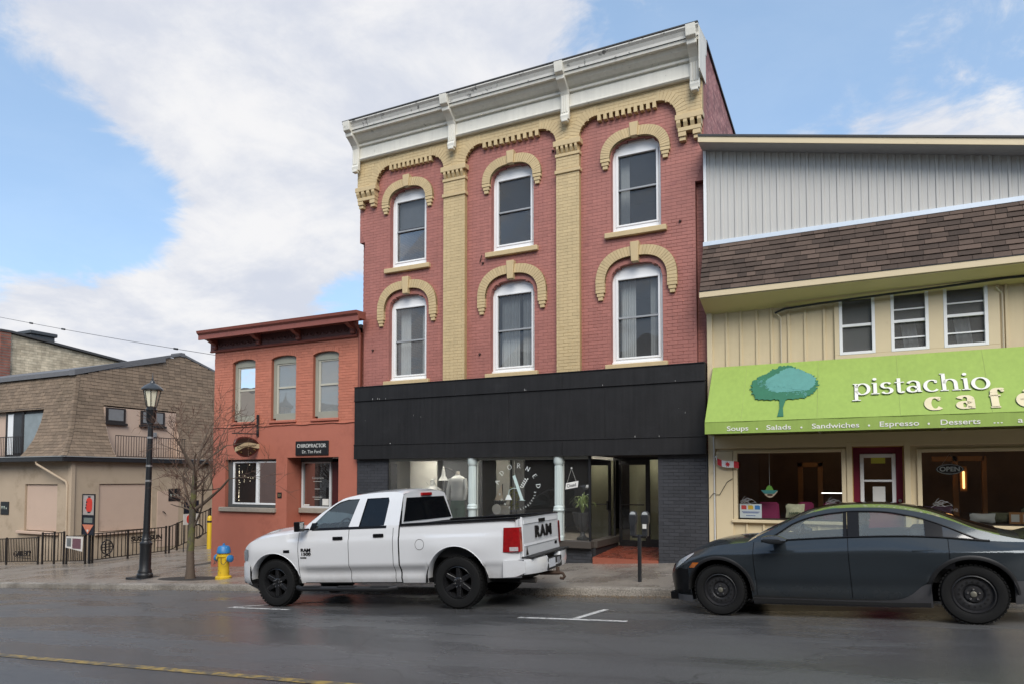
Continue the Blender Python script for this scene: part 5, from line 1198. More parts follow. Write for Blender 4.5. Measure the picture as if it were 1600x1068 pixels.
for a, b, t in ((-31.85, -31.2, 0), (-31.05, -29.5, 1)): bx('pane', mat('curtained glass', (.26, .30, .31), .08, .25, 2.5, spec=.9) if t else mat('dim glass', (.06, .065, .07), .06, .2, 3), w, a, b, ys_ - .075, ys_ - .055, 2.8, 4.42)
for a, b in ((3.5, 4.35), (5.05, 6.2)):
    w = bx('window', BRN, man, xs_ + .001, xs_ + .05, a, b, 4.05 - .02, 4.66)
    bx('pane', mat('net glass', (.20, .21, .215), .08, .2, 4, spec=.8), w, xs_ + .045, xs_ + .056, a + .10, b - .10, 4.14, 4.60); bx('sill', BRN, w, xs_, xs_ + .12, a - .06, b + .06, 3.95, 4.04, .006)
bx('meter_box', mat('grey box', (.22, .23, .24), .5), man, xs_, xs_ + .08, 5.55, 5.8, 3.55, 3.75, .006)
def rail_y(y, a, b, z0, z1, sp):
    t = thing('balcony_railing', 'black balcony railing in the front opening of the mansard roof', 'railing', ((a + b) / 2, y, z0)); MB().box(a, b, y - .015, y + .015, z1 - .03, z1).box(a, b, y - .015, y + .015, z0 + .05, z0 + .08).build('rail', BRN, t); x = a
    while x < b: MB().box(x - .008, x + .008, y - .008, y + .008, z0 + .08, z1 - .03).build('baluster', BRN, t); x += .115
def rail_x(x, a, b, z0, z1, sp):
    t = thing('balcony_railing', 'black balcony railing in the side opening of the mansard roof under two windows', 'railing', (x, (a + b) / 2, z0)); MB().box(x - .015, x + .015, a, b, z1 - .03, z1).box(x - .015, x + .015, a, b, z0 + .05, z0 + .08).build('rail', BRN, t); y = a
    while y < b: MB().box(x - .008, x + .008, y - .008, y + .008, z0 + .08, z1 - .03).build('baluster', BRN, t); y += .115
rail_y(EYF + .12, -33.5, -29.47, 2.58, 3.42, .11); rail_x(EXS - .10, OPS[0] + .02, OPS[1] - .02, 2.58, 3.50, .11)
bx('roof', RF, man, -40, -28.4, 6.4, 13, 6.9, 7.0); bx('rear_wall', TANS, man, -40, -27.2, 12.9, 13.1, -3, 6.9)
# wall plaques
def plaque(label, P):
    t = tag(MB().box(*P).build('wall_plaque', mat('black plaque', (.015, .015, .016), .4), None, bevel=.006), label, 'sign'); return t
p1 = plaque('black plaque with pale figures on front wall of mansard house', (-31.5, -30.93, LY - .03, LY - .001, .27, .80)); p2 = plaque('black plaque with pale figures on side wall of mansard house', (LX + .001, LX + .03, 5.98, 6.57, .76, 1.30))
PALE = mat('pale ink', (.42, .47, .40), .6)
for k in range(3):
    s = .05; x = -31.38 + k * .15; MB().xz([(x - s, .62 - .06 * (k == 2)), (x + s, .62 - .06 * (k == 2)), (x, .48)], LY - .034, LY - .031).build('figure', PALE, p1)
    y = 6.1 + k * .17; MB().yz([(y - s, 1.06), (y + s, 1.06), (y, .92)] if k < 2 else [(y - s, .9), (y + s, .9), (y, 1.06)], LX + .031, LX + .034).build('figure', PALE, p2)
# ---- the stone-sided building further back
STN = brick_tex('coursed rubble', (.56, .475, .34), (.40, .33, .23), (.20, .165, .12), 1, 1.9)
far = thing('stone_building', 'distant building with pale rubble side wall and red brick front pier', 'building', (-43, 9, -2.5))
MB().yz([(6.4, -3), (20, -3), (20, 8.05), (6.4, 9.35)], -50, -40).build('side_wall', STN, far)
MB().box(-50, -39.85, 5.9, 6.39, -3, 9.38).build('brick_front', brick_tex('far red brick', (.26, .085, .05), (.20, .06, .04), (.16, .10, .08), 0), far)
MB().yz([(5.85, 9.39), (6.4, 9.39), (20, 8.08), (20, 8.22), (6.4, 9.5), (5.85, 9.5)], -50, -39.8).build('roof_coping', ROOFM, far)
MB().box(-42.3, -41.0, 8.0, 9.3, 9.2, 9.75).box(-42.5, -40.9, 7.9, 9.4, 9.75, 9.95).build('roof_vent', mat('vent metal', (.05, .055, .06), .5), far, bevel=.03)
# ---- dark board fence closing the alley
fn = thing('board_fence', 'dark weathered board fence closing the alley beside the clinic', 'fence', (-22, 9, -1.2))
BRD = mat('dark weathered board', (.035, .028, .022), .8, .4, 5, island=.4)
x = -26.8
while x < -17.2:
    MB().box(x, x + .135, 9 + random.uniform(-.01, .01), 9.03, zk(x) - .2, zk(x) + 2.7 + random.uniform(-.04, .04)).build('board', BRD, fn); x += .142
sh = thing('dark_shed', 'dark shed roof behind the alley fence', 'shed', (-22, 11, -1)); MB().box(-26.6, -17.3, 10, 15, -1.5, 2.6).build('wall', BRD, sh); MB().yz([(9.6, 2.55), (15.2, 3.6), (15.2, 3.7), (9.6, 2.65)], -26.7, -17.2).build('roof', ROOFM, sh)
# ================================================================= street furniture
IRON = mat('black painted iron', (.013, .014, .016), .38, .2, 6)
RUST = mat('dark bronze rail', (.014, .010, .008), .5, .3, 8)
def fence_run(name, label, p, q, posts, sp, hgt=1.02, group='iron railings in front of the mansard house', zf=None, low=.10):
    p, q = Vector(p), Vector(q); L = (q - p).length; d = (q - p) / L; zf = zf or walk_z
    t = thing(name, label, 'fence', (p.x, p.y, zf(p.x, p.y)), group)
    def P(s, h, off=0.0):
        c = p + d * s; return (c.x - d.y * off, c.y + d.x * off, zf(c.x, c.y) + h)
    def bar(s0, s1, h0, h1, w):
        a, b = P(s0, h0), P(s1, h0); n = Vector((-d.y, d.x, 0)) * w
        A, B = Vector(a), Vector(b); up = Vector((0, 0, h1 - h0))
        return MB().add([A - n, B - n, B + n, A + n, A - n + up, B - n + up, B + n + up, A + n + up], [(0, 3, 2, 1), (4, 5, 6, 7), (0, 1, 5, 4), (1, 2, 6, 5), (2, 3, 7, 6), (3, 0, 4, 7)])
    bar(0, L, hgt - .035, hgt, .02).build('top_rail', RUST, t); bar(0, L, low, low + .03, .015).build('bottom_rail', RUST, t)
    for s in posts: bar(s - .028, s + .028, -.02, hgt + .03, .028).build('post', RUST, t, bevel=.004)
    s = sp
    while s < L - .03:
        if min([abs(s - o) for o in posts] + [9]) > .06: bar(s - .011, s + .011, low + .03, hgt - .035, .011).build('baluster', RUST, t)
        s += sp
    return t, P
fA, _ = fence_run('iron_railing', 'low railing panel with GALLERY lettering at left edge', (-31.5, 1.0), (-27.44, 1.0), (0.0, 1.98, 4.02), .105)
text('GALLERY', .28, RUST, 'lettering', fA, frame((-28.43, .97, walk_z(-28.4, 1) + .32), (1, 0, .061), (0, 0, 1)), bold=.025, width=1.1, depth=.012)
bx('underline', RUST, fA, -28.75, -27.95, .96, .99, walk_z(-28.4, 1) + .24, walk_z(-28.4, 1) + .265)
fG, _ = fence_run('iron_gate', 'taller iron gate with wide bars between two railing panels', (-27.3, 1.05), (-26.0, 1.05), (0, .72, 1.3), .19, 1.16, None); 
fB, _ = fence_run('iron_railing', 'short railing panel with a white poster tied on', (-25.72, .98), (-24.60, .98), (0, 1.08), .11)
fC, PC = fence_run('iron_railing', 'railing up the side ramp with fish emblem and SUSHI SUN letters', (-24.5, 1.05), (-24.5, 4.15), (.0, .1, 1.45, 3.05), .15, 1.06)
fD, PD = fence_run('iron_railing', 'railing beside the alley steps rising past the tree', (-24.5, 4.25), (-24.45, 6.2), (0.0, .35, 1.9), .14, 1.06, zf=lambda x, y: walk_z(x, y) + max(0, (y - 4.3)) * .32)
# fish emblem with chopsticks
ex, ey = (0, 1, 0), (0, 0, 1); FX = -24.46; fz = walk_z(-24.5, 1.65) + .52; yc = 1.66
MB().tube([(FX, yc + .22 * sin(t) * (1 if t < 2 * pi else 1), fz + .25 * cos(t)) for t in [2 * pi * k / 24 for k in range(25)]], .022, 6).build('emblem_outline', RUST, fC)
for dz in (-.1, 0, .1): MB().tube([(FX, yc - .19, fz + dz), (FX, yc + .19, fz + dz + .02)], .018, 6).build('emblem_bar', RUST, fC)
for dy in (-.07, .07): MB().tube([(FX, yc + dy, fz - .2), (FX, yc + dy, fz + .2)], .016, 6).build('emblem_bar', RUST, fC)
MB().add([(FX, yc - .2, fz - .38), (FX, yc, fz - .24), (FX, yc + .2, fz - .38), (FX, yc, fz - .31)], [(0, 1, 2, 3)]).build('emblem_tail', RUST, fC, solid=.02)
for dz in (.29, .35, .41): MB().tube([(FX, yc - .1, fz + dz), (FX, yc + .1, fz + dz)], .01, 5).build('emblem_bar', RUST, fC)
text('SUSHI SUN', .25, RUST, 'lettering', fC, frame((FX, 3.25, walk_z(-24.5, 3.25) + .62), ex, ey), bold=.03, width=1.3, depth=.012)
bx('underline', RUST, fC, FX - .01, FX + .01, 2.6, 3.9, walk_z(-24.5, 3.25) + .55, walk_z(-24.5, 3.25) + .575)
# second emblem, seen dark beyond the ramp
MB().tube([(-24.42, 5.5 + .28 * sin(t), walk_z(-24.4, 5.5) + .75 + .28 * cos(t)) for t in [2 * pi * k / 20 for k in range(21)]], .03, 6).build('emblem_outline', RUST, fD)
# printed boards
NAVY = mat('navy print', (.012, .013, .022), .45); PRED = mat('red print', (.52, .035, .02), .5, .25, 9); PPAP = mat('printed paper', (.55, .52, .48), .6)
ms = thing('menu_board', 'tall narrow menu board with red paper lantern picture on the railing corner', 'sign', (-24.4, .9, -.2))
x0, x1 = -24.74, -24.04
m = MB()
for q in ((x0, x0 + .03, -.25, 1.2), (x1 - .03, x1, -.25, 1.2), (x0 + .03, x1 - .03, 1.17, 1.2), (x0 + .03, x1 - .03, -.25, -.22), (x0 + .03, x1 - .03, .42, .46)): m.box(q[0], q[1], .88, .92, q[2], q[3])
m.build('frame', IRON, ms); bx('lantern_picture', mat('grey picture', (.33, .29, .27), .5, .1), ms, x0 + .03, x1 - .03, .90, .91, .46, 1.17)
MB().xz([(-24.36 + .17 * cos(a) * (1 - .12 * abs(sin(a)) ** 6), .81 + .26 * math.copysign(abs(sin(a)) ** .55, sin(a))) for a in [2 * pi * k / 32 for k in range(32)]], .888, .899).build('lantern', PRED, ms)
for z in (1.08, .535): bx('lantern_cap', NAVY, ms, -24.43, -24.29, .886, .898, z, z + .04)
for k in range(3): bx('brush_stroke', NAVY, ms, -24.56 + .02 * k, -24.5 + .02 * k, .884, .887, .68 + k * .1, .74 + k * .1)
bx('black_panel', NAVY, ms, x0 + .03, x1 - .03, .90, .91, -.22, .42); bx('menu_panel', mat('grey green print', (.13, .15, .135), .5, .3, 20), ms, -24.64, -24.16, .893, .899, .18, .36)
MB().xz([(-24.72, .12), (-24.08, .12), (-24.4, -.22)], .890, .897).build('food_picture', mat('salmon print', (.50, .17, .10), .5, .5, 12), ms); MB().xz([(-24.47, -.06), (-24.33, -.06), (-24.40, -.16)], .884, .889).build('rice_picture', PPAP, ms)
MB().box(-24.42, -24.36, .93, .96, -1.25, .0).build('support', IRON, ms)
po = tag(MB().add([(-25.68, .93, walk_z(-25.2, 1) + .98), (-25.70, .92, walk_z(-25.2, 1) + .58), (-24.74, .93, walk_z(-25.2, 1) + .47), (-24.70, .93, walk_z(-25.2, 1) + 1.0)], [(0, 1, 2, 3)]).build('fence_poster', PPAP, None, solid=.006), 'white paper poster with grey and plum pictures tied to the railing', 'poster')
zz = walk_z(-25.2, 1)
bx('picture', mat('plum print', (.13, .06, .075), .6, .4, 14), po, -25.30, -24.82, .918, .922, zz + .56, zz + .92); bx('picture', mat('grey print', (.12, .13, .13), .6, .6, 12), po, -25.62, -25.38, .916, .92, zz + .62, zz + .92)
s2 = thing('alley_sign', 'small navy sign with red lantern poster beyond the ramp railing', 'sign', (-24.3, 4.95, -1.0))
MB().tube([(-24.3, 4.75, -1.2), (-24.3, 4.75, .95), (-24.3, 4.6, 1.0), (-24.3, 4.45, .97)], .02, 6).build('post', IRON, s2); bx('board', NAVY, s2, -24.33, -24.30, 4.78, 5.45, .32, .85); bx('poster', PPAP, s2, -24.30, -24.28, 4.72, 5.42, -.12, .31)
MB().yz([(5.06 + .2 * cos(a), .1 + .19 * math.copysign(abs(sin(a)) ** .6, sin(a))) for a in [2 * pi * k / 24 for k in range(24)]], -24.28, -24.272).build('lantern', PRED, s2)
# bollard
bo = thing('bollard', 'slim yellow bollard at the alley mouth between tree and clinic wall', 'bollard', (-24.0, 5.75, -1.18)); bz = walk_z(-24.0, 5.75)
BY = mat('yellow bollard paint', (.60, .40, .02), .45, .1, 6)
MB().lathe([(.10, bz - .02), (.10, bz + 1.25), (.085, bz + 1.32), (.04, bz + 1.36), (0, bz + 1.37)], (-24.0, 5.75, 0), 14).build('post', BY, bo, smooth=40); MB().lathe([(.103, bz + 1.08), (.103, bz + 1.16)], (-24.0, 5.75, 0), 14).build('band', IRON, bo)
# ---- street lamp
sl = thing('street_lamp', 'black cast iron lamp post with glass lantern beside the bare tree', 'street lamp', (-16.98, -2.28, -.886), rot=(0, radians(1.55), 0))
Z0 = 0.0
def LL(prof, name, m_, seg=16, sm=35, parent=sl): return MB().lathe(prof, (0, 0, 0), seg).build(name, m_, parent, smooth=sm, local=True)
bx('base_plate', IRON, sl, -.32, .32, -.32, .32, -.03, .03, .01, True)
LL([(.20, .03), (.20, .10), (.17, .14), (.17, .20), (.145, .24), (.14, .85), (.155, .88), (.155, .93), (.115, .97), (.105, 1.0), (.115, 1.03), (.095, 1.08), (.085, 1.2), (.075, 2.6), (.066, 4.05), (.09, 4.08), (.09, 4.12)], 'post', IRON, 18)
for z in (2.55, 2.95, 4.3 - .6): LL([(.078, z), (.078, z + .05)], 'metal_band', mat('steel band', (.4, .4, .4), .35, metal=.6), 14)
LL([(.09, 4.12), (.12, 4.18), (.125, 4.42), (.15, 4.47), (.12, 4.50), (.12, 4.54)], 'collar', IRON)
LL([(.115, 4.56), (.205, 4.98)], 'lantern_glass', mat('lantern pane', (.72, .68, .52), .15, .1, 6), 8, 0)
LL([(.04, 4.56), (.045, 4.70), (.06, 4.85), (.0, 4.86)], 'lamp_globe', mat('opal globe', (.80, .76, .62), .3), 12)
for k in range(8):
    a = 2 * pi * k / 8; MB().tube([(.125 * cos(a), .125 * sin(a), 4.54), (.215 * cos(a), .215 * sin(a), 5.0)], .011, 5).build('lantern_bar', IRON, sl, local=True)
LL([(.235, 4.98), (.27, 5.0), (.27, 5.03), (.20, 5.10), (.11, 5.16), (.07, 5.18), (.05, 5.24), (.02, 5.26), (.025, 5.30), (.012, 5.34), (.006, 5.46), (0, 5.47)], 'cap', mat('lamp cap', (.035, .04, .045), .3), 16)
# ---- hydrant
hx, hy = -13.98, -2.35; hz = walk_z(hx, hy)
hy_ = thing('fire_hydrant', 'yellow fire hydrant with blue bonnet and caps beside the truck', 'fire hydrant', (hx, hy, hz))
HY = mat('hydrant yellow', (.62, .41, .02), .42, .14, 6, dirt=((.24, .14, .04), .54, .68, .75), dscale=11); HB = mat('hydrant blue', (.025, .17, .40), .42, .15, 7, dirt=((.10, .12, .14), .57, .68, .7), dscale=12)
def HL(prof, name, m_, **k): return MB().lathe(prof, (hx, hy, hz), 20).build(name, m_, hy_, smooth=35, **k)
HL([(.19, -.01), (.19, .05), (.17, .07), (.135, .08), (.13, .30), (.135, .52), (.16, .54), (.16, .58), (.13, .60), (.13, .63)], 'barrel', HY)
HL([(.165, .63), (.165, .665), (.155, .69), (.145, .76), (.12, .795), (.05, .81), (.04, .815), (.0, .816)], 'bonnet', HB)
MB().lathe([(.03, .81), (.03, .86)], (hx, hy, hz), 5).build('operating_nut', HB, hy_)
for s in (-1, 1):
    MB().lathe([(.07, s * .10), (.07, s * .19)], (hx, hy, hz + .50), 14, 'x').build('side_outlet', HY, hy_, smooth=35); MB().lathe([(.088, s * .19), (.088, s * .25), (.05, s * .275), (0, s * .28)], (hx, hy, hz + .50), 14, 'x').build('outlet_cap', HB, hy_, smooth=35)
MB().lathe([(.085, -.10), (.085, -.20)], (hx, hy, hz + .48), 16, 'y').build('pumper_outlet', HY, hy_, smooth=35) if False else None
for k in range(8):
    a = 2 * pi * k / 8; MB().lathe([(.015, .58), (.015, .60)], (hx + .147 * cos(a), hy + .147 * sin(a), hz), 6).build('flange_bolt', HY, hy_)
for s in (-1, 1): MB().tube([(hx + s * .2, hy - .07, hz + .46), (hx + s * .17, hy - .15, hz + .36), (hx + s * .08, hy - .15, hz + .40), (hx + s * .06, hy - .135, hz + .52)], .008, 5).build('cap_chain', mat('chain iron', (.06, .05, .04), .7), hy_)
# ---- twin parking meter
mx_, my_ = -3.455, -2.58; mz = walk_z(mx_, my_)
pm = thing('parking_meter', 'twin-headed grey parking meter on one post outside the recessed doorway', 'parking meter', (mx_, my_, mz))
MG = mat('meter grey', (.022, .023, .025), .4, .15, 8); MS = mat('meter dome', (.42, .44, .44), .25, .1, 5)
MB().lathe([(.035, -.02), (.035, .82)], (mx_, my_, mz), 14).build('post', IRON, pm, smooth=35); MB().tube([(mx_ - .13, my_, mz + .80), (mx_ + .13, my_, mz + .80)], .03, 10).build('yoke', IRON, pm, smooth=40)
for k, s in enumerate((-1, 1)):
    x = mx_ + s * .108
    MB().xz([(x - .05, mz + .80), (x + .05, mz + .80), (x + .052, mz + 1.0), (x + .072, mz + 1.06), (x + .072, mz + 1.18), (x - .072, mz + 1.18), (x - .072, mz + 1.06), (x - .052, mz + 1.0)], my_ - .055, my_ + .055).build('housing', MG, pm, bevel=.015, bseg=2)
    MB().xz([(x + .068 * cos(a), mz + 1.18 + .068 * sin(a)) for a in [pi * j / 14 for j in range(15)]], my_ - .045, my_ + .045).build('dome', MG, pm, bevel=.01)
    MB().xz([(x + .052 * cos(a), mz + 1.185 + .05 * sin(a)) for a in [pi * j / 14 for j in range(15)]], my_ - .05, my_ - .044).build('dome_window', MS, pm)
    bx('coin_slot', IRON, pm, x - .03, x + .03, my_ - .06, my_ - .05, mz + .90, mz + 1.0)
    if k: bx('sticker', mat('paper', (.62, .61, .57), .8), pm, x - .035, x + .035, my_ - .064, my_ - .058, mz + .94, mz + 1.02)
# ---- bare tree
tx, ty = -15.13, -2.37; tz = walk_z(tx, ty)
BARK = mat('grey bark', (.105, .076, .055), .85, .35, 18, bump=.8, bscale=60); 
MOSS = mat('mossy bark', (.085, .07, .05), .85, .35, 18, bump=.9, bscale=50, dirt=((.12, .12, .03), .46, .58, .8), dscale=6)
tr = thing('bare_tree', 'small leafless street tree with mossy trunk between lamp post and hydrant', 'tree', (tx, ty, tz))
tp = [(tx, ty, tz - .05), (tx + .0, ty, tz + .25), (tx - .015, ty, tz + .7), (tx + .0, ty + .02, tz + 1.2), (tx + .04, ty, tz + 1.7), (tx + .08, ty, tz + 2.2), (tx + .10, ty, tz + 2.7)]
MB().tube(tp[:3], [.135, .10, .09], 12).build('lower_trunk', BARK, tr, smooth=60); MB().tube(tp[2:], [.09, .085, .08, .07, .055], 12).build('trunk', MOSS, tr, smooth=60)
RT = random.Random(5); twigs = MB()
def grow(p, d, L, r, depth, mb):
    pts = [Vector(p)]; rs = [r]; n = 4; dd = Vector(d).normalized()
    for i in range(n):
        dd = (dd + Vector((RT.uniform(-.16, .16), RT.uniform(-.16, .16), RT.uniform(-.08, .14)))).normalized(); pts.append(pts[-1] + dd * L / n); rs.append(r * (1 - .55 * (i + 1) / n))
    mb.tube(pts, rs, 6 if r > .012 else 4, cap=False)
    if depth == 0: return
    for k in range(3 if depth > 1 else 2):
        i = RT.randint(1, n); a = RT.uniform(0, 2 * pi); side = dd.orthogonal().normalized(); side.rotate(Matrix.Rotation(a, 3, dd))
        nd = (dd * .75 + side * RT.uniform(.45, .85) + Vector((0, 0, .12))).normalized(); grow(pts[i], nd, L * RT.uniform(.58, .78), max(rs[i] * .62, .005), depth - 1, mb if depth > 3 else twigs)
limbs = [(tp[4], (-.7, -.1, .85), 1.0, .042), (tp[4], (.75, .2, .55), 1.3, .048), (tp[5], (-.8, .3, .5), .95, .036), (tp[5], (.6, -.4, .9), 1.1, .036), (tp[6], (.1, .2, 1), 1.15, .045), (tp[6], (-.5, -.2, .9), 1.05, .036), (tp[6], (.65, .3, .8), 1.0, .034), (tp[5], (-.2, .8, .7), 1.0, .03), (tp[3], (.7, -.1, .9), 1.2, .034), (tp[4], (-.9, -.3, .35), .7, .024), (tp[5], (.95, .1, .1), .95, .026), (tp[6], (-.1, -.7, .8), .9, .03)]
for p, d, L, r in limbs:
    mb = MB(); grow(p, d, L, r, 4, mb); mb.build('limb', BARK, tr, smooth=60, recalc=False)
tag(twigs.build('crown', mat('twig bark', (.105, .058, .040), .85, .3, 10), tr, recalc=False), kind='stuff')
soil = tag(MB().add([(tx + .95 * cos(a) * 1.2, ty + .35 * sin(a), walk_z(tx + 1.14 * cos(a), ty + .35 * sin(a)) + .006) for a in [2 * pi * k / 24 for k in range(24)]], [tuple(range(24))]).build('tree_pit', mat('dark soil', (.03, .026, .022), .8, .4, 25, bump=.8, bscale=40)), kind='structure')
# ---- overhead wire
wr = thing('overhead_wire', 'thin overhead wire with clips running to the clinic corner', 'wire', (-17.2, .3, 5.4))
A, B = Vector((-29.1, .3, 7.85)), Vector((-17.17, .12, 5.44)); wp = [A.lerp(B, k / 30) - Vector((0, 0, .04 * sin(pi * k / 30))) for k in range(31)]; wp = [A + (A - B) * .6] + wp
MB().tube(wp, .008, 5).build('line', mat('wire', (.04, .04, .045), .5), wr)
for k in (6, 11, 26): MB().tube([wp[k], wp[k + 1] if False else wp[k] + (wp[k + 1] - wp[k]) * .4], .035, 6).build('clip', IRON, wr)
MB().tube([(-17.17, .12, 5.40), (-17.17, .05, 5.3), (-17.17, .05, 5.1)], .03, 6).build('insulator', IRON, wr)
# ================================================================= vehicles, in their own coordinates: x from the front wheel to the rear, y from the near side inwards, z up
class both:                                      # the panel and its mirror image on the far side, two objects
    def __init__(s, mb, W): s.m = mb; s.W = W
    def build(s, *a, **k):
        o = s.m.build(*a, **k); m2 = MB(); m2.v = [(x, s.W - y, z) for x, y, z in s.m.v]; m2.f = [f[::-1] for f in s.m.f]; m2.build(*a, **k); return o
def xpatch(xs, zl, zu, yf, n=8):
    return MB().grid([[(x, yf(x, zl(x) + (zu(x) - zl(x)) * j / n), zl(x) + (zu(x) - zl(x)) * j / n) for j in range(n + 1)] for x in xs])
def zpatch(zs, xl, xr, yf, n=6):
    return MB().grid([[(xl(z) + (xr(z) - xl(z)) * j / n, yf(xl(z) + (xr(z) - xl(z)) * j / n, z), z) for j in range(n + 1)] for z in zs])
def rng(a, b, n): return [a + (b - a) * i / n for i in range(n + 1)]
def paint(name, c, rough=.28, metal=0.0, coat=1.0, dirt=None):
    return mat(name, c, rough, .03, 3, metal=metal, coat=coat, dirt=dirt, dscale=2.2)
def grime(m, z0, z1, c, amt):                    # road dirt splashed up the lower panels
    nt = m.node_tree; N = nt.nodes.new; L = nt.links.new; b = nt.nodes['Principled BSDF']; src = b.inputs['Base Color'].links[0].from_socket
    tc = N('ShaderNodeTexCoord'); sp = N('ShaderNodeSeparateXYZ'); L(tc.outputs['Object'], sp.inputs[0]); nz = N('ShaderNodeTexNoise'); nz.inputs['Scale'].default_value = 3.5; nz.inputs['Detail'].default_value = 8; nz.inputs['Roughness'].default_value = .7; L(tc.outputs['Object'], nz.inputs['Vector'])
    mr = N('ShaderNodeMapRange'); mr.interpolation_type = 'SMOOTHSTEP'; L(sp.outputs[2], mr.inputs[0]); mr.inputs[1].default_value = z0; mr.inputs[2].default_value = z1; mr.inputs[3].default_value = 1; mr.inputs[4].default_value = 0
    m2 = N('ShaderNodeMapRange'); L(nz.outputs['Fac'], m2.inputs[0]); m2.inputs[1].default_value = .32; m2.inputs[2].default_value = .7; m2.inputs[4].default_value = amt
    mu = N('ShaderNodeMath'); mu.operation = 'MULTIPLY'; L(mr.outputs[0], mu.inputs[0]); L(m2.outputs[0], mu.inputs[1])
    mx = N('ShaderNodeMix'); mx.data_type = 'RGBA'; L(mu.outputs[0], mx.inputs['Factor']); L(src, mx.inputs['A']); mx.inputs['B'].default_value = (*c, 1); L(mx.outputs['Result'], b.inputs['Base Color'])
    rr = N('ShaderNodeMath'); rr.operation = 'MULTIPLY_ADD'; L(mu.outputs[0], rr.inputs[0]); rr.inputs[1].default_value = .5; rr.inputs[2].default_value = b.inputs['Roughness'].default_value; L(rr.outputs[0], b.inputs['Roughness'])
    ct = N('ShaderNodeMath'); ct.operation = 'MULTIPLY_ADD'; L(mu.outputs[0], ct.inputs[0]); ct.inputs[1].default_value = -1; ct.inputs[2].default_value = b.inputs['Coat Weight'].default_value; L(ct.outputs[0], b.inputs['Coat Weight'])
RUB = mat('tyre rubber', (.010, .010, .010), .75, .25, 14, bump=.3, bscale=90, spec=.25); CLAD = mat('black plastic', (.014, .014, .015), .55, .2, 12); UND = mat('underbody', (.006, .006, .006), .9)
def wheel(root, x, z, R, w, y0, sgn, kind):
    """outer face at y0, tyre goes inward (sgn=+1 near side, -1 far side)"""
    def Y(d): return y0 + sgn * d
    ri = R * (.62 if kind == 'truck' else .645)
    t = MB().lathe([(ri, Y(.035)), (ri + .012, Y(.012)), (R * .80, Y(.0)), (R * .93, Y(.008)), (R * .985, Y(.035)), (R, Y(.065)), (R, Y(w - .06)), (R * .97, Y(w - .02)), (R * .85, Y(w)), (ri, Y(w - .02))], (x, 0, z), 56, 'y', cap=False).build('wheel', RUB, root, smooth=40, local=True)
    nb = 44; tr_ = MB()
    for k in range(nb):
        a = 2 * pi * k / nb; da = pi / nb * .66
        for (d0, d1, sh) in ((.018, .085, 0), (.10, w - .10, .5), (w - .085, w - .018, 0)):
            a_ = a + sh * 2 * pi / nb; P = []
            for dd in (d0, d1):
                for rr in (R - .006, R + .007):
                    for s in (-da, da): P.append((x + rr * cos(a_ + s), Y(dd), z + rr * sin(a_ + s)))
            tr_.add(P, [(0, 1, 3, 2), (4, 6, 7, 5), (0, 4, 5, 1), (2, 3, 7, 6), (0, 2, 6, 4), (1, 5, 7, 3)])
    tag(tr_.build('tread', RUB, t, local=True, recalc=False), kind='stuff')
    RM = mat('gloss black alloy', (.014, .014, .015), .22, .2, 9) if kind == 'truck' else mat('black steel wheel', (.022, .022, .024), .42, .3, 10)
    MB().lathe([(ri + .004, Y(.03)), (ri - .012, Y(.022)), (ri - .022, Y(.05)), (ri - .045, Y(.12)), (ri - .05, Y(w - .05))], (x, 0, z), 48, 'y', cap=False).build('rim', RM, t, smooth=40, local=True)
    if kind == 'truck':
        MB().lathe([(0, Y(.15)), (ri - .03, Y(.15))], (x, 0, z), 32, 'y').build('brake_disc', UND, t, local=True)
        for k in range(6):
            a = 2 * pi * k / 6 + .5; e1 = Vector((cos(a), 0, sin(a))); e2 = Vector((-sin(a), 0, cos(a))); c = Vector((x, 0, z))
            def P(r, wd, d): v = c + e1 * r + e2 * wd; return (v.x, Y(d), v.z)
            MB().add([P(.06, -.042, .05), P(.06, .042, .05), P(ri - .02, .028, .035), P(ri - .02, -.028, .035), P(.06, -.05, .10), P(.06, .05, .10), P(ri - .015, .05, .11), P(ri - .015, -.05, .11)], [(0, 1, 2, 3), (0, 4, 5, 1), (1, 5, 6, 2), (2, 6, 7, 3), (3, 7, 4, 0)]).build('spoke', RM, t, local=True, bevel=.006)
        MB().lathe([(.085, Y(.10)), (.085, Y(.05)), (.06, Y(.035)), (.035, Y(.03)), (0, Y(.028))], (x, 0, z), 20, 'y').build('hub', RM, t, smooth=35, local=True)
        nn, rr, dd = 6, .062, .032
    else:
        rf = ri - .02
        MB().lathe([(rf + .012, Y(.075)), (rf - .04, Y(.055)), (rf - .075, Y(.06)), (rf - .10, Y(.085)), (.095, Y(.085)), (.085, Y(.06)), (.03, Y(.055)), (0, Y(.055))], (x, 0, z), 40, 'y', cap=False).build('disc', RM, t, smooth=30, local=True)
        for k in range(16):
            a = 2 * pi * k / 16; MB().lathe([(0, Y(.0515)), (.0125, Y(.0515)), (.0125, Y(.058))], (x + (rf - .053) * cos(a), 0, z + (rf - .053) * sin(a)), 8, 'y').build('vent_hole', UND, t, local=True)
        MB().lathe([(.032, Y(.06)), (.032, Y(.045)), (.02, Y(.04)), (0, Y(.04))], (x, 0, z), 14, 'y').build('hub_cap', mat('dull steel', (.22, .21, .17), .4, metal=.5), t, smooth=30, local=True)
        nn, rr, dd = 5, .058, .047
    for k in range(nn):
        a = 2 * pi * k / nn + .3; MB().lathe([(.0, Y(dd - .014)), (.011, Y(dd - .012)), (.011, Y(dd + .02))], (x + rr * cos(a), 0, z + rr * sin(a)), 6, 'y').build('lug_nut', mat('chrome nut', (.7, .7, .7), .2, metal=1), t, local=True)
    return t
def arch_low(base, arches):
    def f(x):
        z = base(x)
        for cx, cz, r, rzz in arches:
            if abs(x - cx) < r: z = max(z, cz + rzz * sqrt(max(0, 1 - ((x - cx) / r) ** 2)))
        return z
    return f
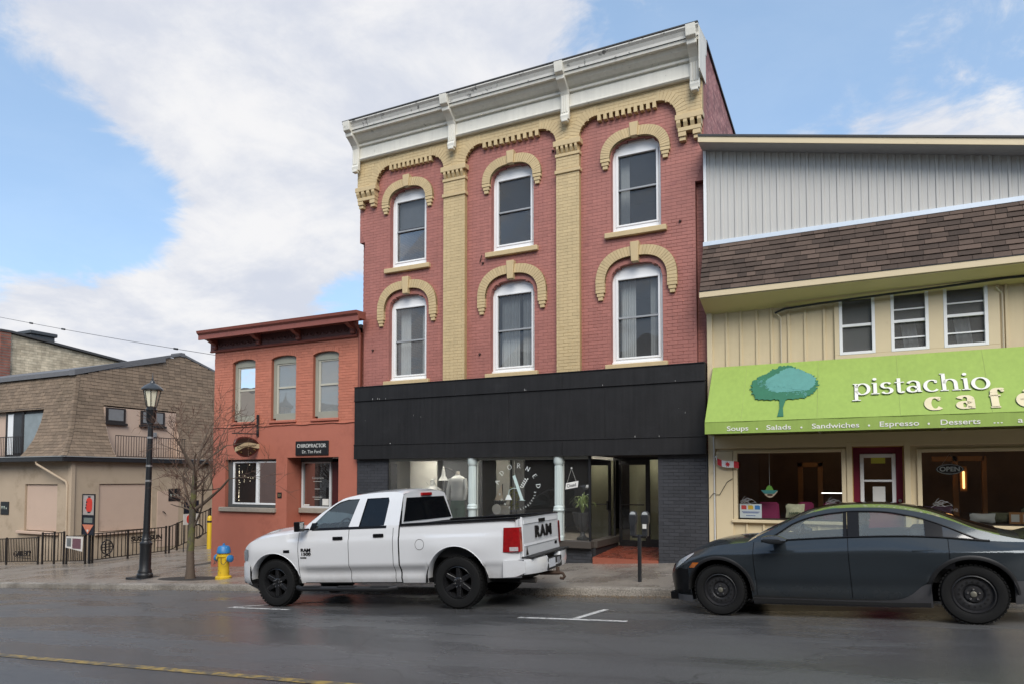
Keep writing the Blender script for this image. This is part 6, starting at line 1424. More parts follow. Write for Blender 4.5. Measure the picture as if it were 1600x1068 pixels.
def stations(a, b, arches, n=60):
    xs = set(rng(a, b, n))
    for cx, _, r, _ in arches:
        for k in range(33): xs.add(cx - r * cos(pi * k / 32))
        xs |= {cx - r - .001, cx + r + .001}
    return sorted(x for x in xs if a <= x <= b)
def flare(root, arches, yf, W, m_, wd=.035, y=-.012, name='wheel_arch_trim', zc=None):
    for cx, cz, r, rzz in arches:
        for side in (0, 1):
            rows = []
            for k in range(31):
                a = pi * k / 30 if zc is None else zc + (pi - 2 * zc) * k / 30
                row = []
                for rr, dy in ((0, .14), (0, .0), (wd * .6, -.008), (wd, .002)):
                    xx, z_ = cx - (r + rr) * cos(a), cz + (rzz + rr) * sin(a); yy = yf(xx, z_) + y + dy
                    row.append((xx, yy if side == 0 else W - yy, z_))
                rows.append(row)
            MB().grid(rows).build(name, m_, root, smooth=60, local=True)
def liner(root, arches, W, name='wheel_well'):
    for cx, cz, r, rzz in arches:
        mb = MB().grid([[(cx - r * 1.02 * cos(pi * k / 16), y, cz + rzz * 1.02 * sin(pi * k / 16)) for y in (.03, .55)] for k in range(17)])
        mb.add([(cx - r * 1.02 * cos(pi * k / 16), .55, cz + rzz * 1.02 * sin(pi * k / 16)) for k in range(17)], [tuple(range(17))]); both(mb, W).build(name, UND, root, local=True)
# ----------------------------------------------------------------- pickup
def pickup():
    W = 2.02; WB = 3.565; R = .41
    g = (.21) / WB
    t = thing('pickup_truck', 'white crew pickup truck with black wheels parked at the kerb', 'pickup truck', (-9.144, -5.52, -.491), rot=(0, -math.atan(g), math.atan2(.239, 3.557)))
    t.location.z += 0.0
    PW = paint('white car paint', (.74, .745, .75), .22, dirt=((.50, .49, .47), .62, .85, .35)); BG = mat('black trim', (.007, .007, .008), .3, spec=.22); TG = glass('tinted glass', (.05, .055, .06)); FG = glass('vehicle glass', (.75, .83, .80), boost=1.3, haze=.10, hcol=(.45, .5, .48))
    grime(PW, .40, .74, (.36, .33, .30), .5); AR = [(0, R, .535, .515), (WB, R, .53, .565)]
    base = lambda x: .70 if x < -.53 else (.405 if x < 3.2 else .475)
    zl = arch_low(base, AR); zlow = lambda x: zl(x) if abs(x) < .535 or abs(x - WB) < .53 else base(x)
    zu = lambda x: smoothtab([(-.72, .98), (-.62, 1.07), (-.45, 1.16), (-.2, 1.205), (.1, 1.235), (.5, 1.275), (.8, 1.30), (2.3, 1.345), (2.54, 1.338), (4.64, 1.372)], x)
    def yf(x, z):
        y = .035 + .05 * max(0, (z - 1.0) / .35) ** 2 + (.012 * min(1, max(0, (z - 1.13) / .03)) if x > .3 else 0) + .06 * max(0, (.72 - z) / .3) ** 1.5
        y -= .022 * math.exp(-((z - .70) / .03) ** 2) * (0 if x < .5 else 1) * 0
        if .55 < x < 4.4 and z < .69: y += .024 * min(1, (.69 - z) / .02)
        if .5 < z < .66 and .6 < x < 3.0: y += .03 * sin(pi * (z - .5) / .16)
        y += .10 * max(0, (-.45 - x) / .3) ** 2 + .04 * max(0, (x - 4.35) / .3) ** 2
        for cx, _, r, _ in AR:                   # shoulders over the wheels
            y -= .03 * math.exp(-((x - cx) / .62) ** 4) * math.exp(-((z - .95) / .16) ** 2)
        return y
    def seg(a, b, name):
        both(xpatch(stations(a, b, AR, max(8, int((b - a) * 14))), zlow, zu, yf, 22), W).build(name, PW, t, smooth=50, local=True)
    seg(-.72, .535, 'front_fender'); seg(.545, 1.565, 'front_door'); seg(1.575, 2.43, 'rear_door'); seg(2.44, 2.535, 'cab_corner'); seg(2.56, 4.64, 'bed_side')
    both(xpatch(rng(.53, 2.56, 20), lambda x: .41, lambda x: zu(x) - .01, lambda x, z: yf(x, z) + .05, 8), W).build('seam_shadow', BG, t, local=True)
    # hood
    cr = lambda x: smoothtab([(-.80, .02), (-.6, .075), (-.3, .115), (0, .125), (.4, .12), (.72, .10)], x)
    rows = []
    for x in rng(-.72, .70, 22):
        row = []
        for k in range(25):
            u = -1 + k / 12; y = W / 2 + u * (W / 2 - yf(x, zu(x)) - .002); zc = zu(x) + cr(x) * (1 - abs(u) ** 3.2) ** .8 + .022 * math.exp(-((abs(u) - .50) / .10) ** 2) * (1 if x > -.6 else .3); row.append((x - .16 * (1 - u * u) * max(0, (.1 - x) / .82), y, zc))
        rows.append(row)
    MB().grid(rows).build('hood', PW, t, smooth=50, local=True)
    # nose: grille, headlights, bumper
    MB().grid([[(-.725 - .15 * (1 - abs((y - W / 2) / .72) ** 2.2), y, z) for y in rng(.29, W - .29, 12)] for z in (.74, 1.02)]).build('grille', BG, t, local=True)
    both(xpatch(rng(-.74, -.56, 8), lambda x: lerp([(-.74, .80), (-.6, .815), (-.56, .90)], x), lambda x: lerp([(-.74, .97), (-.66, 1.02), (-.56, 1.0)], x), lambda x, z: yf(x, z) - .008, 4), W).build('headlight', mat('headlight', (.16, .17, .18), .08, .3, 20, coat=1), t, smooth=50, local=True)
    bow = lambda u: .17 * (1 - abs(u) ** 3)
    both(xpatch(rng(-.74, -.512, 10), lambda x: lerp([(-.74, .44), (-.66, .40), (-.512, .385)], x), lambda x: lerp([(-.74, .77), (-.6, .80), (-.512, .74)], x), lambda x, z: yf(x, .85) - .012 + .05 * max(0, (.5 - z) / .12) ** 2 - .012 * sin(pi * min(1, max(0, (z - .4) / .4))), 10), W).build('bumper_end', PW, t, smooth=50, local=True)
    rows = []
    for z, dx in ((.77, .0), (.74, -.012), (.66, -.022), (.56, -.012), (.50, .0), (.46, -.012), (.44, .0), (.40, .03)):
        ye = yf(-.74, .85) - .012; rows.append([(-.74 + dx * .6 - bow(u) , W / 2 + u * (W / 2 - ye), z) for u in rng(-1, 1, 20)])
    MB().grid(rows).build('front_bumper', PW, t, smooth=50, local=True)
    MB().grid([[(-.60, y, .40), (-.35, y, .30)] for y in (.06, W - .06)]).build('air_dam', CLAD, t, local=True, solid=.02)
    # cabin
    roofl = [(.60, 1.30), (.70, 1.415), (.95, 1.595), (1.22, 1.755), (1.36, 1.82), (1.6, 1.862), (1.9, 1.885), (2.26, 1.89), (2.45, 1.875), (2.53, 1.84)]
    rl = lambda x: smoothtab(roofl, x)
    inv = sorted([(z, x) for x, z in roofl[:6]])
    A0 = lambda z: lerp(inv, z)
    yc = lambda x, z: .085 + .36 * max(0, z - 1.30) + .10 * max(0, z - 1.75)
    wl = lambda z: lerp([(1.305, .80), (1.42, .835), (1.60, 1.03), (1.72, 1.20), (1.775, 1.32), (1.80, 1.45)], z); wr = lambda z: lerp([(1.30, 1.535), (1.80, 1.685)], z)
    w2l = lambda z: lerp([(1.34, 1.75), (1.80, 1.835)], z); w2r = lambda z: lerp([(1.34, 2.245), (1.42, 2.255), (1.74, 2.285), (1.80, 2.26)], z)
    zz = rng(1.30, 1.80, 16)
    both(zpatch(zz, A0, wl, yc), W).build('windscreen_pillar', PW, t, smooth=50, local=True)
    both(zpatch(zz, wr, w2l, yc), W).build('door_pillar', PW, t, smooth=50, local=True); both(zpatch(zz, w2r, lambda z: 2.535 + .0 * z, yc), W).build('rear_pillar', PW, t, smooth=50, local=True)
    both(xpatch(rng(1.32, 2.535, 24), lambda x: 1.80, lambda x: max(1.801, rl(x)), yc, 4), W).build('roof_rail', PW, t, smooth=50, local=True)
    yg = lambda x, z: yc(x, z) + .018
    both(zpatch(rng(1.30, 1.80, 12), lambda z: wl(z) - .01, lambda z: wr(z) + .01, yg), W).build('front_side_window', FG, t, local=True); both(zpatch(rng(1.34, 1.80, 12), lambda z: w2l(z) - .01, lambda z: w2r(z) + .01, yg), W).build('rear_side_window', TG, t, local=True)
    both(zpatch(rng(1.30, 1.342, 2), lambda z: .80, lambda z: 2.3, lambda x, z: yc(x, z) - .006), W).build('belt_moulding', BG, t, local=True)
    both(zpatch(rng(1.31, 1.43, 4), lambda z: .745 + (z - 1.31) * .3, lambda z: wl(z) + .06, lambda x, z: yc(x, z) - .004), W).build('quarter_plate', BG, t, local=True)
    both(xpatch(rng(1.66, 1.72, 1), lambda x: 1.345, lambda x: 1.80, lambda x, z: yc(x, z) + .02, 4), W)
    def across(xs, m_, name, crown=.055, edge=None):
        rows = []
        for x in xs:
            ze = rl(x); y0 = yc(x, ze); rows.append([(x - .10 * (1 - u * u) * max(0, min(1, (1.45 - x) / .8)), W / 2 + u * (W / 2 - y0), ze + crown * (1 - abs(u) ** 2.6)) for u in rng(-1, 1, 16)])
        MB().grid(rows).build(name, m_, t, smooth=50, local=True)
    across(rng(.60, 1.36, 10), FG, 'windscreen', .03); across(rng(1.36, 2.53, 14), PW, 'roof', .05)
    # cab rear wall with dark glass
    def rx(z): return 2.535 + .05 * max(0, (1.84 - z)) / .5
    ring = []
    zl_, zh_ = 1.34, 1.845
    mb = MB()
    def bk(y, z, d=0.0): return (rx(z) + d, y, z)
    y0b, y0t = yc(2.53, 1.34) , yc(2.53, 1.83)
    O = [bk(y0b, zl_), bk(W - y0b, zl_), bk(W - y0t, 1.83), bk(W - y0t - .25, 1.885), bk(y0t + .25, 1.885), bk(y0t, 1.83)]
    mb.add(O, [(0, 1, 2, 3, 4, 5)]); mb.build('cab_rear', PW, t, local=True)
    I = [bk(y0b + .06, 1.39, .006), bk(W - y0b - .06, 1.39, .006), bk(W - y0t - .07, 1.78, .006), bk(y0t + .07, 1.78, .006)]
    MB().prism(I, (.004, 0, 0)).build('rear_window', mat('black glass', (.006, .007, .009), .04, .0, 3, coat=1), t, local=True)
    MB().box(rx(1.83) - .0, rx(1.83) + .04, W / 2 - .18, W / 2 + .18, 1.80, 1.855).build('high_stop_light', mat('red lens', (.35, .01, .012), .12, .2, 30, coat=1), t, local=True, bevel=.01)
    # bed
    m = MB(); m.box(2.57, 4.60, .16, .20, .85, 1.33); m.box(2.57, 4.60, W - .20, W - .16, .85, 1.33); m.box(2.57, 4.60, .16, W - .16, .80, .85); m.box(2.57, 2.60, .16, W - .16, .85, 1.33); m.build('bed', CLAD, t, local=True)
    for y0, y1 in ((.055, .21), (W - .21, W - .055)): MB().prism([(2.56, y0, zu(2.56) - .012), (4.64, y0, zu(4.64) - .012), (4.64, y0, zu(4.64) + .022), (2.56, y0, zu(2.56) + .022)], (0, y1 - y0, 0)).build('rail_cap', BG, t, local=True, bevel=.008)
    # tailgate
    tg = MB().box(4.60, 4.665, .17, W - .17, .76, 1.385).build('tailgate', PW, t, local=True, bevel=.015)
    both(MB().box(4.60, 4.64, .075, .165, .50, 1.36), W).build('bed_corner', PW, t, local=True)
    for a, b in ((1.27, 1.36), (.93, .985)): MB().prism([(4.666, .22, a), (4.666, W - .22, a), (4.650, W - .22, b), (4.650, .22, b)], (.012, 0, 0)).build('tailgate_crease', PW, t, local=True, bevel=.006)
    MB().box(4.672, 4.69, W / 2 - .14, W / 2 + .14, 1.27, 1.33).build('tailgate_handle', BG, t, local=True, bevel=.006)
    MB().box(4.60, 4.68, .20, W - .20, 1.386, 1.40).build('tailgate_cap', BG, t, local=True, bevel=.005)
    [text(ch, .25, BG, 'letter', t, frame((4.68, W / 2 + .05 + dy, 1.045), (0, 1, 0), (0, 0, 1)), bold=.035, width=w_, depth=.006, local=True) for ch, dy, w_ in (('R', -.28, .22), ('A', -.02, .26), ('M', .27, .26))]; text('4X4', .07, BG, 'lettering', t, frame((4.668, W - .34, .86), (0, 1, 0), (0, 0, 1)), bold=.03, depth=.004, local=True)
    MB().prism([(4.667, .27, .80), (4.667, .37, .80), (4.667, .32, .93)], (.004, 0, 0)).build('emblem', BG, t, local=True)
    RL = mat('red tail lens', (.30, .006, .008), .10, .55, 16, coat=1)
    for s in (0, 1):
        mb = MB().grid([[(4.385 + .03 * (z - .87) / .37, .055, z), (4.52, .048, z), (4.63, .062, z), (4.662, .085, z), (4.668, .165, z)] for z in rng(.87, 1.24, 8)])
        if s: mb.v = [(x, W - y, z) for x, y, z in mb.v]
        # light sits proud of the bed side
        mb.v = [(x, y - .028 if not s else y + .028, z) for x, y, z in mb.v]; mb.build('tail_light', RL, t, smooth=50, local=True)
        y0 = .024 if not s else W - .024; MB().box(4.50, 4.64, min(y0, y0 - .004 if not s else y0 + .004), max(y0, y0 - .004 if not s else y0 + .004) + .001, .885, .945).build('reverse_lamp', mat('clear lens', (.55, .5, .5), .12, .3, 20, coat=1), t, local=True)
    # rear bumper, hitch
    rows = []
    for k in range(25):
        u = -1 + k / 12; y = W / 2 + u * (W / 2 - .03); xr = 4.72 + .14 * (1 - abs(u) ** 4); zt = .76 - (.10 if abs(u) < .33 else 0); zb = .50 + .03 * abs(u); rows.append([(xr - .10, y, zt), (xr, y, zt - .01), (xr + .015, y, (zt + zb) / 2), (xr - .01, y, zb), (xr - .12, y, zb - .02)])
    MB().grid(rows).build('rear_bumper', PW, t, smooth=40, local=True)
    for s in (0, 1):
        yy = .03 if not s else W - .03; MB().add([(4.38, yy, .745), (4.37, yy, .49), (4.58, yy, .50), (4.74, yy, .56), (4.74, yy, .73), (4.66, yy, .745)], [(0, 1, 2, 3, 4, 5)]).build('bumper_end', PW, t, local=True, solid=.02)
    MB().box(4.55, 4.84, .14, W - .14, .762, .785).build('bumper_step', CLAD, t, local=True, bevel=.008); MB().box(4.80, 4.872, W / 2 - .34, W / 2 + .34, .52, .70).build('plate_recess', CLAD, t, local=True, bevel=.01)
    MB().box(4.873, 4.878, W / 2 - .30, W / 2 - .0, .555, .69).build('licence_plate', mat('plate white', (.55, .57, .60), .5, .35, 40), t, local=True); MB().box(4.873, 4.882, W / 2 + .10, W / 2 + .22, .57, .68).build('trailer_socket', mat('socket', (.25, .26, .28), .4), t, local=True)
    RU = mat('rusty iron', (.06, .035, .022), .8, .5, 20); MB().tube([(4.6, W / 2, .44), (4.94, W / 2, .44)], .035, 8).tube([(4.93, W / 2, .44), (4.99, W / 2, .43), (5.02, W / 2, .38), (4.99, W / 2, .345), (4.94, W / 2, .355)], .024, 8).tube([(4.91, W / 2, .44), (4.91, W / 2, .53)], .03, 8).build('tow_hook', RU, t, local=True)
    MB().tube([(4.2, .42, .42), (4.75, .42, .40)], .045, 10).build('exhaust', mat('exhaust steel', (.12, .11, .10), .4, metal=.8), t, local=True)
    # details on the near flank
    for s in (0, 1):
        yy = lambda y: y if not s else W - y
        for x, z in ((1.36, 1.16), (2.165, 1.185)):
            y = yf(x, z); MB().box(x - .10, x + .10, *sorted((yy(y - .035), yy(y - .005))), z - .028, z + .028).build('door_handle', BG, t, local=True, bevel=.01)
        # step bar
        MB().tube([(.50, yy(.05), .34), (.62, yy(-.02), .325), (2.35, yy(-.02), .325), (2.48, yy(.05), .34)], .042, 10).build('step_bar', CLAD, t, smooth=60, local=True)
        for x in (.85, 1.55, 2.2): MB().box(x - .17, x + .17, *sorted((yy(-.055), yy(.02))), .355, .372).build('step_pad', CLAD, t, local=True)
        # mirror
        mb = MB().box(.70, .745, *sorted((yy(-.02), yy(.10))), 1.31, 1.345); mb.box(.62, .735, *sorted((yy(-.17), yy(-.02))), 1.30, 1.47); mb.build('mirror', BG, t, local=True, bevel=.025, bseg=3)
        MB().box(.736, .742, *sorted((yy(-.155), yy(-.035))), 1.315, 1.455).build('mirror_glass', mat('mirror', (.4, .42, .43), .05, metal=1), t, local=True)
    bf = lambda x, z: frame((x, yf(x, z) - .006, z), (1, 0, 0), (0, 0, 1))
    text('RAM', .075, BG, 'badge', t, bf(.70, .950), bold=.04, width=.20, depth=.005, local=True); text('1500', .07, BG, 'badge', t, bf(.70, .885), bold=.02, width=.19, depth=.005, local=True); MB().box(.585, .71, yf(.65, .85) - .008, yf(.65, .85), .838, .856).build('badge', BG, t, local=True)
    MB().box(.235, .365, yf(.3, .96) - .007, yf(.3, .96) + .01, .935, .985).build('badge', BG, t, local=True, bevel=.004)
    MB().tube([(2.94 + .083 * cos(a), yf(2.94 + .083 * cos(a), 1.02 + .083 * sin(a)) - .001, 1.02 + .083 * sin(a)) for a in [2 * pi * k / 24 for k in range(25)]], .0035, 4).build('fuel_door', BG, t, local=True)
    flare(t, AR, yf, W, PW, .012, -.002, zc=.12); liner(t, AR, W)
    m = MB(); m.box(-.55, 4.5, .35, W - .35, .38, .80); m.box(.55, 2.55, .12, W - .12, .40, .5); m.build('chassis', UND, t, local=True)
    MB().box(.75, 2.5, .14, W - .14, .5, 1.02).build('cab_floor', UND, t, local=True); MB().box(.62, .98, .14, W - .14, 1.0, 1.30).build('dashboard', CLAD, t, local=True, bevel=.03)
    SEAT = mat('dark seat cloth', (.03, .03, .032), .8)
    for y in (.50, W - .50): MB().box(1.35, 1.85, y - .25, y + .25, 1.0, 1.12).prism([(1.75, y - .24, 1.1), (1.9, y - .24, 1.1), (1.98, y - .24, 1.56), (1.86, y - .24, 1.56)], (0, .48, 0)).box(1.88, 1.98, y - .13, y + .13, 1.58, 1.74).build('seat', SEAT, t, local=True, bevel=.03)
    MB().box(2.2, 2.42, .25, W - .25, 1.0, 1.56).build('rear_seat', SEAT, t, local=True, bevel=.04)
    MB().tube([(1.16 + .06 * sin(a), .52 + .18 * cos(a), 1.30 + .17 * sin(a)) for a in [2 * pi * k / 20 for k in range(21)]], .016, 6).tube([(1.16, .52, 1.3), (.95, .52, 1.2)], .03, 6).build('steering_wheel', BG, t, smooth=60, local=True)
    for x in (0, WB):
        wheel(t, x, R, R, .27, .055, 1, 'truck'); wheel(t, x, R, R, .27, W - .055, -1, 'truck')
    return t
pickup()
# ----------------------------------------------------------------- saloon
def saloon():
    WB = 2.797; W = 1.80; R = .33
    t = thing('saloon_car', 'dark grey streamlined saloon car with plain steel wheels outside the cafe', 'car', (-1.618, -5.256, -.04), rot=(0, -math.atan(.177 / WB), math.atan2(-.225, 2.788)))
    GP = mat('graphite metallic paint', (.042, .052, .060), .20, .06, 40, metal=.45, coat=.5, spec=.2); BG = mat('black trim', (.007, .007, .008), .3, spec=.22); FG = glass('fogged glass', (.80, .86, .83), boost=1.3, haze=.17, hcol=(.50, .55, .53)); SLV = mat('grey sill trim', (.09, .09, .095), .4, metal=.3)
    grime(GP, .18, .55, (.085, .08, .072), .5); AR = [(0, R, .40, .405), (WB, R, .40, .395)]
    base = lambda x: smoothtab([(-.80, .30), (-.5, .24), (-.38, .25), (.4, .23), (2.4, .25), (3.2, .33), (3.7, .42)], x)
    zl = arch_low(base, AR)
    zu = lambda x: smoothtab([(-.76, .58), (-.66, .655), (-.52, .745), (-.35, .82), (-.13, .885), (.15, .925), (.45, .945), (.79, .962), (1.5, .985), (2.1, .987), (2.5, .968), (2.9, .925), (3.2, .90), (3.5, .885), (3.72, .86)], x)
    yp = lambda x: smoothtab([(-.80, .62), (-.74, .42), (-.64, .25), (-.5, .12), (-.3, .045), (0, .015), (.4, .005), (2.5, .0), (3.0, .03), (3.4, .11), (3.62, .24), (3.74, .42)], x)
    def yf(x, z):
        zb = zu(x); y = yp(x) + .015
        zc = min(.80, zb - .10); y += (.105 * ((z - zc) / max(.08, zb - zc)) ** 1.25 if z > zc else .055 * ((zc - z) / .5)) + .04 * max(0, (.40 - z) / .2) ** 1.6
        for cx, _, r, _ in AR: y -= .035 * math.exp(-((x - cx) / .55) ** 4) * math.exp(-((z - .70) / .14) ** 2)
        if .45 < x < 2.4: y += .025 * math.exp(-((z - .40) / .07) ** 2)
        return y
    def seg(a, b, name): both(xpatch(stations(a, b, AR, max(10, int((b - a) * 16))), zl, zu, yf, 22), W).build(name, GP, t, smooth=55, local=True)
    seg(-.76, .462, 'front_wing'); seg(.470, 1.568, 'front_door'); seg(1.576, 2.60, 'rear_door'); seg(2.608, 3.74, 'rear_wing')
    both(xpatch(rng(.40, 2.65, 20), lambda x: base(x) + .02 if x < 2.35 else .62, lambda x: zu(x) - .01, lambda x, z: yf(x, z) + .011, 8), W).build('seam_shadow', BG, t, local=True)
    roofl = [(.33, .945), (.52, 1.055), (.78, 1.172), (1.05, 1.292), (1.25, 1.345), (1.45, 1.366), (1.70, 1.368), (2.0, 1.352), (2.25, 1.312), (2.53, 1.232), (2.93, 1.062), (3.23, .972), (3.45, .93), (3.66, .915)]
    rl0 = lambda x: smoothtab(roofl, x)
    rl = lambda x: max(rl0(x) - .035, zu(x) + .001)
    wt = lambda x: max(zu(x) + .0015, min(rl(x) - .02, smoothtab([(.60, .96), (.75, 1.04), (.95, 1.165), (1.2, 1.246), (1.55, 1.288), (1.72, 1.288), (2.0, 1.268), (2.28, 1.205), (2.43, 1.155), (2.65, 1.06), (2.9, .935), (3.0, .92)], x)))
    yc = lambda x, z: yf(x, zu(x)) + .55 * max(0, z - zu(x)) + .35 * max(0, z - zu(x)) ** 2
    both(xpatch(rng(.36, 3.66, 80), lambda x: wt(x) if .60 < x < 2.96 else zu(x), rl, yc, 4), W).build('roof_rail', GP, t, smooth=55, local=True)
    for a, b, m_, nm, d in ((.62, 1.525, FG, 'front_side_window', .010), (1.525, 1.565, BG, 'door_pillar', -.002), (1.572, 1.70, BG, 'door_pillar', -.002), (1.70, 2.385, FG, 'rear_side_window', .010), (2.385, 2.56, BG, 'rear_pillar', -.002), (2.56, 2.95, mat('dark quarter glass', (.03, .033, .036), .06, .1, 4, coat=1), 'quarter_window', .004)):
        both(xpatch(rng(a, b, max(3, int((b - a) * 30))), zu, wt, lambda x, z, d=d: yc(x, z) + d, 6), W).build(nm, m_, t, smooth=55, local=True)
    # thin black edge round the glass
    for side in (0, 1):
        P = [(x, yc(x, wt(x)) - .004, wt(x)) for x in rng(.62, 2.95, 60)]; Q = [(x, yf(x, zu(x)) - .006, zu(x) + .002) for x in rng(.56, 3.0, 60)]
        f = (lambda p: (p[0], W - p[1], p[2])) if side else (lambda p: p)
        MB().tube([f(p) for p in P], .009, 5).build('window_trim', BG, t, local=True); MB().tube([f(p) for p in Q], .011, 5).build('window_trim', BG, t, local=True)
    def across(xs, edge, m_, name, crown, bow=0.0):
        rows = []
        for x in xs:
            ze = edge(x); y0 = yc(x, ze) if ze > zu(x) + .003 else yf(x, zu(x)); rows.append([(x - bow * (1 - u * u), W / 2 + u * (W / 2 - y0), ze + crown(x) * (1 - abs(u) ** 2.4)) for u in rng(-1, 1, 18)])
        MB().grid(rows).build(name, m_, t, smooth=55, local=True)
    cr = lambda x: max(.02, rl0(x) - rl(x) + .02)
    across(rng(-.76, .42, 26), zu, GP, 'hood', lambda x: smoothtab([(-.78, .01), (-.5, .05), (0, .075), (.45, .06)], x), .0)
    across(rng(.38, 1.18, 18), rl, FG, 'windscreen', cr, 0.0); across(rng(1.18, 2.35, 20), rl, mat('gloss black roof', (.010, .011, .012), .12, .1, 5, coat=1), 'roof', cr); across(rng(2.35, 3.10, 16), rl, mat('black glass', (.006, .007, .009), .04, .0, 3, coat=1), 'rear_window', cr); across(rng(3.10, 3.74, 12), lambda x: max(rl(x), zu(x)) if x < 3.67 else zu(x), GP, 'boot_lid', lambda x: .04)
    MB().grid([[(x, y, .955 + (x - 3.30) * .25 - .05 * ((y - W / 2) / .8) ** 2) for y in rng(.22, W - .22, 14)] for x in (3.28, 3.42, 3.58)]).build('spoiler', BG, t, local=True, solid=.02)
    # nose and tail closures
    def cap(x, name, m_):
        pts = [(x, yf(x, z), z) for z in rng(zl(x), zu(x), 8)]; MB().add(pts + [(x, W - y, z) for _, y, z in pts[::-1]], [tuple(range(18))]).build(name, m_, t, local=True)
    cap(3.74, 'rear_panel', BG)
    rows = []
    for z in rng(.26, .60, 8):
        rows.append([(-.76 - .10 * (1 - u * u) * sin(pi * min(1, (z - .15) / .6)), W / 2 + u * (W / 2 - yf(-.76, z) + .002), z) for u in rng(-1, 1, 14)])
    MB().grid(rows).build('front_bumper', BG, t, smooth=55, local=True)
    both(xpatch(rng(-.76, -.42, 10), lambda x: .27, lambda x: min(.60, zu(x) - .10), lambda x, z: yf(x, z) - .006, 6), W).build('bumper_inlay', BG, t, smooth=55, local=True)
    both(xpatch(rng(-.70, -.385, 8), lambda x: .165 + (x + .7) * .0, lambda x: .245 + .02 * (x + .7), lambda x, z: yf(x, .3) - .02, 2), W).build('splitter', SLV, t, local=True)
    MB().box(-.74, -.40, .28, W - .28, .17, .27).build('undertray', BG, t, local=True)
    hl = mat('silver headlamp', (.42, .45, .48), .15, .25, 14, coat=1)
    hz = lambda x: zu(x) - .012
    both(xpatch(rng(-.66, -.33, 10), lambda x: lerp([(-.66, .585), (-.52, .655), (-.33, .80)], x), lambda x: max(hz(x), lerp([(-.66, .585), (-.52, .655), (-.33, .80)], x) + .002), lambda x, z: yf(x, z) - .008, 3), W).build('headlight', hl, t, smooth=55, local=True)
    both(zpatch(rng(.625, .695, 3), lambda z: -.395 + (z - .62) * .9, lambda z: -.31 + (z - .62) * .9, lambda x, z: yf(x, z) - .010, 2), W).build('side_marker', mat('amber lens', (.62, .16, .012), .15, .2, 14, coat=1), t, local=True)
    # sill and side skirt flicking up before the rear wheel
    both(xpatch(stations(.41, 2.40, [], 40), lambda x: .155 + .02 * max(0, x - 1.8), lambda x: smoothtab([(.4, .243), (1.6, .235), (2.05, .255), (2.2, .32), (2.32, .425), (2.40, .445)], x), lambda x, z: yf(x, z) - .012, 3), W).build('sill', SLV, t, smooth=55, local=True)
    both(xpatch(rng(3.18, 3.74, 10), lambda x: .22 + (x - 3.18) * .12, lambda x: .48, lambda x, z: yf(x, z) - .008, 3), W).build('rear_skirt', SLV, t, local=True)
    flare(t, AR, yf, W, CLAD, .045, -.004); liner(t, AR, W)
    for s in (0, 1):
        yy = (lambda y: y) if not s else (lambda y: W - y)
        rows = []
        for k in range(9):
            a = k / 8; x = .63 + .29 * a; hh = .058 * sin(pi * (.12 + .84 * a)) ** .6; rows.append([(x, yy(-.16 + .15 * cos(q) * .55 + .0), 1.0 - .02 * a + hh * sin(q)) for q in rng(0, 2 * pi, 10)])
        MB().grid(rows).build('mirror', mat('gloss black mirror', (.022, .025, .028), .2, coat=1), t, smooth=60, local=True)
        MB().box(.70, .85, *sorted((yy(-.10), yy(.10))), .945, .965).build('mirror_arm', BG, t, local=True, bevel=.008)
        MB().box(2.24, 2.46, *sorted((yy(yf(2.35, .825) - .003), yy(yf(2.35, .825) + .01))), .812, .832).build('door_handle', GP, t, local=True, bevel=.004)
    m = MB(); m.box(-.5, 3.5, .40, W - .40, .20, .55); m.box(.42, 2.38, .10, W - .10, .18, .5); m.build('underbody', UND, t, local=True)
    MB().box(.55, 2.9, .14, W - .14, .45, .80).build('cabin_floor', UND, t, local=True); MB().box(.45, .85, .16, W - .16, .80, .965).build('dashboard', CLAD, t, local=True, bevel=.03)
    SEAT = mat('dark seat cloth', (.03, .03, .032), .8)
    for y in (.47, W - .47): MB().box(1.15, 1.6, y - .23, y + .23, .72, .82).prism([(1.52, y - .22, .8), (1.64, y - .22, .8), (1.74, y - .2, 1.12), (1.64, y - .2, 1.12)], (0, .42, 0)).box(1.66, 1.75, y - .11, y + .11, 1.12, 1.24).build('seat', SEAT, t, local=True, bevel=.03)
    MB().box(2.2, 2.5, .28, W - .28, .75, 1.05).build('rear_seat', SEAT, t, local=True, bevel=.05)
    MB().tube([(.98 + .05 * sin(a), .47 + .16 * cos(a), .99 + .15 * sin(a)) for a in [2 * pi * k / 20 for k in range(21)]], .014, 6).build('steering_wheel', BG, t, smooth=60, local=True)
    for x in (0, WB):
        wheel(t, x, R, R, .20, .05, 1, 'car'); wheel(t, x, R, R, .20, W - .05, -1, 'car')
    return t
saloon()
# ================================================================= things in the shop window
WH = mat('white linen', (.60, .60, .57), .9, .08, 6)
mq = thing('mannequin', 'headless mannequin in white top and green trousers in shop window', 'mannequin', (-8.95, .40, .34))
mx0, my0 = -8.95, .40
def body(prof, name, m_, c=(0, 0, 0), seg=20, sq=.62):
    mb = MB().lathe(prof, (0, 0, 0), seg); mb.v = [(c[0] + x, c[1] + y * sq, c[2] + z) for x, y, z in mb.v]; return mb.build(name, m_, mq, smooth=60)
body([(.16, 1.18), (.20, 1.22), (.195, 1.32), (.18, 1.42), (.19, 1.54), (.215, 1.66), (.21, 1.75), (.14, 1.80), (.07, 1.83), (.062, 1.86)], 'top', WH, (mx0, my0, 0)); body([(.055, 1.85), (.05, 1.93), (.0, 1.94)], 'neck', mat('mannequin skin', (.55, .50, .44), .5), (mx0, my0, 0), 14, .9)
TRO = mat('sage trousers', (.10, .16, .12), .9, .12, 5)
body([(.17, 1.0), (.195, 1.10), (.185, 1.20), (.17, 1.24)], 'trouser_waist', TRO, (mx0, my0, 0))
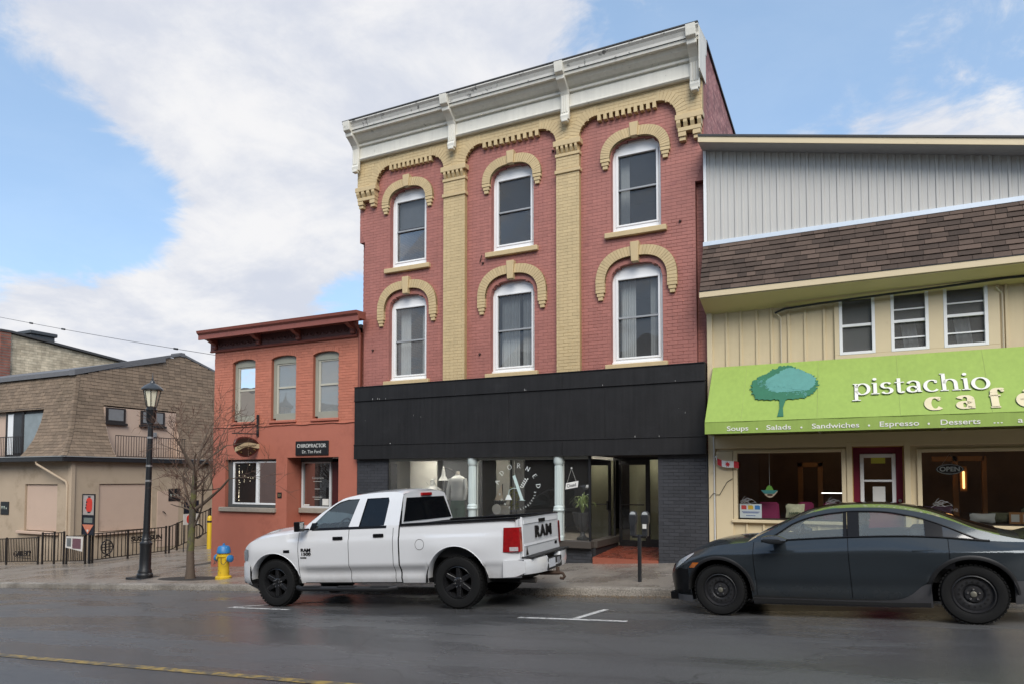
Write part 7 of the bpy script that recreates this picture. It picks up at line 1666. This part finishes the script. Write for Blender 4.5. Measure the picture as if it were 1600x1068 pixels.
for s in (-1, 1): body([(.10, .36), (.105, .6), (.11, .85), (.115, 1.02), (.09, 1.12)], 'trouser_leg', TRO, (mx0 + s * .095, my0, 0), 14, .8)
for s in (-1, 1): MB().tube([(mx0 + s * .20, my0, 1.74), (mx0 + s * .26, my0 - .02, 1.5), (mx0 + s * .25, my0 - .08, 1.22)], [.06, .05, .04], 10).build('sleeve', WH, mq, smooth=60)
ln_ = thing('hanging_lamp', 'white bell lamp on an arm above the mannequin in shop window', 'lamp', (-9.3, .7, 2.0))
MB().lathe([(.03, 1.98), (.045, 1.90), (.05, 1.82), (.10, 1.74), (.14, 1.70)], (-9.38, .42, 0), 20).build('shade', WH, ln_, smooth=50, solid=.006); MB().lathe([(0, 2.06), (.02, 2.04), (.028, 2.01), (.02, 1.98)], (-9.38, .42, 0), 12).build('finial', WH, ln_, smooth=50)
MB().tube([(-9.38, .42, 2.03), (-9.2, .5, 1.98), (-9.1, .6, 1.80)], .008, 5).tube([(-9.38, .42, 2.05), (-9.38, .42, 2.44)], .006, 5).build('arm', IRON, ln_); MB().tube([(-9.35, .42, 1.7), (-9.42, .45, 1.1)], .008, 5).build('pull_rod', mat('pale rod', (.5, .48, .44), .5), ln_)
jr = thing('lidded_jar', 'pale domed jar with finial behind the truck roof in shop window', 'jar', (-9.72, .55, 1.0))
MB().lathe([(.16, 1.0), (.26, 1.20), (.28, 1.34), (.25, 1.42)], (-9.72, .45, 0), 24).build('body', mat('celadon glaze', (.30, .36, .33), .3, .1, 6), jr, smooth=50); MB().lathe([(.26, 1.42), (.27, 1.44), (.20, 1.50), (.11, 1.54), (.07, 1.58), (.075, 1.62), (.045, 1.68), (.05, 1.72), (0, 1.76)], (-9.72, .45, 0), 24).build('lid', WH, jr, smooth=50)
pd = tag(MB().lathe([(.24, .34), (.24, .40), (.16, .44), (.14, .9), (.2, .96), (.22, 1.0)], (-9.72, .45, 0), 20).build('pedestal', mat('grey pedestal', (.2, .2, .2), .6), None, smooth=40), 'round grey pedestal under the domed jar', 'pedestal')
ds = tag(MB().box(-10.5, -10.1, .9, 1.3, .34, 1.3).build('display_cabinet', mat('mushroom paint', (.28, .27, .24), .6), None, bevel=.01), 'pale display cabinet at left end of shop window', 'cabinet')
vs = thing('dried_bouquet', 'dark dried flower bouquet on the pale cabinet', 'bouquet', (-10.2, .8, 1.3)); MB().lathe([(.05, 1.3), (.08, 1.38), (.05, 1.46), (.055, 1.5)], (-10.2, 1.1, 0), 14).build('vase', IRON, vs, smooth=50); mb = MB()
for k in range(40):
    a, e = random.uniform(0, 6.28), random.uniform(.05, .28); mb.tube([(-10.2, 1.1, 1.46), (-10.2 + e * cos(a), 1.1 + e * sin(a) * .6, 1.58 + random.uniform(0, .22))], .005, 4)
mb.build('stems', mat('dry stems', (.05, .05, .045), .9), vs)
ld = thing('display_ladder', 'black ladder shelf hung with white cloth behind the lettered pane', 'shelf', (-7.75, .7, .34))
for x in (-8.0, -7.5): MB().tube([(x, .6, .34), (x + .04, .8, 1.3)], .014, 6).build('upright', IRON, ld)
for z in (.62, .86, 1.1): MB().tube([(-8.0, .66, z), (-7.48, .66, z)], .01, 6).build('rung', IRON, ld)
bx('cloth', WH, ld, -7.95, -7.56, .64, .68, .60, .85, .01); bx('basket', mat('white basket', (.55, .55, .52), .7), ld, -7.9, -7.5, .5, .8, .36, .52, .02)
sb = thing('sailboat_ornament', 'small beige sailboat ornament on the display shelf', 'ornament', (-7.9, .6, 1.1)); MB().prism([(-8.02, .6, 1.22), (-7.78, .6, 1.22), (-7.82, .6, 1.6)], (0, .02, 0)).build('sail', mat('beige sail', (.40, .33, .25), .8), sb); MB().tube([(-7.8, .61, 1.12), (-7.8, .61, 1.62)], .01, 5).build('mast', IRON, sb); MB().xz([(-8.05, 1.2), (-7.7, 1.2), (-7.76, 1.12), (-7.98, 1.12)], .56, .66).build('hull', IRON, sb)
sc = tag(MB().prism([(-7.92 + .12 * cos(a), .52, 1.0 + .13 * sin(a)) for a in [2 * pi * k / 16 for k in range(16)]], (0, .02, 0)).build('round_plaque', mat('cream plaque', (.5, .49, .45), .6), None), 'small round cream plaque leaning on the ladder shelf', 'plaque')
gd = thing('garland', 'hanging garland of yellow green leaves behind the lettered pane', 'garland', (-7.42, .55, 1.0)); mb = MB()
for k in range(160):
    z = random.uniform(1.0, 1.55); a = random.uniform(0, 6.28); r = random.uniform(.02, .09); x, y = -7.45 + r * cos(a), .55 + r * sin(a); s = .03
    mb.add([(x, y, z), (x + s * cos(a), y + s * sin(a), z + .01), (x + s * 1.4 * cos(a), y + s * sin(a), z - .03)], [(0, 1, 2)])
mb.build('leaves', mat('olive leaf', (.13, .13, .02), .7, .4, 20), gd, recalc=False); MB().tube([(-7.45, .55, 1.0), (-7.45, .55, 2.2)], .004, 4).build('string', WH, gd)
for i, (x, h, r, m_, l) in enumerate(((-7.25, .16, .05, WH, 'small white bottle first right of the ladder shelf'), (-7.05, .22, .05, IRON, 'dark bottle beside the small white bottle'), (-6.92, .12, .07, WH, 'squat white jar on the window bench'), (-6.75, .15, .06, mat('mustard tin', (.35, .28, .05), .5), 'mustard coloured tin on the window bench'), (-6.55, .13, .08, WH, 'white bowl at right of the mustard tin'))):
    tag(MB().lathe([(r, .62), (r, .62 + h * .6), (r * .5, .62 + h * .8), (r * .5, .62 + h)], (x, .5, 0), 14).build('bottle', m_, None, smooth=40), l, 'ornament', 'small wares on the window bench')
bn = thing('window_bench', 'dark bench carrying small wares behind the lettered pane', 'bench', (-6.9, .5, .34)); bx('top', mat('dark board', (.05, .035, .025), .6), bn, -7.4, -6.2, .35, .75, .58, .62)
for x in (-7.35, -6.3): bx('leg', MATS['dark board'], bn, x, x + .06, .4, .7, .34, .58)
# lettering on the glass: a ring of capitals about a great A
lt = thing('window_lettering', 'white circular ADORNED lettering with large A on the middle shop pane', 'lettering', (-7.1, .02, 1.5))
LC = (-7.12, 1.50); PWL = mat('white vinyl letters', (.70, .74, .72), .5); PAQ = mat('aqua vinyl letter', (.50, .62, .60), .5); F2 = frame((0, .022, 0), (1, 0, 0), (0, 0, 1))
def ring(s, r, a0, a1, size, thick, inward=False):
    for k, ch in enumerate(s):
        mb = MB(); a = radians(a0 + (a1 - a0) * k / (len(s) - 1)); x, z = LC[0] + r * sin(a), LC[1] + r * cos(a); rot = -a if not inward else pi - a
        if ch == ' ': continue
        adv = GL[ch][0] * size / 2; glyph(mb, ch, x - adv * cos(rot), z - adv * sin(rot), size, F2, thick, thick * .45, rot, .001); mb.build('ring_letter', PWL, lt)
ring('ADORNED', .50, -72, 82, .15, .055)
def small(s, a0, a1, r=.49):
    for k, ch in enumerate(s):
        a = radians(a0 + (a1 - a0) * k / (len(s) - 1)); rot = pi - a; c, sn = cos(rot), sin(rot)
        text(ch, .062, PWL, 'small_letter', lt, frame((LC[0] + r * sin(a), .021, LC[1] + r * cos(a)), (c, 0, sn), (-sn, 0, c)), bold=.01, depth=.0006)
small('LIFESTYLE', 168, 98); small('HOME', 255, 205)
MB().prism([(LC[0] - .115, .021, LC[1] + .30), (LC[0] - .05, .021, LC[1] + .34), (LC[0] + .17, .021, LC[1] - .24), (LC[0] + .22, .021, LC[1] - .26), (LC[0] + .06, .021, LC[1] - .26), (LC[0] + .09, .021, LC[1] - .24)], (0, -.001, 0)).build('great_letter', PAQ, lt)
MB().tube([(LC[0] + .05, .018, LC[1] + .02), (LC[0] - .1, .018, LC[1] + .025), (LC[0] - .2, .018, LC[1] - .02), (LC[0] - .22, .018, LC[1] - .14)], .008, 5).build('lamp_arm_motif', PAQ, lt); MB().xz([(LC[0] - .25, LC[1] - .13), (LC[0] - .19, LC[1] - .13), (LC[0] - .13, LC[1] - .25), (LC[0] - .31, LC[1] - .25)], .019, .021).build('lamp_motif', PWL, lt)
for k in range(5):
    a = radians(50 + k * 9); s = .035; x, z = LC[0] + .13 + .028 * k, LC[1] + .03 + .045 * k
    for q in (-1, 1): MB().xz([(x, z), (x + q * .06, z + .03), (x + q * .03, z + .05)], .0195, .021).build('leaf_motif', PWL, lt)
# plant in an urn
ur = thing('urn_planter', 'black footed urn on the sill beside the recessed doorway', 'planter', (-5.62, .33, .36))
MB().lathe([(.14, .36), (.14, .40), (.08, .44), (.05, .48), (.05, .54), (.10, .58), (.16, .68), (.20, .80), (.215, .92), (.235, .95), (.235, .98), (.2, .98), (.2, .94)], (-5.62, .36, 0), 28).build('bowl', mat('black urn', (.016, .017, .018), .5), ur, smooth=40)
pl = thing('potted_plant', 'arching strap-leaved green plant growing in the black urn', 'plant', (-5.62, .36, .95)); RP = random.Random(3)
LFM = mat('strap leaf', (.17, .23, .06), .45, .35, 9, island=.3)
for k in range(70):
    a = RP.uniform(0, 6.28); L_ = RP.uniform(.5, 1.0); lean = RP.uniform(.1, .42); rows = []
    for i in range(8):
        u = i / 7; r = lean * L_ * u * 1.1; z = .95 + L_ * (1.15 * u - (.55 + lean) * u * u); w = .024 * (1 - u) ** .6 + .001
        x, y = -5.62 + r * cos(a), .36 + r * sin(a) * .75; rows.append([(x - w * sin(a), y + w * cos(a), z), (x + w * sin(a), y - w * cos(a), z)])
    MB().grid(rows).build('leaf', LFM, pl, recalc=False)
MB().lathe([(0, 1.52), (.04, 1.55), (.03, 1.60), (0, 1.61)], (-5.46, .25, 0), 10).build('white_flower', WH, pl, smooth=50)
cl = thing('closed_sign', 'white Closed sign hanging on strings in the pane left of the doorway', 'sign', (-5.74, .0, 1.6))
cb = [(-5.90, 1.50), (-5.60, 1.555), (-5.585, 1.70), (-5.885, 1.645)]
MB().xz(cb, .005, .018).build('board', mat('white board', (.68, .67, .64), .5), cl, bevel=.01); text('Closed', .105, IRON, 'lettering', cl, frame((-5.742, .0035, 1.565), (1, 0, .18), (-.18, 0, 1)), bold=.012, width=.22, depth=.001)
for x, z in ((-5.86, 1.65), (-5.64, 1.69)): MB().tube([(x, .012, z), (-5.75, .012, 1.98)], .0025, 4).build('string', WH, cl)
MB().lathe([(.02, .008), (.02, .02)], (-5.75, 0, 1.985), 10, 'y').build('suction_hook', WH, cl)
# shelf by the doorway
sh_ = thing('glass_shelf', 'small glass shelf unit beside the doorway pane', 'shelf', (-5.5, 1.2, .34))
for z in (.92, 1.36): bx('board', mat('pale shelf', (.42, .44, .42), .3), sh_, -5.75, -5.38, 1.0, 1.5, z, z + .02)
for y in (1.0, 1.5): MB().tube([(-5.56, y, .34), (-5.56, y, 1.38)], .01, 5).build('upright', IRON, sh_)
for i, (y, z, r, h, m_, l) in enumerate(((1.1, 1.38, .07, .17, WH, 'white flower pot on the upper glass shelf'), (1.38, 1.38, .05, .1, WH, 'small white cup on the upper glass shelf'), (1.2, .94, .12, .16, mat('moss', (.06, .08, .03), .9), 'round mossy pot on the lower glass shelf'))): tag(MB().lathe([(r * .7, z), (r, z + h), (r * .85, z + h), (r * .6, z + .02)], (-5.52, y, 0), 16).build('flower_pot', m_, None, smooth=40), l, 'pot')
la = thing('lantern', 'black metal lantern on the floor beside the doorway pane', 'lantern', (-5.45, 1.45, .36)); bx('cage', IRON, la, -5.53, -5.37, 1.42, 1.62, .40, .78, .01); MB().tube([(-5.45, 1.46, .78), (-5.45, 1.52, .93), (-5.45, 1.58, .78)], .008, 5).build('handle', IRON, la); bx('base', IRON, la, -5.55, -5.36, 1.40, 1.64, .36, .40, .005)
tag(MB().box(-5.55, -5.38, .98, 1.22, .36, .52).build('gift_box', mat('mint box', (.34, .42, .38), .6), None, bevel=.008), 'pale mint box on the sill by the doorway', 'box')
# ================================================================= the other side of the street, met only in reflections
OB = [(-46, -31, 4.9, (.32, .20, .15)), (-31, -19.5, 6.0, (.60, .56, .49)), (-19.5, -11, 8.0, (.10, .06, .05)), (-11, -4, 8.0, (.30, .22, .17)), (-4, 8, 10.0, (.25, .16, .11)), (8, 22, 7.5, (.28, .26, .23)), (22, 40, 9.5, (.24, .15, .11)), (40, 70, 9.0, (.26, .22, .18)), (-75, -46, 9.0, (.26, .20, .16))]  # last three blocks are added, unseen, to block the low sky
LB = ['brick block across the street, leftmost of the row seen in reflections', 'stone-coloured block across the street, second of the reflected row', 'low dark brick block across the street, third of the reflected row', 'plain tan block across the street, fourth of the reflected row', 'tall brown brick block across the street, fifth of the reflected row', 'low grey block across the street, sixth of the reflected row', 'tall russet block added across the street to block low sky, seventh of the row', 'long tan block added across the street to block low sky, rightmost of the row', 'long brown block added across the street to block low sky, left of the row']
wdk = mat('opposite window', (.03, .035, .04), .1)
for (a, b, h, c), l in zip(OB, LB):
    o = thing('opposite_building', l, 'building', ((a + b) / 2, -19.2, zk((a + b) / 2)), 'buildings across the street')
    z0 = zk(a) - .5; m_ = mat('opposite wall %.2f' % c[0], c, .8, .15, 2)
    MB().box(a + .02, b - .02, -30, -19.1, z0, h).build('wall', m_, o); MB().box(a, b, -30.1, -18.8, h, h + .35).build('parapet', mat('opposite coping', (.12, .11, .10), .7), o)
    n = 4; w = (b - a) / n
    for k in range(n):
        for z in ((h - 2.6), (h - 5.4)):
            if z > zk(a) + 3.4: MB().box(a + w * (k + .28), a + w * (k + .72), -19.12, -19.04, z, z + 1.7).build('window', wdk, o)
    MB().box(a + .6, a + .6 + (b - a) * .3, -19.12, -19.04, zk((a + b) / 2) + .6, zk((a + b) / 2) + 2.7).build('shop_window', wdk, o)
